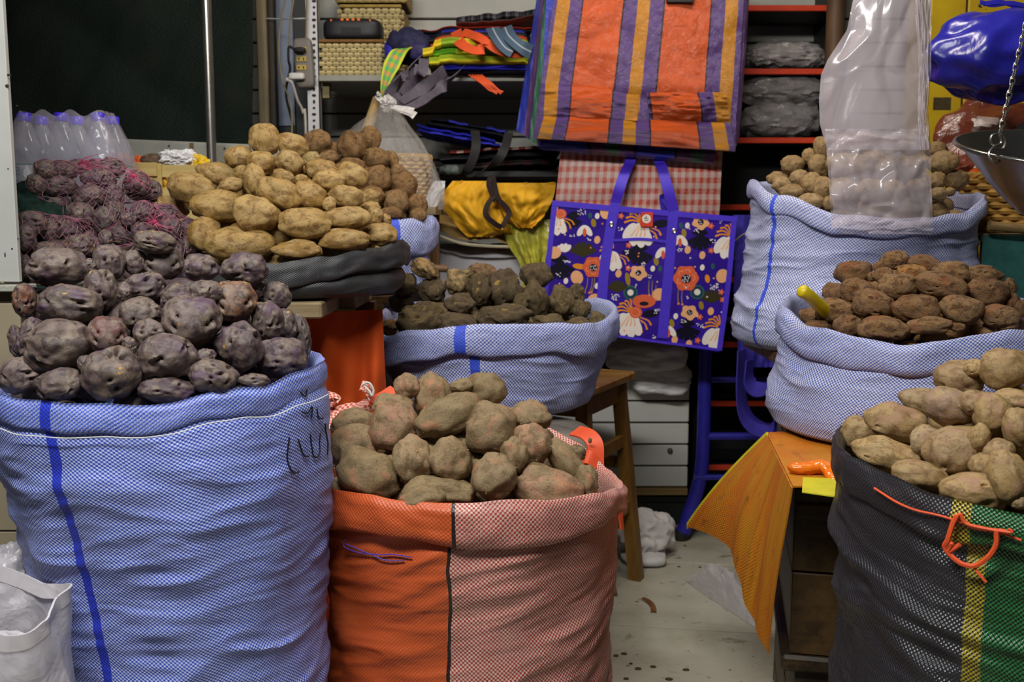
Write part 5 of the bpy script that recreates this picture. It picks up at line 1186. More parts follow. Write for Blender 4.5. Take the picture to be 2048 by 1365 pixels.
# ------------------------------------------------------------------ bags on the lower shelf
blk = plain((24, 22, 26), 0.75, 0.15)
low = [((836, 262), (1000, 296), 3.66, 0.010, checks('check_blue_a', [(40, 44, 160), (70, 74, 210), (20, 22, 60)], (0.09, 0.3)), 'blue checked folded bag, lowest on the lower shelf'),
       ((834, 254), (990, 284), 3.67, 0.009, plain((46, 50, 176), 0.6), 'plain blue folded bag on the lower shelf'),
       ((850, 248), (1010, 272), 3.70, 0.010, blk, 'black folded bag between the blue ones'),
       ((860, 240), (1015, 266), 3.71, 0.010, checks('check_blue_b', [(24, 24, 40), (66, 70, 200), (40, 40, 60)], (0.14, 0.3)), 'dark blue banded folded bag, top of lower shelf'),
       ((900, 306), (1120, 298), 3.70, 0.012, checks('check_red_white', [(120, 40, 30), (180, 160, 150), (40, 20, 20)], (0.05, 0.3)), 'dark red plaid folded bag below the blue ones'),
       ((880, 322), (1120, 310), 3.70, 0.016, blk, 'black folded bag below the red plaid one'),
       ((870, 340), (1120, 330), 3.69, 0.022, checks('check_black_red', [(24, 20, 22), (60, 26, 26), (18, 16, 18)], (0.07, 0.3)), 'black and red folded bag at shelf level')]
low = low[4:][::-1] + low[:4]; TOP = np.full(221, zs2 + 0.001)
for k, (pl_, pr_, Y, th, m, lab) in enumerate(low):
    V, F, uv = fold_vf(pl_, pr_, Y, th, 0.36, k * 1.9 + 40, 0.007, TOP); o = part('folded_bag', V, F, m, uv=uv); tag(o, lab, 'bag', 'folded bags on the lower shelf')
bs = plain((20, 18, 20), 0.7, 0.1)
strap('bag_strap', 'black strap loop hanging before the blue folded bags', [(950, 262, 0.02), (952, 290, -0.03), (945, 320, -0.04), (930, 345, -0.03), (925, 330, 0)], 3.62, 0.032, bs, (1, 0.2, 0.1))
strap('bag_strap', 'black strap curving right of the blue folded bags', [(1018, 266, 0.02), (1008, 300, -0.03), (990, 325, -0.04), (960, 345, -0.03), (935, 350, -0.02)], 3.62, 0.032, bs, (0.8, 0.2, 0.4))
V, F = soft_vf(P(905, 340, 3.66), (0.05, 0.03, 0.02), 3, 0.008, 20, 2.5, 12); o = part('cloth_bundle', V, F, plain((72, 80, 76), 0.7, 0.5, 40)); tag(o, 'small grey-green print cloth under the black straps', 'cloth')

# ------------------------------------------------------------------ clear bag tied with a knot, wicker basket inside
ck = empty('tied_clear_bag', tuple(P(760, 400, 3.45)), 'clear plastic bag tied in a knot around a wicker basket', 'bag')
n_a, n_v = 64, 46; rowsK = spline([(212, 760, 785), (225, 748, 800), (250, 715, 812), (285, 690, 835), (330, 672, 860), (380, 660, 872), (420, 655, 872)], n_v); V = []
aa = 2 * math.pi * np.arange(n_a) / n_a
for i, (py, l, r_) in enumerate(rowsK):
    c = (l + r_) / 2; h = (r_ - l) / 2; f = i / (n_v - 1)
    w = 1 + (0.10 * ridge(np.stack([np.cos(aa) * 2.6, np.sin(aa) * 2.6, 0 * aa + f * 1.6], -1), 2) + 0.05 * np.sin(aa * 9 + f * 3)) * min(1, f * 3 + 0.4)
    p = P(c, py, 3.46); V.append(p + np.stack([np.cos(aa) * h * mpp(3.46) * w, np.sin(aa) * h * mpp(3.46) * 0.75 * w, 0 * aa], -1))
V = np.concatenate(V)
part('film', V, grid_faces(n_v, n_a, True), film('bag_film', (222, 216, 210), 0.2, 0.07, 30, 1.0), ck)
knot_m = film('knot_film', (214, 208, 206), 0.8, 0.3, 40, 0.5)
kn_ = part('knot', *crumple_vf(P(775, 208, 3.46), (0.022, 0.022, 0.022), 3, 0.008, 8, 4), knot_m, ck)
for pts in ([(775, 208), (762, 200), (755, 192), (760, 186)], [(778, 210), (800, 220), (820, 226), (830, 232)], [(775, 212), (795, 216), (815, 220), (826, 224)]):
    part('knot_end', *ribbon_vf(spline([P(x, y, 3.45) for x, y in pts], 16), (0.2, 0.5, 0.8), np.linspace(0.014, 0.032, 16), 0.003)[:2], knot_m, kn_)
wk_m = plain((186, 150, 88), 0.7, 0.2, 30, 0.4)
def wicker(name, label, c, r0, r1, h, rows, mat, n=56, parent=None, rimr=0.009):
    """round wicker basket: uprights with strands weaving in and out"""
    r = empty(name, tuple(c), label, 'basket'); c = np.asarray(c, float); na = 160; a_ = np.linspace(0, 2 * math.pi, na + 1)
    for k in range(rows):
        f = (k + 0.5) / rows; R = r0 + (r1 - r0) * f; rr = R + 0.35 * h / rows * np.sin(a_ * n / 2 + math.pi * k)
        part('strand', *tube_vf(np.stack([c[0] + rr * np.cos(a_), c[1] + rr * np.sin(a_), np.full(na + 1, c[2] + f * h)], 1), h / rows * 0.52, 5, False), mat, r)
    mb = MB()
    for j in range(n):
        t_ = 2 * math.pi * j / n; mb.tube([c + [r0 * math.cos(t_), r0 * math.sin(t_), 0], c + [r1 * math.cos(t_), r1 * math.sin(t_), h]], 0.0024, 5)
    mb.build('uprights', mat, r, smooth=True)
    for s in (0, 1.2):
        pr = np.stack([c[0] + (r1 + 0.005 * np.cos(a_ * 20 + s * 2.6)) * np.cos(a_), c[1] + (r1 + 0.005 * np.cos(a_ * 20 + s * 2.6)) * np.sin(a_), c[2] + h + 0.004 + 0.006 * np.sin(a_ * 20 + s * 2.6)], 1)
        part('braided_rim', *tube_vf(pr, rimr * 0.7, 6, False), mat, r)
    part('base', *tube_vf([c, c + [0, 0, 0.006]], r0, 40), mat, r)
    return r
c0 = P(842, 412, 3.55); wicker('wicker_basket', 'small pale wicker basket beside the tied clear bag', (c0[0] - 0.045, 3.55, c0[2]), 0.06, 0.078, P(842, 318, 3.55)[2] - c0[2], 12, wk_m, 26)
o = part('rolled_mat', *tube_vf([P(722, 300, 3.47), P(755, 196, 3.47)], [0.022, 0.016], 12), wood((176, 148, 96), (150, 120, 74), 2, 5)); tag(o, 'pale wooden stick inside the tied clear bag', 'stick')
# small table that carries the tied bag and the basket
t2 = empty('side_table', (P(770, 430, 3.5)[0], 3.5, 0), 'plain wooden table under the tied clear bag', 'table'); zt2 = c0[2] - 0.006
xa, xb = P(650, 430, 3.5)[0], P(880, 430, 3.5)[0]
part('top', *box_vf((xa, 3.30, zt2 - 0.025), (xb, 3.63, zt2)), plank_w, t2, smooth=False)
for x in (xa + 0.03, xb - 0.03):
    for y in (3.33, 3.60): part('leg', *box_vf((x - 0.02, y - 0.02, 0), (x + 0.02, y + 0.02, zt2 - 0.025)), tree, t2, smooth=False)

# ------------------------------------------------------------------ the two big striped bags
def striped(name, stops, cols, rough=0.3, bump=0.5):
    t = NT(name); uv = t.n('ShaderNodeUVMap').outputs[0]; u = t.sep(uv)[0]
    col = lin(cols[0])
    for s_, c in zip(stops, cols[1:]): col = t.mix(t.math('GREATER_THAN', u, s_), col, lin(c))
    w = t.math('MULTIPLY', t.math('SINE', t.math('MULTIPLY', u, 700.0)), t.math('SINE', t.math('MULTIPLY', t.sep(uv)[1], 700.0)))
    cr = t.noise(t.vmul(uv, (26, 26, 1)), 1.0, 6.0, 0.7, 1.6); h = t.math('ADD', t.math('MULTIPLY', w, 0.06), t.math('MULTIPLY', cr, 1.0))
    rg = t.math('ADD', rough - 0.16, t.math('MULTIPLY', t.noise(t.vmul(uv, (9, 30, 1)), 1.0, 3.0), 0.3))
    return t.fin(col, rg, t.bump(h, bump, 0.012), 0, 0.55)
OR, PU, YE, BK = (190, 76, 22), (84, 58, 116), (180, 118, 22), (40, 24, 34)
st_or = striped('stripes_orange', [.022, .089, .151, .158, .364, .373, .44, .505, .574, .583, .823, .831, .902, .97], [PU, YE, PU, BK, OR, BK, PU, YE, PU, BK, OR, BK, PU, YE, PU])
BL, MA, GR = (62, 74, 196), (112, 74, 124), (74, 124, 98)
st_bl = striped('stripes_blue', [.27, .29, .37, .45, .53, .545, .765, .78, .86, .94], [BL, BK, MA, GR, MA, BK, BL, BK, MA, GR, MA])
st_side = striped('stripes_blue_side', [.30, .48, .54, .86], [BL, MA, PU, GR, MA])
ZS = 3.792
def PZ(x, y, Y): return P(1020 + x / ZS, y / ZS, Y)
YB = 3.42
bag = empty('striped_bag', tuple(PZ(950, 1150, YB)), 'big orange, purple and yellow striped bag hanging in front', 'bag')
def crease(seed, amp): return lambda u, v: Z3(amp * (fbm(np.stack([u * 4, v * 5, 0 * u + seed], -1), 3) + 0.8 * ridge(np.stack([u * 3 + v, v * 4.5 - u, 0 * u + seed], -1), 2)) - 0.03 * np.sin(u * math.pi) * np.sin(v * math.pi))
def vmap(uv, k): return uv * [1, k]
TLx = 330 + (330 - 175) / 1050 * 420; TRx = 1790 + 15
V, F, uv = quadsheet_vf([PZ(TLx, -420, YB), PZ(TRx, -420, YB), PZ(1705, 1152, YB), PZ(175, 1050, YB)], 120, 110, crease(1, 0.010), 0.003); part('front_panel', V, F, st_or, bag, uv=uv)
V, F, uv = quadsheet_vf([PZ(TLx, -420, YB + 0.05), PZ(TRx + 12, -420, YB + 0.05), PZ(1712, 1140, YB + 0.05), PZ(180, 1045, YB + 0.05)], 60, 60, crease(2, 0.006), 0.003); part('back_panel', V, F, st_or, bag, uv=uv)
# pocket with its fallen flap
def pk_fn(u, v):
    d = -0.012 - 0.010 * np.sin(v * math.pi) + 0.006 * fbm(np.stack([u * 5, v * 3, 0 * u + 7], -1), 2)
    return Z3(d)
V, F, uv = quadsheet_vf([PZ(226, 880, YB - 0.012), PZ(1660, 935, YB - 0.012), PZ(1702, 1150, YB - 0.008), PZ(175, 1050, YB - 0.008)], 90, 30, pk_fn, 0.003); pkt = part('pocket', V, F, st_or, bag, uv=uv)
V, F, uv = quadsheet_vf([PZ(236, 632, YB - 0.012), PZ(985, 655, YB - 0.012), PZ(965, 915, YB - 0.03), PZ(222, 872, YB - 0.03)], 60, 30, crease(9, 0.006), 0.003); uv = uv * [0.505 - 0.0, 1] + [0.0, 0]; part('pocket_flap', V, F, st_or, pkt, uv=uv)
V, F, uv = quadsheet_vf([PZ(1035, 702, YB - 0.055), PZ(1640, 696, YB - 0.055), PZ(1672, 935, YB - 0.02), PZ(1065, 925, YB - 0.02)], 50, 30, crease(11, 0.008), 0.003); uv = uv * [0.405, 1] + [0.565, 0]; part('pocket_flap', V, F, st_or, pkt, uv=uv)
hd = plain((30, 28, 30), 0.6)
part('handle', *ribbon_vf(spline([PZ(700, -400, YB - 0.01), PZ(760, -800, YB - 0.02), PZ(950, -900, YB - 0.02), PZ(1140, -800, YB - 0.02), PZ(1200, -400, YB - 0.01)], 30), (1, 0, 0.2), 0.04, 0.004)[:2], hd, bag)
part('hanging_clip', *box_vf(PZ(1190, 20, YB - 0.03), PZ(1390, -30, YB - 0.012), 0.003), hd, bag, smooth=False)
bag2 = empty('striped_bag', tuple(PZ(900, 1240, YB + 0.1)), 'blue, green and mauve striped bag behind the orange one', 'bag')
V, F, uv = quadsheet_vf([PZ(300, -420, YB + 0.07), PZ(1850, -420, YB + 0.07), PZ(1560, 1215, YB + 0.07), PZ(215, 1115, YB + 0.07)], 80, 70, crease(3, 0.006), 0.003); part('front_panel', V, F, st_bl, bag2, uv=uv)
V, F, uv = quadsheet_vf([PZ(205 + 60, -420, YB + 0.22), PZ(345, -420, YB + 0.065), PZ(232, 1118, YB + 0.065), PZ(48, 985, YB + 0.20)], 40, 90, crease(4, 0.008), 0.003); part('side_gusset', V, F, st_side, bag2, uv=uv)
V, F, uv = quadsheet_vf([PZ(225, 1085, YB + 0.05), PZ(1560, 1165, YB + 0.05), PZ(1545, 1248, YB + 0.085), PZ(245, 1138, YB + 0.08)], 90, 16, crease(5, 0.005), 0.003); part('bottom_gusset', V, F, st_bl, bag2, uv=uv)
V, F, uv = quadsheet_vf([PZ(1790, -420, YB + 0.06), PZ(1850, -420, YB + 0.20), PZ(1740, 1060, YB + 0.17), PZ(1705, 1150, YB + 0.05)], 20, 60, crease(6, 0.006), 0.003); part('side_gusset', V, F, plain((124, 90, 160), 0.32, 0.15, 8), bag2, uv=uv)
V, F, uv = quadsheet_vf([PZ(280, -420, YB + 0.22), PZ(1850, -420, YB + 0.22), PZ(1545, 1235, YB + 0.2), PZ(60, 1000, YB + 0.2)], 30, 30, None, 0.003); part('back_panel', V, F, plain((50, 54, 120), 0.5), bag2, uv=uv)
rail = part('hanging_rail', *tube_vf([PZ(-300, -905, YB - 0.02), PZ(2400, -905, YB - 0.02)], 0.009, 10), plain((60, 60, 62), 0.4, metal=0.8)); tag(rail, 'metal rail above the frame holding the striped bags', 'rail')

# ------------------------------------------------------------------ gingham bag behind, floral bag in front
def gingham():
    t = NT('gingham'); uv = t.n('ShaderNodeUVMap').outputs[0]; s = t.sep(uv)
    fx_ = t.step(t.math('SINE', t.math('MULTIPLY', s[0], 2 * math.pi * 22)), -0.35, 0.35); fy_ = t.step(t.math('SINE', t.math('MULTIPLY', s[1], 2 * math.pi * 10)), -0.35, 0.35)
    c = t.mix(t.math('MULTIPLY', t.math('ADD', fx_, fy_), 0.5), lin((216, 186, 176)), lin((194, 72, 46)))
    c = t.mix(t.step(t.noise(uv, 60, 3), 0.5, 0.7, 0, 0.25), c, lin((226, 210, 204)))
    return t.fin(c, 0.5, t.bump(t.noise(uv, 12, 4), 0.3, 0.01), 0, 0.4)
gb = empty('gingham_bag', tuple(P(1270, 470, 3.56)), 'orange gingham bag hanging behind the floral bag', 'bag')
V, F, uv = quadsheet_vf([P(1122, 300, 3.56), P(1446, 300, 3.56), P(1434, 520, 3.56), P(1098, 520, 3.56)], 60, 40, crease(8, 0.006), 0.003); part('front_panel', V, F, gingham(), gb, uv=uv)
V, F, uv = quadsheet_vf([P(1122, 300, 3.66), P(1446, 300, 3.66), P(1434, 520, 3.64), P(1098, 520, 3.64)], 20, 20, None, 0.003); part('back_panel', V, F, plain((150, 80, 60), 0.6), gb, uv=uv)
part('handle', *ribbon_vf(spline([P(1200, 305, 3.57), P(1215, 60, 3.59), P(1280, -20, 3.6), P(1350, 60, 3.59), P(1365, 305, 3.57)], 24), (1, 0, 0), 0.035, 0.003)[:2], plain((150, 60, 40), 0.6), gb)
YF = 3.46; ZF = 3.25
def PF(x, y, Y=YF): return P(1080 + x / ZF, 300 + y / ZF, Y)
fb = empty('floral_bag', tuple(PF(600, 1290)), 'glossy blue-violet shopping bag printed with orange and white flowers', 'bag')
violet = NT('violet_laminate'); _uv = violet.coord(); violet = violet.fin(violet.mix(violet.step(violet.noise(_uv, 6, 3), .3, .7), lin((44, 22, 128)), lin((54, 28, 146))), 0.2, violet.bump(violet.noise(_uv, 9, 3, .5, .6), 0.25, 0.02), 0, 0.6)
tape_m = plain((66, 40, 190), 0.55, 0.06, 30, 0.2)
c4 = [PF(95, 335), PF(1275, 440), PF(1165, 1310), PF(15, 1140)]
V, F, uv = quadsheet_vf(c4, 60, 50, lambda u, v: Z3(0.0 * u), 0.004); part('front_panel', V, F, violet, fb, uv=uv)
V, F, uv = quadsheet_vf([p + [0, 0.09, 0] for p in c4], 20, 20, None, 0.004); part('back_panel', V, F, violet, fb, uv=uv)
for (i, j) in ((0, 1), (1, 2), (2, 3), (3, 0)):
    V, F, uv = quadsheet_vf([c4[i], c4[j], c4[j] + [0, 0.092, 0], c4[i] + [0, 0.092, 0]], 12, 6, None, 0.003)
    if i == 0: continue
    part('side_panel', V, F, violet, fb, uv=uv)
def tape(pts, w, dz=0.0022, mat=tape_m, n=24, name='binding_tape'):
    part(name, *ribbon_vf(spline([PF(x, y, YF - dz) for x, y in pts], n), (1, 0, 0) if abs(pts[0][0] - pts[-1][0]) < abs(pts[0][1] - pts[-1][1]) else (0, 0, 1), w, 0.0015)[:2], mat, fb)
px_m = mpp(YF) / ZF
tape([(95, 345), (52, 760), (15, 1140)], 34 * px_m); tape([(1262, 445), (1222, 880), (1165, 1305)], 34 * px_m); tape([(78, 346), (640, 395), (1280, 452)], 36 * px_m, 0.0029); tape([(15, 1135), (600, 1225), (1165, 1300)], 16 * px_m, 0.0029)
tape([(492, 330), (450, 560), (415, 800), (400, 1010)], 66 * px_m, 0.0036); tape([(868, 380), (850, 620), (835, 800), (795, 1225)], 66 * px_m, 0.0036)
tape([(480, 588), (660, 580), (850, 600)], 18 * px_m, 0.003)
# handles rise from the tapes
for pts, lab in (([(492, 340, 0), (520, 240, -.01), (560, 130, 0.02), (590, 60, 0.06), (640, -180, 0.10)], 0), ([(868, 390, 0), (830, 250, -.01), (790, 110, 0.02), (770, 60, 0.06), (700, -180, 0.10)], 0), ([(820, 390, 0.07), (810, 300, 0.06), (860, 380, 0.05)], 1)):
    pp = [PF(x, y, YF - 0.004 + d) for x, y, d in pts]; V, F, uv = ribbon_vf(spline(pp, 24), (1, 0, 0.1), 0.036, 0.003); part('handle', V, F, tape_m, fb, uv=uv)
for (x, y) in ((464, 484), (872, 526)):
    a_ = np.linspace(0, 2 * math.pi, 20); cc = PF(x, y, YF - 0.006); part('eyelet', *tube_vf(np.stack([cc[0] + 0.0065 * np.cos(a_), np.full(20, cc[1]), cc[2] + 0.0065 * np.sin(a_)], 1), 0.0022, 6, False), plain((190, 188, 186), 0.25, metal=1.0), fb); ey_ = list(COL.objects)[-1]
    part('eyelet_hole', *soft_vf(cc, (0.005, 0.001, 0.005), 1, 0, 1, 2, 4), plain((150, 146, 144), 0.5), ey_)
# flat flower print: thin shapes on the front, joined by colour
INK = {'w': (222, 212, 206), 'p': (222, 164, 118), 'o': (216, 134, 34), 'r': (206, 92, 58), 'r2': (220, 128, 90), 'g': (44, 84, 84), 'd': (20, 18, 34), 'y': (148, 122, 34), 'n': (56, 50, 26), 'k': (28, 26, 34), 'n2': (26, 18, 72), 's': (206, 200, 214)}
INKM = {k: plain(c, 0.22, 0.04, 30, 0.0, spec=0.6) for k, c in INK.items()}
PR = {}; cnt = [0]; lev = {'n2': 1, 'g': 2, 'd': 2, 'n': 2, 'y': 3, 'o': 3, 'w': 4, 'p': 5, 'r': 6, 'r2': 7, 'k': 8, 's': 9}
PANEL = [(103, 345), (1265, 448), (1157, 1300), (25, 1132)]
def clip(pts):
    """keep what lies on the panel"""
    for i in range(4):
        a_, b_ = PANEL[i], PANEL[(i + 1) % 4]; out = []
        side = lambda p: (b_[0] - a_[0]) * (p[1] - a_[1]) - (b_[1] - a_[1]) * (p[0] - a_[0])
        for j in range(len(pts)):
            p, q = pts[j], pts[(j + 1) % len(pts)]; sp_, sq_ = side(p), side(q)
            if sp_ >= 0: out.append(p)
            if (sp_ >= 0) != (sq_ >= 0):
                f = sp_ / (sp_ - sq_); out.append((p[0] + (q[0] - p[0]) * f, p[1] + (q[1] - p[1]) * f))
        pts = out
        if len(pts) < 3: return []
    return pts
def poly(k, pts, lv=None):
    pts = clip([(float(x), float(y)) for x, y in pts])
    if len(pts) < 3: return
    dz = 0.00013 * (lev[k] if lv is None else lv) + 0.000004 * (cnt[0] % 30); cnt[0] += 1; V = np.array([PF(x, y, YF - 0.0004 - dz) for x, y in pts]); PR.setdefault(k, MB()).add(V, [tuple(range(len(V)))[::-1]])
def ell(k, x, y, rx_, ry_, rot=0, lv=None, n=18, wob=0.0, lobes=0):
    a_ = np.linspace(0, 2 * math.pi, n if not lobes else 40, endpoint=False); r_ = 1 + wob * np.cos(lobes * a_) if lobes else np.ones_like(a_)
    ex_, ey_ = rx_ * r_ * np.cos(a_), ry_ * r_ * np.sin(a_); c, s = math.cos(math.radians(rot)), math.sin(math.radians(rot))
    poly(k, [(x + ex_[i] * c - ey_[i] * s, y + ex_[i] * s + ey_[i] * c) for i in range(len(a_))], lv)
def stroke(k, pts, w, lv=None):
    q = spline(np.array(pts, float), 10); t = np.gradient(q, axis=0); t /= np.linalg.norm(t, axis=1)[:, None]; nn = np.stack([-t[:, 1], t[:, 0]], 1); ww = np.linspace(w * 0.55, w, 10)[:, None] / 2
    L_, R_ = q - nn * ww, q + nn * ww
    for i in range(9): poly(k, [L_[i], L_[i + 1], R_[i + 1], R_[i]], lv)
rp = random.Random(5)
def done(name, stuff=False):
    """turn the shapes drawn so far into one printed piece"""
    if not PR: return
    ks = list(PR); V = np.concatenate([np.concatenate(PR[k].V) for k in ks]); F = []; mi = []; n = 0
    for i, k in enumerate(ks):
        F += [tuple(j + n for j in f) for f in PR[k].F]; mi += [i] * len(PR[k].F); n += PR[k].n
    o = part(name, V, F, None, fb, smooth=False, mats=[INKM[k] for k in ks], midx=mi)
    if stuff: o['kind'] = 'stuff'
    PR.clear()
def poppy(x, y, r_, k='r', kk='r2'):
    ell(k, x, y, r_, r_ * 1.02, 0, 6, wob=0.07, lobes=6); 
    for a_ in (200, 260, 330, 60, 130): stroke(kk, [(x + r_ * .62 * math.cos(math.radians(a_)), y + r_ * .62 * math.sin(math.radians(a_))), (x + r_ * .75 * math.cos(math.radians(a_ + 25)), y + r_ * .75 * math.sin(math.radians(a_ + 25))), (x + r_ * .62 * math.cos(math.radians(a_ + 50)), y + r_ * .62 * math.sin(math.radians(a_ + 50)))], r_ * .14)
    ell('k', x + 2, y + 4, r_ * .40, r_ * .36, 10)
    for _ in range(16): ell('s', x + 2 + rp.uniform(-.28, .28) * r_, y + 4 + rp.uniform(-.24, .24) * r_, r_ * .05, r_ * .05, n=6)
def plume(x, y, s, flip=1, rose=True, rays2=True):
    """white fan flower with orange rays and a rosette"""
    for k, a_ in enumerate((-175, -155, -135, -115, -98)):
        c, sn = math.cos(math.radians(a_)), math.sin(math.radians(a_)); stroke('o', [(x + s * 20 * c, y + s * 20 * sn), (x + s * 70 * c * flip ** 2, y + s * (70 * sn - 6)), (x + s * 118 * c, y + s * (118 * sn * .75 + 10))], s * 14)
    if rays2:
        for k, a_ in enumerate((35, 50, 65, 80)):
            c, sn = math.cos(math.radians(a_)), math.sin(math.radians(a_)); stroke('o', [(x + s * 60 * c, y + s * 60 * sn), (x + s * 125 * c, y + s * 95 * sn), (x + s * 150 * c, y + s * 150 * sn)], s * 13)
    for dx_, dy_, a_ in ((-62, 62, 35), (-30, 92, 12), (8, 102, -6), (44, 92, -22)): ell('w', x + s * (dx_ - 20), y + s * dy_, s * 34, s * 66, a_)
    ell('w', x - s * 15, y + s * 60, s * 62, s * 56)
    for dx_ in (-50, -28, -6, 16): stroke('p', [(x + s * (dx_ * .4 - 8), y + s * 26), (x + s * dx_, y + s * 60), (x + s * (dx_ * 1.35 - 6), y + s * 92)], s * 9)
    if rose:
        ell('r', x + s * 22, y + s * 2, s * 42, s * 38)
        for q_ in (0.72, 0.42): ell('r2', x + s * 22, y + s * 2, s * 42 * q_, s * 38 * q_, 0, 7); ell('r', x + s * 20, y + s * 1, s * 42 * (q_ - .14), s * 38 * (q_ - .14), 0, 8)
    ell('d', x + s * 120, y + s * 10, s * 55, s * 26, -8)
def daisy(x, y, r_, k='r', c='p'): ell(k, x, y, r_, r_, 0, 6, wob=0.22, lobes=5); ell(c, x, y, r_ * .3, r_ * .3, 0, 8, n=8)
def dots(x, y, n, s, k='s'):
    for _ in range(n): ell(k, x + rp.uniform(-s, s), y + rp.uniform(-s, s) * .8, 4.2, 4.2, n=6)
def blossom(x, y, r_): # peach blossom with a dark heart
    ell('p', x, y, r_, r_ * .86, 15, 5, wob=0.12, lobes=5); ell('k', x, y, r_ * .36, r_ * .34)
    for _ in range(8): ell('s', x + rp.uniform(-.2, .2) * r_, y + rp.uniform(-.2, .2) * r_, r_ * .05, r_ * .05, n=6)
def leafy(x, y, s, k='n', up=-1):
    for a_ in (-60, -30, 0, 30, 60): stroke(k, [(x, y), (x + s * .5 * math.sin(math.radians(a_)), y + up * s * .5 * math.cos(math.radians(a_))), (x + s * math.sin(math.radians(a_)), y + up * s * math.cos(math.radians(a_)))], s * .42)
for (x, y, s_, ro_, ra_) in ((665, 470, 1.0, 1, 1), (600, 1055, 1.0, 1, 1), (1250, 560, .95, 0, 0), (1175, 1155, .95, 0, 0), (118, 415, .85, 1, 1), (480, 655, .8, 0, 1)): plume(x, y, s_, 1, ro_, ra_); done('printed_plume')
for (x, y, s) in ((280, 690, 90), (505, 920, 70), (1110, 990, 80)): leafy(x, y, s, 'n'); done('printed_leaf')
for (x, y, s) in ((130, 740, 100), (650, 660, 90), (1040, 560, 90), (955, 1150, 90), (215, 445, 60)): leafy(x, y, s, 'd', 1); leafy(x, y, s * .6, 'd', -1); done('printed_leaf')
for (x, y, r_) in ((345, 762, 66), (948, 835, 80)): poppy(x, y, r_); done('printed_poppy')
ell('r', 676, 985, 76, 44, 0, 6); ell('k', 676, 1000, 30, 14); done('printed_poppy')
for (x, y) in ((640, 800), (1045, 470), (972, 1058)): blossom(x, y, 54); done('printed_blossom')
for (x, y) in ((588, 928), (1022, 925)): ell('g', x, y, 48, 48); ell('n2', x, y, 34, 34, 0, 3); ell('g', x, y, 28, 28, 0, 4); ell('w', x, y, 20, 20, 0, 5); done('printed_blossom')
for (x, y, a_) in ((255, 758, 8), (1088, 838, 80), (755, 725, 80), (348, 475, 80), (936, 540, 80), (857, 1128, 80), (570, 840, 80), (1048, 1012, 80)): ell('o' if x in (255, 1088) else 'y', x, y, 44 if x < 300 or x == 570 else 28, 18 if x < 300 else 16, a_); done('printed_petal')
for (x, y) in ((372, 430), (958, 492), (1055, 765), (733, 772), (168, 852), (882, 1082), (370, 885)): ell('w', x, y, 15, 20, 10); done('printed_bud')
for (x, y) in ((326, 428), (916, 492), (1124, 757), (780, 772)): ell('g', x, y, 13, 20, 0); done('printed_bud')
for (x, y, a_) in ((240, 830, -20), (1185, 820, 20), (775, 940, 80), (355, 975, 80), (92, 668, 80), (430, 405, 0)): ell('p', x, y, 40, 46, a_); done('printed_petal')
for (x, y) in ((290, 525), (800, 670), (910, 590), (835, 1180)): ell('w', x - 22, y, 20, 42, 35); ell('w', x + 22, y, 20, 42, -35); ell('r', x, y + 12, 12, 28); done('printed_bud')
for (x, y) in ((372, 585), (960, 650), (1055, 685), (510, 805), (875, 1235), (968, 1262), (1110, 1050)): ell('p', x, y, 20, 26, 10); done('printed_bud')
for (x, y) in ((527, 430), (577, 620), (1112, 495), (1112, 655), (573, 770), (452, 1005), (1040, 1087), (1025, 1240), (1188, 975), (1178, 925)): daisy(x, y, 17); done('printed_daisy')
for a_ in (-60, -25, 10, 45): ell('w', 160 + 26 * math.sin(math.radians(a_)), 655 - 8 - 10 * math.cos(math.radians(a_)), 18, 30, a_)
done('printed_blossom')
for (x, y) in ((300, 830), (330, 835), (345, 830), (890, 905), (915, 910), (700, 850), (722, 850), (745, 880)):
    stroke('y', [(x + 10, y), (x + 6, y + 50), (x - 10 if x < 400 else x + 10, y + 95)], 7); ell('r2', x - 10 if x < 400 else x + 10, y + 95, 8, 8, n=8); done('printed_stem')
for (x, y, n, s) in ((268, 400, 14, 28), (320, 580, 7, 14), (170, 718, 12, 18), (525, 515, 10, 16), (570, 668, 10, 18), (675, 742, 8, 14), (1015, 525, 8, 16), (1118, 590, 10, 20), (910, 650, 10, 16), (1135, 890, 30, 28), (490, 958, 22, 26), (935, 1115, 10, 16), (1040, 1150, 14, 26), (760, 1050, 12, 18), (715, 825, 6, 14), (960, 960, 5, 10), (390, 380, 5, 10), (1170, 465, 6, 14), (630, 885, 6, 12), (210, 560, 6, 16), (120, 810, 6, 20), (455, 1100, 10, 20), (740, 1215, 8, 14)): dots(x, y, n, s)
for _ in range(46):
    x, y = rp.uniform(90, 1200), rp.uniform(420, 1200); ell(rp.choice(('r2', 'p', 's')), x, y, 6, 6, n=8)
done('printed_dots', True)
# red label with a white round seal
lb = part('label_patch', *box_vf(PF(655, 500, YF - 0.0085), PF(735, 405, YF - 0.0065), 0.0005), plain((196, 52, 32), 0.5), fb, smooth=False)
a_ = np.linspace(0, 2 * math.pi, 24, endpoint=False); part('label_seal', [PF(692 + 29 * math.cos(t_), 448 + 29 * math.sin(t_), YF - 0.009) for t_ in a_], [tuple(range(24))], plain((214, 206, 196), 0.5, 0.02), lb, smooth=False)
sm = MB(); 
for (x, y, w, h) in ((690, 436, 8, 12), (684, 446, 16, 6), (700, 446, 8, 6), (692, 458, 24, 5)): sm.add(*box_vf(PF(x - w / 2, y + h / 2, YF - 0.0096), PF(x + w / 2, y - h / 2, YF - 0.0091)))
sm.build('seal_mark', plain((110, 96, 90), 0.5), lb)

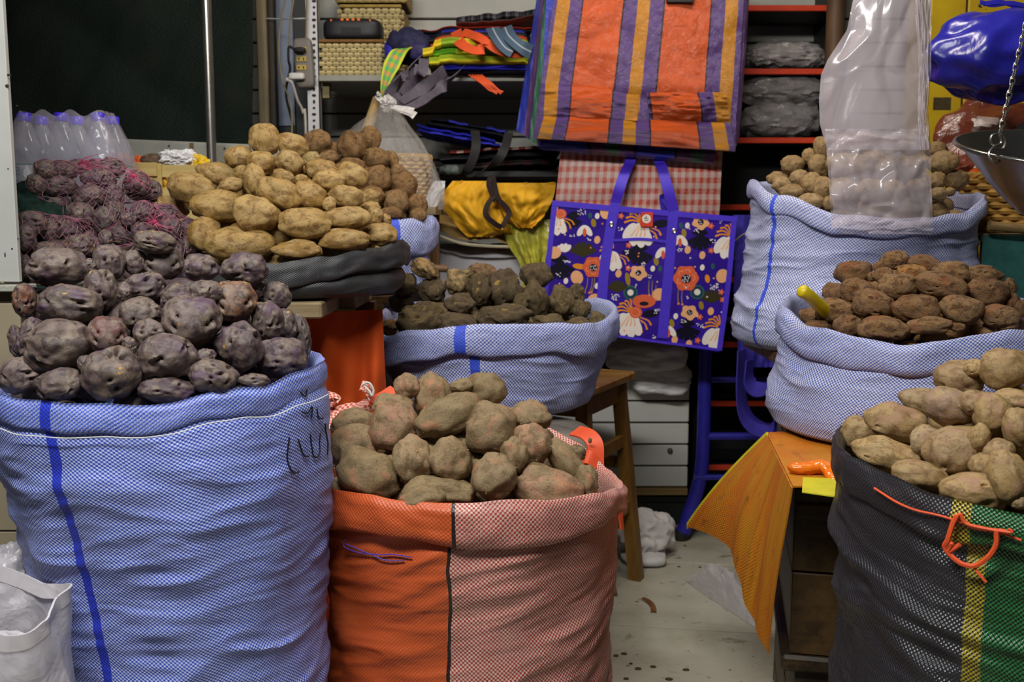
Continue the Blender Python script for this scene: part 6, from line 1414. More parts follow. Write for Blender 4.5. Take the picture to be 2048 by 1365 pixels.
# ------------------------------------------------------------------ blue step ladder and dark blue cloth bag
lb_m = plain((44, 40, 150), 0.4, 0.1, 30, 0.15)
ld = empty('step_ladder', (P(1400, 1060, 3.85)[0], 3.85, 0), 'blue metal step ladder behind the floral bag', 'ladder')
f0 = np.array([P(1362, 1066, 3.80)[0], 3.80, 0.0]); Tt = P(1432, 480, 3.72); wx = 0.30
for s in (0, 1):
    off = np.array([wx * s, 0.0, 0]); pts = spline([f0 + off, f0 + off + [0.03, 0, 0.10], f0 + off + [0.075, -0.005, 0.30], P(1412, 700, 3.76) + off, Tt + off], 30)
    part('rail', *tube_vf(pts, np.linspace(0.030, 0.024, 30), 12), lb_m, ld)
    part('foot', *tube_vf([f0 + off - [0.004, 0, 0], f0 + off + [0.008, 0, 0.03]], 0.033, 12), dark, ld)
for py in (873, 955, 760, 640, 520):
    c = P(1420, py, 3.78); zc = c[2]; f = min(1, zc / 0.9); xx = f0[0] + 0.085 * f + 0.02; part('rung', *tube_vf([(xx, 3.78, zc), (xx + wx, 3.78, zc)], 0.012 if py != 873 else 0.015, 10), lb_m, ld)
bl_cloth = plain((58, 48, 156), 0.8, 0.15, 20, 0.3)
db = empty('cloth_bag', tuple(P(1520, 860, 3.5)), 'dark blue cloth bag hanging beside the back right sack', 'bag')
sheetpoly('body', [(430, 1466, 1580), (500, 1470, 1580), (600, 1468, 1582), (680, 1476, 1580), (735, 1482, 1570)], 3.62, bl_cloth, db, 5, 0.02, 4, 0.03, th=0.006)
for pts in ([(1484, 700), (1482, 780), (1490, 830), (1515, 856), (1545, 850), (1560, 800), (1568, 720)], [(1500, 720), (1498, 760), (1512, 778), (1540, 770), (1560, 735), (1566, 700)]):
    part('strap', *ribbon_vf(spline([P(x, y, 3.56) for x, y in pts], 40), (0.5, 0.75, 0.45), 0.085, 0.004)[:2], bl_cloth, db)
part('hook_wire', *tube_vf(spline([P(1470, 482, 3.58), P(1485, 470, 3.57), P(1500, 464, 3.57), P(1512, 463, 3.57), P(1530, 440, 3.75), P(1540, 416, 3.96)], 24), 0.0022, 5), plain((150, 140, 110), 0.5), db)
# ------------------------------------------------------------------ left table: net bags, bottles, crate
green_cl = NT('green_cloth'); _co = green_cl.coord(); green_cl = green_cl.fin(green_cl.mix(green_cl.step(green_cl.noise(_co, 60, 3), .3, .7), lin((12, 30, 27)), lin((24, 48, 42))), 0.85, green_cl.bump(green_cl.noise(_co, 220, 2), 0.4, 0.002), 0, 0.2)
gt = empty('market_table', (-1.0, 2.6, 0), 'table under a dark green cloth behind the purple potatoes', 'table')
xl, xr, zt_ = -1.62, P(330, 500, 2.2)[0], 1.10
part('top', *box_vf((xl, 2.16, zt_ - 0.03), (xr, 3.30, zt_ - 0.004)), tree, gt, smooth=False)
for x in (xl + 0.04, xr - 0.04):
    for y in (2.2, 3.26): part('leg', *box_vf((x - 0.03, y - 0.03, 0), (x + 0.03, y + 0.03, zt_ - 0.03)), tree, gt, smooth=False)
V, F, uv = quadsheet_vf([(xl, 3.30, zt_), (xr, 3.30, zt_), (xr, 2.15, zt_), (xl, 2.15, zt_)], 30, 30, lambda u, v: np.stack([0 * u, 0 * u, 0.003 * np.sin(u * 30) * np.sin(v * 20)], -1), 0.003); part('cloth_top', V, F, green_cl, gt, uv=uv)
V, F, uv = quadsheet_vf([(xl, 2.148, zt_ + 0.002), (xr, 2.148, zt_ + 0.002), (xr, 2.135, 0.05), (xl, 2.135, 0.05)], 90, 20, lambda u, v: Z3(-0.012 * np.sin(u * 60) * v), 0.003); part('cloth_front', V, F, green_cl, gt, uv=uv)
V, F = soft_vf(P(52, 430, 2.46), (0.055, 0.06, 0.06), 5, 0.02, 10, 2.2, 18, ridged=0.012); V = np.array(V); o = part('cloth_bundle', V, F, green_cl); tag(o, 'crumpled dark green cloth below the water bottles', 'cloth')
V, F = soft_vf(P(62, 470, 2.42), (0.09, 0.08, 0.06), 7, 0.02, 10, 2.4, 18, ridged=0.012)
o = part('cloth_bundle', V, F, green_cl); tag(o, 'dark green cloth heap behind the white pillar', 'cloth')

PN = [(84, 66, 76), (92, 72, 80), (78, 62, 66), (98, 82, 80)]
ZB = (0, 180, 3.4115)
nets = [
 ('upper net bag', [[(310, 542, 145, 135), (425, 552, 195, 135), (530, 522, 135, 95), (645, 517, 100, 80), (765, 532, 175, 135)],
   [(250, 650, 125, 145), (400, 655, 235, 140), (672, 602, 225, 145), (775, 725, 135, 165), (932, 652, 175, 195), (1030, 692, 135, 155)],
   [(370, 802, 205, 165), (545, 857, 192, 178), (615, 722, 195, 165), (712, 882, 155, 175), (785, 822, 110, 120)]], (640, 690), 2.50, (0.145, 0.125, 1.17, 0.20)),
 ('right net bag', [[(985, 837, 175, 145), (1132, 842, 155, 125), (875, 882, 110, 100)], [(1152, 952, 175, 175), (832, 992, 165, 155), (980, 977, 155, 145), (1285, 947, 135, 145)], [(1295, 1077, 155, 155), (1215, 1112, 95, 115), (725, 1015, 95, 120)]], (1070, 960), 2.34, (0.115, 0.10, 1.12, 0.13)),
 ('left net bag', [[(215, 912, 195, 165), (340, 960, 165, 145), (430, 962, 245, 175)], [(180, 1015, 125, 185), (340, 1082, 205, 95), (540, 1062, 205, 155), (650, 1102, 135, 125)], [(172, 1205, 90, 155), (300, 1190, 130, 120), (460, 1190, 150, 120)]], (380, 1030), 2.34, (0.135, 0.10, 1.11, 0.12))]
net_m = plain((150, 96, 116), 0.4, 0.1); tuft_m = plain((196, 84, 122), 0.4, 0.1)
def net_over(root, C, A, mat, cell=0.021):
    """hexagonal net pulled tight over the potatoes"""
    VV = []; FF = []; n = 0; D3, F3 = ICO[3]
    for c, a_ in zip(C, A):
        VV.append(D3 * a_ * 1.09 + c); FF += [tuple(i + n for i in f) for f in F3]; n += len(D3)
    VV = np.concatenate(VV); bv = BVHTree.FromPolygons([Vector(v) for v in VV], FF)
    lo, hi = VV.min(0), VV.max(0); c = (lo + hi) / 2; half = (hi - lo) / 2; R = float(half.max())
    cols = int(2 * math.pi * R * 0.9 / cell); cols += cols % 2; rows = int(math.pi * R / (cell * 0.75))
    G = np.zeros((rows, cols, 3)); r0 = np.zeros((rows, cols))
    for i in range(rows):
        la = -math.pi / 2 + math.pi * (i + 0.7) / (rows + 0.4)
        for j in range(cols):
            lo_ = 2 * math.pi * (j + 0.5 * (i % 2)) / cols; G[i, j] = (math.cos(la) * math.cos(lo_), math.cos(la) * math.sin(lo_), math.sin(la))
            d = Vector(G[i, j] * half); d.normalize(); h = bv.ray_cast(Vector(c) + d * 2.0, -d); G[i, j] = d[:]
            r0[i, j] = (Vector(c) - h[0]).length + 0.0012 if h[0] is not None else -1
    bad = r0 < 0; r0[bad] = np.median(r0[~bad])
    for _ in range(7):
        m = (np.roll(r0, 1, 1) + np.roll(r0, -1, 1) + np.vstack([r0[:1], r0[:-1]]) + np.vstack([r0[1:], r0[-1:]])) / 4; r0 = np.maximum(r0, m - 0.0006)
    X = c + G * r0[..., None]; mb = MB()
    def seg(p, q): mb.add(*tube_vf([p, q], 0.0005, 3, False))
    for i in range(rows - 1):
        for j in range(cols):
            # brick pattern: zigzag rows with alternate links give six-sided meshes
            if i % 2 == 0:
                seg(X[i, j], X[i + 1, j]); seg(X[i, j], X[i + 1, (j - 1) % cols])
            elif (j % 1) == 0: seg(X[i, j], X[i + 1, j] * 0.5 + X[i + 1, (j + 1) % cols] * 0.5) if False else seg(X[i, j], X[i + 1, (j + 1) % cols] if (j % 2) else X[i + 1, j])
    mb.build('net_mesh', mat, root, smooth=True)
    return bv, c
for k, (nm, rows_, cpx, Yc, (rx_, ry_, zr_, h_)) in enumerate(nets):
    cc = P(cpx[0] / ZB[2], 180 + cpx[1] / ZB[2], Yc)
    H_, C, A = heap('purple', ZB, rows_, 'the ' + nm, (cc[0], Yc, rx_, ry_, zr_, h_), PN, 'purple potatoes in the ' + nm, 'shiny purple', 91 + k, expo=2.2, sink=0.6, rowwords=['top row', 'middle row', 'bottom row'], fillr=0.8, fsink=2.0)
    lab = {'upper net bag': 'pink net bag of purple potatoes on top of two others', 'right net bag': 'pink net bag of purple potatoes with a star-shaped knot', 'left net bag': 'pink net bag of purple potatoes next to the white pillar'}[nm]
    nb = empty('net_bag', (cc[0], Yc, C[:, 2].min() - 0.03), lab, 'net bag'); net_over(nb, C, A, net_m)
    kp = {'upper net bag': (268, 352), 'right net bag': (309, 444), 'left net bag': (96, 436)}[nm]
    kY = float(np.min([C[i, 1] - A[i, 1] for i in range(len(C)) if abs(C[i, 0] / C[i, 1] * FPX + 1024 - kp[0]) < 45] or [Yc])) + 0.004
    kc = P(kp[0], kp[1], kY); rr = random.Random(k + 3)
    if nm != 'left net bag':
        part('knot', *soft_vf(kc, (0.006, 0.006, 0.006), k, 0.002, 200, 2, 6), plain((180, 60, 92), 0.4), nb)
        mb = MB()
        for q in range(30):
            a_ = rr.uniform(0, 2 * math.pi); L_ = rr.uniform(0.02, 0.05); mb.add(*tube_vf(spline([kc, kc + [math.cos(a_) * L_ * .5, -0.006, math.sin(a_) * L_ * .45], kc + [math.cos(a_) * L_, 0.014, math.sin(a_) * L_ * .8]], 6), 0.00045, 3, False))
        mb.build('gathered_strands', tuft_m, nb, smooth=True)
    if nm == 'upper net bag':
        mb = MB(); kc = P(155, 330, kY + 0.03)
        for q in range(36):
            a_ = rr.uniform(-0.5, 0.6); L_ = rr.uniform(0.02, 0.06); mb.add(*tube_vf(spline([kc, kc + [math.cos(a_) * L_ * .5, -0.01, 0.004 + math.sin(a_) * L_ * .5], kc + [math.cos(a_) * L_, 0.0, math.sin(a_) * L_]], 6), 0.00045, 3, False))
        mb.build('loose_strands', tuft_m, nb, smooth=True)

# water bottles in shrink film
def lathe_vf(c, prof, n=28):
    a_ = np.linspace(0, 2 * math.pi, n, endpoint=False); V = np.array([[c[0] + r_ * math.cos(t), c[1] + r_ * math.sin(t), c[2] + z] for r_, z in prof for t in a_]); return V, grid_faces(len(prof), n, True)
pet = film('bottle_plastic', (180, 190, 200), 0.35, 0.08, 4, 0.1); cap_m = plain((66, 48, 206), 0.35, 0.05); lab_m = plain((150, 164, 160), 0.4, 0.08, 20); ink_v = plain((96, 70, 140), 0.5); ink_g = plain((40, 110, 80), 0.5); drop_m = plain((226, 232, 236), 0.4, 0.02)
YBt = 2.72; capz = P(125, 226, YBt)[2]; hb = 0.315; zb_ = capz - hb
prof = [(0.001, 0), (0.042, 0.002), (0.046, 0.012), (0.046, 0.185), (0.0465, 0.20), (0.043, 0.225), (0.030, 0.262), (0.020, 0.280), (0.0165, 0.288), (0.0165, 0.300)]
dxb = 0.0985; xb0 = P(125, 300, YBt)[0]
bottles = []
for iy in range(2):
    for ixb in range(3):
        x, y = xb0 + (ixb - 1) * dxb, YBt + iy * 0.0985
        where = ['left', 'middle', 'right'][ixb] + (' front' if iy == 0 else ' back')
        bt = empty('water_bottle', (x, y, zb_), 'clear water bottle with blue cap, %s of the wrapped pack' % where, 'bottle', 'water bottles in the shrink-wrapped pack')
        part('bottle', *lathe_vf((x, y, zb_), prof), pet, bt); part('cap', *lathe_vf((x, y, zb_), [(0.0005, 0.2925), (0.0185, 0.2925), (0.019, 0.296), (0.0185, 0.312), (0.016, 0.315), (0.0005, 0.3155)], 24), cap_m, bt)
        lbp = part('label_band', *lathe_vf((x, y, zb_), [(0.0468, 0.095), (0.0472, 0.096), (0.0472, 0.178), (0.0468, 0.179)]), lab_m, bt)
        part('green_line', *lathe_vf((x, y, zb_), [(0.0473, 0.176), (0.0475, 0.1765), (0.0475, 0.180), (0.0473, 0.1805)]), ink_g, lbp)
        if iy == 0:
            q = [(0, .02), (.008, .006), (.010, -.004), (.006, -.012), (0, -.014), (-.006, -.012), (-.010, -.004), (-.008, .006)]
            a0 = 0.45; part('drop_emblem', [(x + 0.0478 * math.sin(a0 + u_ / 0.047), y - 0.0478 * math.cos(a0 + u_ / 0.047), zb_ + 0.155 + w_) for u_, w_ in q], [tuple(range(8))[::-1]], drop_m, lbp, smooth=False)
            for a0 in (-0.5, -0.05):
                mb = MB()
                for zz_ in (0.165, 0.148, 0.131):
                    t_ = np.linspace(0, 2 * math.pi, 14); mb.add(*tube_vf([(x + 0.0476 * math.sin(a0 + 0.005 * math.cos(v_) / 0.047), y - 0.0476 * math.cos(a0 + 0.005 * math.cos(v_) / 0.047), zb_ + zz_ + 0.005 * math.sin(v_)) for v_ in (t_ if zz_ > 0.15 else t_[:9])], 0.0012, 4))
                mb.build('label_print', ink_v, lbp)
wrap = film('shrink_film', (206, 196, 214), 0.30, 0.12, 16, 0.5)
n_a, n_v = 96, 30; V = []; cxw, cyw = xb0, YBt + 0.049; aa = 2 * math.pi * np.arange(n_a) / n_a; c_, s_ = np.cos(aa), np.sin(aa); k_ = (np.abs(c_) ** 6 + np.abs(s_) ** 6) ** (-1 / 6)
for i in range(n_v):
    f = i / (n_v - 1); z = zb_ + 0.004 + f * 0.318; top = max(0.0, (f - 0.60) / 0.40); sc = 1 - 0.30 * top ** 1.3
    ww = 0.004 * ridge(np.stack([c_ * 2.5, s_ * 2.5, 0 * aa + f * 4], -1), 2); dip = -0.03 * top * (0.5 + 0.5 * np.cos(c_ * k_ * 3 * math.pi))
    V.append(np.stack([cxw + c_ * k_ * (0.152 * sc + ww), cyw + s_ * k_ * (0.103 * sc + ww), z + dip * 0.6], -1))
V = np.concatenate(V)
ww_ = empty('shrink_wrap', (cxw, cyw, zb_), 'clear shrink film around the pack of water bottles', 'film'); part('film', V, grid_faces(n_v, n_a, True), wrap, ww_)
o = part('wooden_box', *box_vf((cxw - 0.17, cyw - 0.12, zt_ + 0.004), (cxw + 0.17, cyw + 0.12, zb_ - 0.002), 0.004), old_w, None, smooth=False); tag(o, 'flat wooden box under the pack of water bottles', 'box')

# yellow wooden crate with things in it
yw = wood((178, 152, 92), (196, 172, 112), 0, 3, 0.6, 40, 0.15); YC_ = 2.98
L0, L1 = P(245, 330, YC_), P(400, 330, YC_); zc1 = P(320, 330, YC_)[2]; zmid = P(320, 352, YC_)[2]
yc = empty('wooden_crate', ((L0[0] + L1[0]) / 2, YC_ + 0.12, zt_ + 0.004), 'yellow softwood fruit crate behind the net bags', 'crate')
bx0, bx1 = L0[0] - 0.10, L1[0] + 0.12; bh_ = 0.036
for z_ in (zc1 - bh_, zc1 - 2 * bh_ - 0.03, zc1 - 3 * bh_ - 0.06):
    if z_ < zt_ + 0.006: continue
    part('board', *box_vf((bx0, YC_, z_), (bx1, YC_ + 0.008, z_ + bh_), 0.001), yw, yc, smooth=False); part('board', *box_vf((bx0, YC_ + 0.25, z_), (bx1, YC_ + 0.258, z_ + bh_), 0.001), yw, yc, smooth=False)
    for x in (bx0, bx1 - 0.008): part('board', *box_vf((x, YC_ + 0.009, z_), (x + 0.008, YC_ + 0.249, z_ + bh_), 0.001), yw, yc, smooth=False)
xm = P(315, 340, YC_)[0]
for x in (bx0, xm - 0.012, bx1 - 0.03): part('corner_post', *box_vf((x, YC_ - 0.012, zt_ + 0.005), (x + 0.026, YC_ - 0.0005, zc1 + 0.004), 0.002), yw, yc, smooth=False)
part('raised_board', *box_vf((bx0, YC_ - 0.022, zc1 - 0.034), (xm + 0.004, YC_ - 0.0125, zc1 + 0.006), 0.001), yw, yc, smooth=False)
part('bottom', *box_vf((bx0 + .01, YC_ + .01, zt_ + 0.006), (bx1 - .01, YC_ + 0.248, zt_ + 0.016)), yw, yc, smooth=False)
for (px, py, s_, m, nm, lab) in ((235, 321, 24, plain((216, 96, 34), 0.5), 'plastic_bag', 'orange plastic scrap at the left end of the yellow crate'), (280, 321, 14, plain((214, 92, 34), 0.5), 'plastic_bag', 'small orange plastic scrap in the yellow crate'), (395, 324, 22, plain((216, 176, 30), 0.45), 'plastic_bag', 'yellow plastic bag peeking over the crate'), (345, 365, 34, plain((222, 160, 30), 0.45), 'plastic_bag', 'yellow bag seen between the crate boards')):
    c = P(px, py, YC_ + 0.06); h_ = s_ * mpp(3.0); V, F = crumple_vf(c - [0, 0, h_ * 0.5], (h_, h_ * .8, h_), px * .1, h_ * .25, 6, 4); o = part(nm, V, F, m); tag(o, lab, 'bag')
V, F = crumple_vf(P(358, 318, YC_ + 0.06), (0.055, 0.04, 0.022), 3.3, 0.010, 5, 5); o = part('tissue', V, F, plain((214, 212, 214), 0.7, 0.03)); tag(o, 'crumpled white tissue lying in the yellow crate', 'tissue')
o = bpy.data.objects.new('potato', PMESH['dirt'][2] if 'dirt' in PMESH else potato_meshes('dirt')[2]); COL.objects.link(o); o.location = P(308, 324, YC_ + 0.05); o.scale = (0.042, 0.034, 0.026); o.color = lin((120, 96, 80)); tag(o, 'dusty brown potato lying in the yellow crate', 'potato')

# ------------------------------------------------------------------ lower left: white plastic bag
wb = empty('plastic_bag', tuple(P(20, 1365, 1.32)), 'white plastic bag standing at the lower left corner', 'bag')
wfilm = film('white_bag_film', (204, 200, 206), 0.72, 0.35, 14, 0.5)
n_a, n_v = 90, 50; V = []; cw = P(10, 1300, 1.36); aa = 2 * math.pi * np.arange(n_a) / n_a
for i in range(n_v):
    f = i / (n_v - 1); q = np.stack([np.cos(aa) * 1.3, np.sin(aa) * 1.3, 0 * aa + f * 2.6], -1)
    R = 0.078 * (0.7 + 0.55 * math.sin(min(1, f * 1.15) * math.pi * 0.72)) * (1 + 0.09 * ridge(q, 2)); zz_ = f * 0.70 + 0.014 * f ** 3 * np.sin(aa * 3 + 1) + 0.012 * f ** 4 * np.cos(aa - 2.2)
    V.append(np.stack([cw[0] - 0.018 + R * np.cos(aa), 1.385 + R * np.sin(aa) * 0.9, zz_], -1))
V = list(np.concatenate(V))
part('body', V, grid_faces(n_v, n_a, True), wfilm, wb)
rim = np.array(V[-n_a:]); rim = np.vstack([rim, rim[:1]]); rim = spline(rim, 120); part('rolled_edge', *ribbon_vf(rim + [0, 0, -0.005], (0.1, 0.1, 1), 0.022, 0.003)[:2], film('white_bag_edge', (216, 210, 214), 0.9, 0.35, 14, 0.3), wb)
V, F = crumple_vf((cw[0] - 0.02, 1.39, 0.55), (0.052, 0.047, 0.10), 8.2, 0.006, 2.5, 5); part('contents', V, F, plain((196, 190, 196), 0.5, 0.05), wb)
V, F = crumple_vf(P(14, 1190, 1.58), (0.052, 0.045, 0.075), 5.2, 0.012, 3, 5); V = np.array(V)
w2 = empty('plastic_bag', (P(30, 1190, 1.58)[0], 1.58, 0.0), 'second white plastic bag behind the lower left one', 'bag'); part('top', V, F, wfilm, w2)
part('body', *crumple_vf((P(12, 1190, 1.58)[0], 1.58, 0.32), (0.05, 0.05, 0.33), 4.1, 0.015, 4, 5), wfilm, w2)

# ------------------------------------------------------------------ right edge: bags, basket, scale
def gather_bag(name, lab, cpx, Y, half, mat, seed, neck, amp=0.03, group=None):
    """filled plastic bag pulled together at its neck"""
    r = empty(name, tuple(P(cpx[0], cpx[1], Y) - [0, 0, half[2]]), lab, 'bag'); D, F = ICO[5]; c = P(cpx[0], cpx[1], Y); nk = P(neck[0], neck[1], Y) - c; half = np.asarray(half)
    W = D * half; q = D * 1.25 + seed; d = amp * (0.9 * fbm(q, 2) + 0.55 * ridge(q * 1.0 + 3, 1) - 0.1)
    W = W + D * d[:, None]; dn = nk / np.linalg.norm(nk); t = np.clip(D @ dn, 0, 1) ** 3.0
    az = np.arctan2(np.cross(D, dn) @ np.array([0, 1, 0]), np.cross(D, dn) @ np.array([0.3, 0, 1.0])); W = W * (1 - 0.10 * t * (0.5 + 0.5 * np.sin(az * 11)))[:, None]
    W = W + (nk * 1.0 - W) * np.clip(t, 0, 0.97)[:, None] ** 1.2
    part('body', W + c, F, mat, r); part('neck', *crumple_vf(nk + c, (0.02, 0.016, 0.014), seed, 0.006, 8, 3), mat, r)
    return r, nk + c
blue_pl = NT('blue_plastic'); _co = blue_pl.coord(); blue_pl = blue_pl.fin(lin((36, 35, 148)), 0.27, blue_pl.bump(blue_pl.noise(_co, 9, 3, .5, 1.5), 0.35, 0.012), 0, 0.6)
brown_pl = NT('brown_plastic'); _co = brown_pl.coord(); brown_pl = brown_pl.fin(lin((112, 54, 38)), 0.24, brown_pl.bump(brown_pl.noise(_co, 18, 4, .6, 1.5), 0.5, 0.012), 0, 0.6)
r, nk = gather_bag('plastic_bag', 'shiny bright blue plastic bag hanging at the upper right', (2000, 112), 2.72, (0.185, 0.12, 0.115), blue_pl, 3.1, (2062, 20), 0.035)
for pts in ([(2060, 14), (2020, 6), (1985, 10), (1960, 4)], [(2060, 16), (2030, 12), (2000, 4), (1966, 8)]): part('tie_end', *ribbon_vf(spline([P(x, y, 2.70) for x, y in pts], 16), (0, 0.5, 1), 0.014, 0.002)[:2], blue_pl, r)
part('hanger', *tube_vf([nk, [nk[0], nk[1], 2.6]], 0.003, 6), dark, r)
r, nk = gather_bag('plastic_bag', 'dark red-brown plastic bag with a white sticker, upper right', (1992, 290), 3.08, (0.165, 0.10, 0.13), brown_pl, 7.7, (2120, 250), 0.03)
V, F, uv = quadsheet_vf([P(1955, 232, 2.965), P(2008, 236, 2.97), P(1998, 278, 2.96), P(1944, 262, 2.96)], 12, 12, crease(4, 0.004), 0.0015); part('sticker', V, F, plain((176, 160, 158), 0.35, 0.1, 40), r, uv=uv)
V, F, uv = quadsheet_vf([P(2060, 232, 2.66), P(2090, 232, 2.66), P(2060, 300, 2.66), P(1985, 300, 2.68)], 14, 12, crease(6, 0.006), 0.004); o = part('dark_cloth', V, F, dark, uv=uv); tag(o, 'black cloth strip crossing the brown bag', 'cloth')
V, F = crumple_vf(P(1950, 348, 3.02), (0.10, 0.05, 0.05), 6.6, 0.012, 8, 4); o = part('plastic_bag', V, F, brown_pl); tag(o, 'small brown plastic bag next to the wicker basket', 'bag')
teal = plain((34, 84, 80), 0.85, 0.15, 30, 0.3)
tt_ = empty('cloth_table', (1.45, 2.85, 0), 'table under a teal cloth at the right edge', 'table'); tx0 = P(1974, 480, 2.64)[0]; zt3 = P(2000, 468, 2.64)[2]
part('top', *box_vf((tx0, 2.66, zt3 - 0.02), (2.0, 3.15, zt3)), plank_w, tt_, smooth=False)
for x in (tx0 + 0.04, 1.96):
    for y in (2.70, 3.10): part('leg', *box_vf((x - 0.02, y - 0.02, 0), (x + 0.02, y + 0.02, zt3 - 0.02)), tree, tt_, smooth=False)
V, F, uv = quadsheet_vf([(tx0 - 0.005, 2.652, zt3 - 0.004), (2.0, 2.652, zt3 - 0.004), (2.0, 2.64, 0.1), (tx0 - 0.01, 2.64, 0.1)], 60, 20, lambda u, v: Z3(-0.012 * np.sin(u * 34) * v), 0.003); part('hanging_cloth', V, F, teal, tt_, uv=uv)
o = part('wooden_stick', *tube_vf([P(1978, 452, 2.62) , P(2090, 462, 2.62)], 0.013, 10), wood((110, 88, 54), (140, 116, 76), 0, 8)); tag(o, 'rough wooden stick on the edge of the teal table', 'stick')
zb3 = zt3 + 0.002; wicker('wicker_basket', 'honey-coloured wicker basket on the teal table, right edge', (P(2040, 400, 2.86)[0], 2.86, zb3), 0.115, 0.185, P(1930, 352, 2.70)[2] - zb3, 9, plain((176, 132, 62), 0.65, 0.2, 30, 0.4), 40)
o = part('orange_fruit', *soft_vf((P(1958, 352, 2.78)[0], 2.80, P(1958, 352, 2.78)[2]), (0.022, 0.022, 0.022), 1, 0.002, 10, 2, 8), plain((226, 92, 26), 0.4)); tag(o, 'orange fruit at the rim of the wicker basket', 'fruit')
# hanging scale pan with chain
steel = plain((128, 126, 122), 0.24, 0.12, 16, 0.08, metal=0.95)
YSc = 1.78; pc = P(2125, 296, YSc); Rp = P(2125, 296, YSc)[0] - P(1926, 296, YSc)[0]
sp_ = empty('scale_pan', (pc[0], pc[1], pc[2] - 0.2), 'steel hanging scale pan with chain at the right edge', 'scale pan')
tiltm = rotx(math.radians(14))
pr2 = [(Rp * 0.985, 0.0), (Rp * 0.80, -0.034), (Rp * 0.62, -0.068), (Rp * 0.44, -0.098), (Rp * 0.25, -0.122), (0.001, -0.132)]
pq = spline([(a_, b_) for a_, b_ in pr2], 24); pq2 = np.vstack([pq, pq[::-1] * [1, 1] + [0, 0.003]]); V, F = lathe_vf((0, 0, 0), [(max(a_, 0.0005), b_) for a_, b_ in pq2], 72); part('pan', V @ tiltm.T + pc, F, steel, sp_)
a_ = np.linspace(0, 2 * math.pi, 73); part('rim_wire', *tube_vf(np.stack([Rp * np.cos(a_), Rp * np.sin(a_), 0 * a_], 1) @ tiltm.T + pc, 0.0042, 8, False), steel, sp_)
hp = (np.array([[Rp * math.cos(math.radians(207)), Rp * math.sin(math.radians(207)), 0.0]]) @ tiltm.T)[0] + pc
wire = plain((150, 146, 138), 0.3, 0.1, metal=0.95)
part('hook', *tube_vf(spline([hp + np.array(v_) for v_ in ((0.008, -0.004, -0.008), (-0.006, -0.008, -0.010), (-0.012, -0.006, 0.004), (-0.002, -0.002, 0.016), (0.010, 0.0, 0.022), (0.006, 0.0, 0.036), (-0.006, 0, 0.034), (-0.006, 0, 0.022), (0.012, 0.002, 0.012), (0.018, 0.002, 0.024), (0.012, 0.002, 0.036))], 60), 0.0022, 6), wire, sp_)
top = hp + np.array([0.14, 0.16, 0.36]); s0 = hp + np.array([0.008, 0.001, 0.036]); nL = 26
for k in range(nL):
    c = s0 + (top - s0) * (k + 0.5) / nL; d = (top - s0) / np.linalg.norm(top - s0); u_ = np.cross(d, [0, 1, 0]); u_ /= np.linalg.norm(u_); w_ = np.cross(d, u_); side = u_ if k % 2 else w_
    t_ = np.linspace(0, 2 * math.pi, 15); L2 = np.linalg.norm(top - s0) / nL * 0.74; part('chain_link', *tube_vf(np.array([c + d * L2 * math.cos(v_) + side * 0.0042 * math.sin(v_) for v_ in t_]), 0.0013, 5, False), wire, sp_)
part('chain_top', *tube_vf([top, [top[0], top[1], 2.7]], 0.003, 6), wire, sp_)

# clear bags hanging in front of the back right sack
hb_ = empty('hanging_bags', tuple(P(1760, 465, 2.30)), 'bunch of clear milky plastic bags hanging in front of the potatoes', 'bag')
def film_sheet(name, outline, Y, mat, seed, amp, bulge, freq=5.0, sharp=0.0):
    o = np.array(outline, float); nv, nu = 90, 70; rows = np.stack([np.interp(np.linspace(0, 1, nv), np.linspace(0, 1, len(o)), o[:, k]) for k in range(3)], 1); u = np.linspace(0, 1, nu); X = np.zeros((nv, nu, 3))
    for i in range(nv):
        py, l, r_ = rows[i]; vv = np.full(nu, i / nv); q = np.stack([u * freq, vv * freq * 1.3, 0 * u + seed], -1)
        d = -bulge * np.sin(u * math.pi) + amp * (ridge(q, 2) + 0.6 * fbm(q * 0.6 + 3, 2)) + sharp * np.abs(vnoise(q * 1.7 + 9))
        x = l + (r_ - l) * u; X[i] = [P(x[j], py, Y + d[j]) for j in range(nu)]
    return part(name, X.reshape(-1, 3), [(a_, d_, c_, b_) for a_, b_, c_, d_ in grid_faces(nv, nu)], mat, hb_)
f1 = film('hang_film_a', (200, 188, 194), 0.58, 0.16, 6, 0.25); f2 = film('hang_film_b', (210, 198, 202), 0.34, 0.14, 6, 0.25)
film_sheet('front_bag', [(258, 1650, 1855), (290, 1652, 1862), (340, 1656, 1862), (400, 1660, 1864), (440, 1662, 1866), (458, 1663, 1867), (468, 1690, 1862)], 2.27, f2, 1.5, 0.012, 0.02, 3.0, 0.014)
film_sheet('back_bag', [(-60, 1730, 1862), (0, 1706, 1862), (60, 1694, 1860), (120, 1655, 1858), (150, 1642, 1857), (200, 1638, 1855), (250, 1640, 1850), (300, 1655, 1855)], 2.31, f1, 4.2, 0.008, 0.03, 1.8, 0.008)
film_sheet('inner_bag', [(-60, 1735, 1850), (20, 1715, 1850), (90, 1700, 1852), (160, 1690, 1853), (250, 1665, 1850), (350, 1662, 1855), (450, 1668, 1860)], 2.335, f2, 7.9, 0.008, 0.02, 1.8, 0.008)
film_sheet('side_fold', [(-60, 1828, 1862), (50, 1832, 1864), (140, 1838, 1862), (220, 1835, 1856), (300, 1840, 1862)], 2.25, f1, 2.9, 0.008, 0.012, 3.0, 0.008)
part('string', *tube_vf([P(1795, -55, 2.31), (P(1795, -55, 2.31)[0], 2.31, 2.7)], 0.003, 6), thread_white, hb_)
part('gathered_neck', *crumple_vf(P(1795, -60, 2.31), (0.07, 0.03, 0.03), 2, 0.01, 8, 4), f1, hb_)

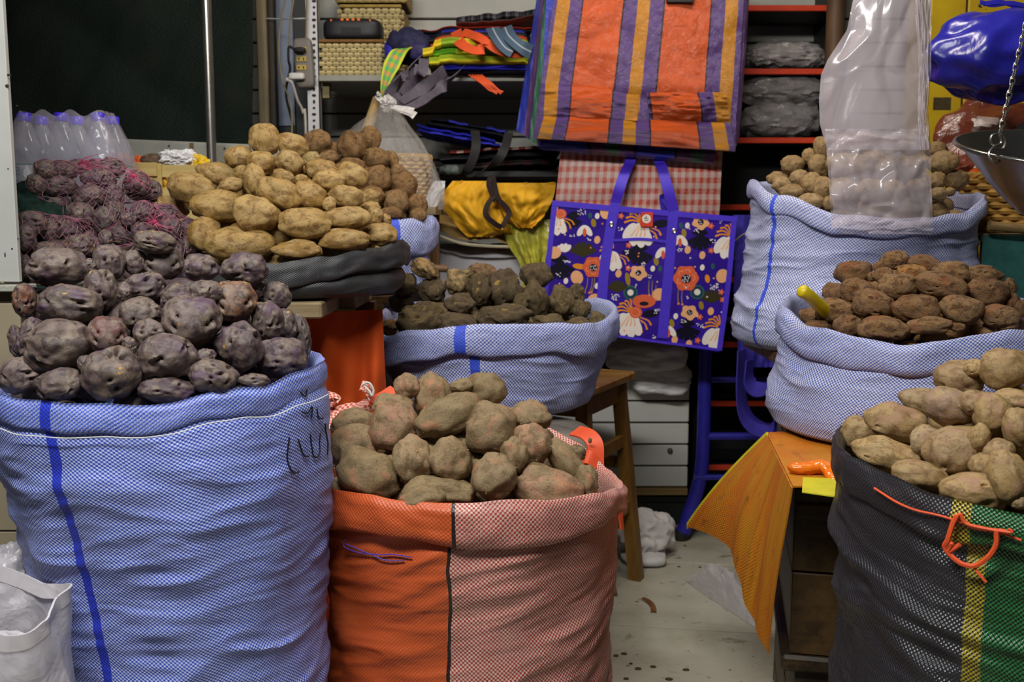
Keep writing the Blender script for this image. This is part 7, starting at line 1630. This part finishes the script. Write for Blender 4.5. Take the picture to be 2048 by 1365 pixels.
# ------------------------------------------------------------------ small things
o = part('wooden_stick', *tube_vf([P(780, 533, 2.98), P(896, 538, 2.98)], 0.011, 12), wood((88, 62, 36), (110, 80, 48), 0, 6)); tag(o, 'brown wooden tool handle behind the middle sack potatoes', 'handle')
hp2 = spline([P(1598, 578, 2.02), P(1615, 590, 2.03), P(1640, 612, 2.06), P(1660, 632, 2.09)], 24); rr2 = np.concatenate([[0.003, 0.009, 0.0125], np.full(21, 0.0135)])
o = part('yellow_pepper', *tube_vf(hp2, rr2, 14), plain((200, 178, 28), 0.35, 0.08)); tag(o, 'slim yellow pepper stuck between the clay-brown potatoes and rim', 'pepper')
# orange chili on the cloth
cp = spline([P(1578, 934, 1.79), P(1592, 937, 1.782), P(1615, 938, 1.78), P(1640, 934, 1.78), P(1655, 940, 1.77), P(1664, 955, 1.755), P(1674, 968, 1.735)], 60); cr = np.interp(np.linspace(0, 1, 60), [0, .06, .25, .5, .75, .95, 1], [.006, .010, .0125, .013, .013, .010, .004])
V, F = tube_vf(cp, cr, 24); V = np.array(V).reshape(60, 24, 3); ang_ = np.linspace(0, 2 * math.pi, 24, endpoint=False); V = V + (V - cp[:, None]) * (0.10 * np.cos(ang_ * 3 + 0.6)[None, :, None]) + (V - cp[:, None]) * (0.12 * vnoise(np.stack([np.repeat(np.arange(60) * .22, 24), np.tile(np.cos(ang_) * 1.2, 60), np.tile(np.sin(ang_) * 1.2, 60)], -1)).reshape(60, 24, 1))
o = part('orange_pepper', V.reshape(-1, 3), F, plain((224, 112, 22), 0.18, 0.06, spec=0.6)); tag(o, 'glossy orange chili pepper lying on the orange cloth', 'pepper')
# corner knots and back rim of the orange sack
ork = plain((206, 76, 40), 0.5, 0.1); chk = weave('weave_red_white_tie', [(-9, (186, 80, 66), (214, 178, 164))], (0.005, 0.005), 0.45, 0.1, None, 0.4, 0.4)
def flap(pts, w, mat, root, side=(0.2, 1, 0.6), name='rim_flap', th=0.004):
    V, F, uv = ribbon_vf(spline([P(*p) for p in pts], 24), side, w, th); part(name, V, F, mat, root, uv=uv * [0.03, 1])
ro = sackF.root
flap([(640, 848, 2.10), (670, 830, 2.13), (700, 822, 2.13), (735, 830, 2.12)], 0.05, chk, ro); flap([(632, 790, 2.16), (660, 795, 2.15), (668, 803, 2.14), (640, 808, 2.15)], 0.03, chk, ro)
flap([(700, 822, 2.13), (728, 808, 2.12), (740, 795, 2.12), (735, 776, 2.12), (722, 772, 2.12)], 0.03, chk, ro); flap([(742, 806, 2.14), (770, 792, 2.16), (790, 780, 2.18)], 0.03, ork, ro)
part('tie_string', *tube_vf(spline([P(724, 770, 2.115), P(738, 766, 2.11), (P(747, 780, 2.11)), P(744, 792, 2.11), P(738, 782, 2.112), P(728, 772, 2.114)], 30), 0.0024, 5), thread_white, ro)
flap([(1150, 862, 2.08), (1175, 870, 2.05), (1190, 890, 2.02), (1192, 930, 1.99)], 0.035, ork, ro, (0.5, 0.5, 0.3)); flap([(1195, 930, 1.98), (1175, 915, 1.98), (1160, 925, 2.0)], 0.03, ork, ro, (0.2, 0.6, 0.7))
flap([(1232, 1000, 1.80), (1240, 1030, 1.78), (1244, 1060, 1.77)], 0.02, ork, ro, (0.3, 1, 0.1))
part('rim_tear', *soft_vf(P(1180, 882, 2.00), (0.004, 0.003, 0.006), 1, 0.001, 50, 2, 4), plain((110, 84, 60), 0.8), ro)
# orange string on the black and green sack
orng = plain((222, 84, 40), 0.55, 0.08, 80, 0.3)
def on_sack(S, px, py, out):
    """point on the sack's front surface seen at a pixel"""
    th = np.linspace(-1.4, 1.4, 181); Y = S.pt(th, 0 * th + 0.7)[:, 1]
    for _ in range(2):
        z = CAMZ + ray(px, py)[2] * Y; t = np.clip((z - S.z0) / (S.zr + S.rim(th) - S.z0), 0, 1); p = S.pt(th, t, out); Y = p[:, 1]
    return p[np.argmin(np.abs(p[:, 0] - ray(px, py)[0] * p[:, 1]))]
def string(pts, r_, name='string', out=0.016):
    q = np.array([on_sack(sackI, x, y, out) for x, y in pts]); part(name, *tube_vf(spline(q, 14 * len(pts)), r_, 6), orng, sackI.root)
string([(1748, 975), (1790, 1000), (1830, 1015), (1880, 1030), (1935, 1048), (1990, 1060), (2046, 1082)], 0.0016, 'tie_string'); string([(1915, 1030), (1950, 1055), (2010, 1062)], 0.0024, 'tie_string', 0.018)
string([(1912, 1032), (1903, 1050), (1898, 1080), (1890, 1095), (1905, 1115), (1925, 1130), (1950, 1132), (1972, 1115), (1988, 1090), (1996, 1062)], 0.0034, 'knotted_loop', 0.020); string([(1890, 1098), (1904, 1088), (1900, 1104), (1920, 1090)], 0.003, 'knotted_loop', 0.020); string([(1945, 1130), (1960, 1148), (1974, 1165)], 0.0018, 'string_end', 0.018); string([(1910, 1035), (1920, 1030), (1940, 1050), (2015, 1065), (2020, 1058)], 0.0022, 'string_end', 0.021)

# ------------------------------------------------------------------ things on the floor
V, F = crumple_vf((P(1285, 1080, 3.62)[0], 3.62, 0.075), (0.10, 0.09, 0.085), 2.7, 0.022, 2.4, 5); V = np.array(V); V[:, 2] = np.maximum(V[:, 2], 0.002); o = part('white_rag', V, F, plain((196, 190, 190), 0.8, 0.05, 8, 0.3)); tag(o, 'crumpled white rag on the floor behind the stool leg', 'rag')
V, F = soft_vf((P(1290, 1100, 3.5)[0], 3.56, 0.02), (0.085, 0.10, 0.017), 9, 0.008, 12, 3, 16); V = np.array(V); V[:, 2] = np.maximum(V[:, 2], 0.002); o = part('white_rag', V, F, plain((188, 184, 186), 0.8, 0.05, 8, 0.3)); tag(o, 'flat folded white rag lying on the floor tiles', 'rag')
cbv, cbf = box_vf((P(1180, 1120, 3.25)[0], 3.2, 0.001), (P(1236, 1120, 3.2)[0], 3.6, 0.012)); o = part('cardboard', cbv, cbf, plain((104, 88, 66), 0.8)); tag(o, 'piece of cardboard on the floor behind the orange sack', 'cardboard')
on = empty('onion', (P(1336, 1055, 3.93)[0], 3.90, 0.0), 'small brown onion on the floor beside the ladder foot', 'onion'); c = np.array(on.location)
part('bulb', *lathe_vf(c, [(0.001, 0.0), (0.016, 0.003), (0.025, 0.014), (0.026, 0.024), (0.018, 0.038), (0.007, 0.046), (0.003, 0.052)], 20), plain((112, 62, 30), 0.35, 0.2, 40), on); part('root', *tube_vf([c + [0, 0, 0.05], c + [0.004, 0, 0.06]], [0.004, 0.001], 6), plain((140, 110, 70)), on)
# clear bag lying on the floor
q0 = lambda x, y: np.array([P(x, y, 1.0)[0] * 0, 0, 0])
def floor_pt(px, py, z=0.0):
    d = ray(px, py); t = (z - CAMZ) / d[2]; return np.array([d[0] * t, d[1] * t, z])
nu, nv = 60, 40; u, v = np.meshgrid(np.linspace(0, 1, nu), np.linspace(0, 1, nv)); c4 = [floor_pt(1366, 1160), floor_pt(1520, 1200), floor_pt(1545, 1280), floor_pt(1470, 1240)]
u3, v3 = u[..., None], v[..., None]; X = (c4[0] * (1 - u3) + c4[1] * u3) * (1 - v3) + ((c4[0] * 0.75 + c4[3] * .25) * (1 - u3) + c4[2] * u3) * v3
hgt = (0.07 * np.sin(np.clip(u * 1.15, 0, 1) * math.pi) ** 0.8 * np.sin(v * math.pi) + 0.030 * np.abs(ridge(np.stack([u * 4, v * 3, 0 * u + 2], -1), 2)) * np.sin(v * math.pi) * np.clip(u * 4, 0.1, 1)); X[..., 2] = 0.003 + np.clip(hgt, 0, 1)
o = part('plastic_bag', X.reshape(-1, 3), grid_faces(nv, nu), film('floor_film', (206, 200, 204), 0.46, 0.14, 22, 0.6)); tag(o, 'crumpled clear plastic bag on the floor tiles', 'bag')
# dry leaf
V, F, uv = quadsheet_vf([floor_pt(1282, 1199, 0.004), floor_pt(1292, 1198, 0.01), floor_pt(1312, 1224, 0.006), floor_pt(1300, 1224, 0.004)], 14, 10, lambda u, v: np.stack([0.012 * np.sin(v * 3.0), 0 * u, 0.006 * np.sin(u * 3.1) + 0.004 * np.sin(v * 5)], -1), 0.0012); o = part('dry_leaf', V, F, plain((110, 70, 34), 0.7, 0.2), uv=uv); tag(o, 'curled dry brown leaf on the floor tiles', 'leaf')
rr = random.Random(12)
for k, (px, py, s_) in enumerate(sorted(((1232, 1312, 7), (1248, 1308, 9), (1252, 1358, 7), (1306, 1334, 8), (1338, 1359, 10), (1276, 1338, 9), (1372, 1340, 9), (1400, 1135, 5), (1358, 1134, 5), (1465, 1105, 5), (1370, 1092, 5), (1262, 1328, 5)))):
    c = floor_pt(px, py, 0.002); V, F = crumple_vf(c, (s_ * .0007 * 1.5, s_ * .0007, 0.002), k * 1.3, 0.001, 6, 2); o = part('soil_crumb', V, F, plain((72, 58, 38), 0.9)); tag(o, 'small crumb of dry soil on the floor tiles, %s from left' % ORD[k], 'soil', 'soil crumbs on the floor')
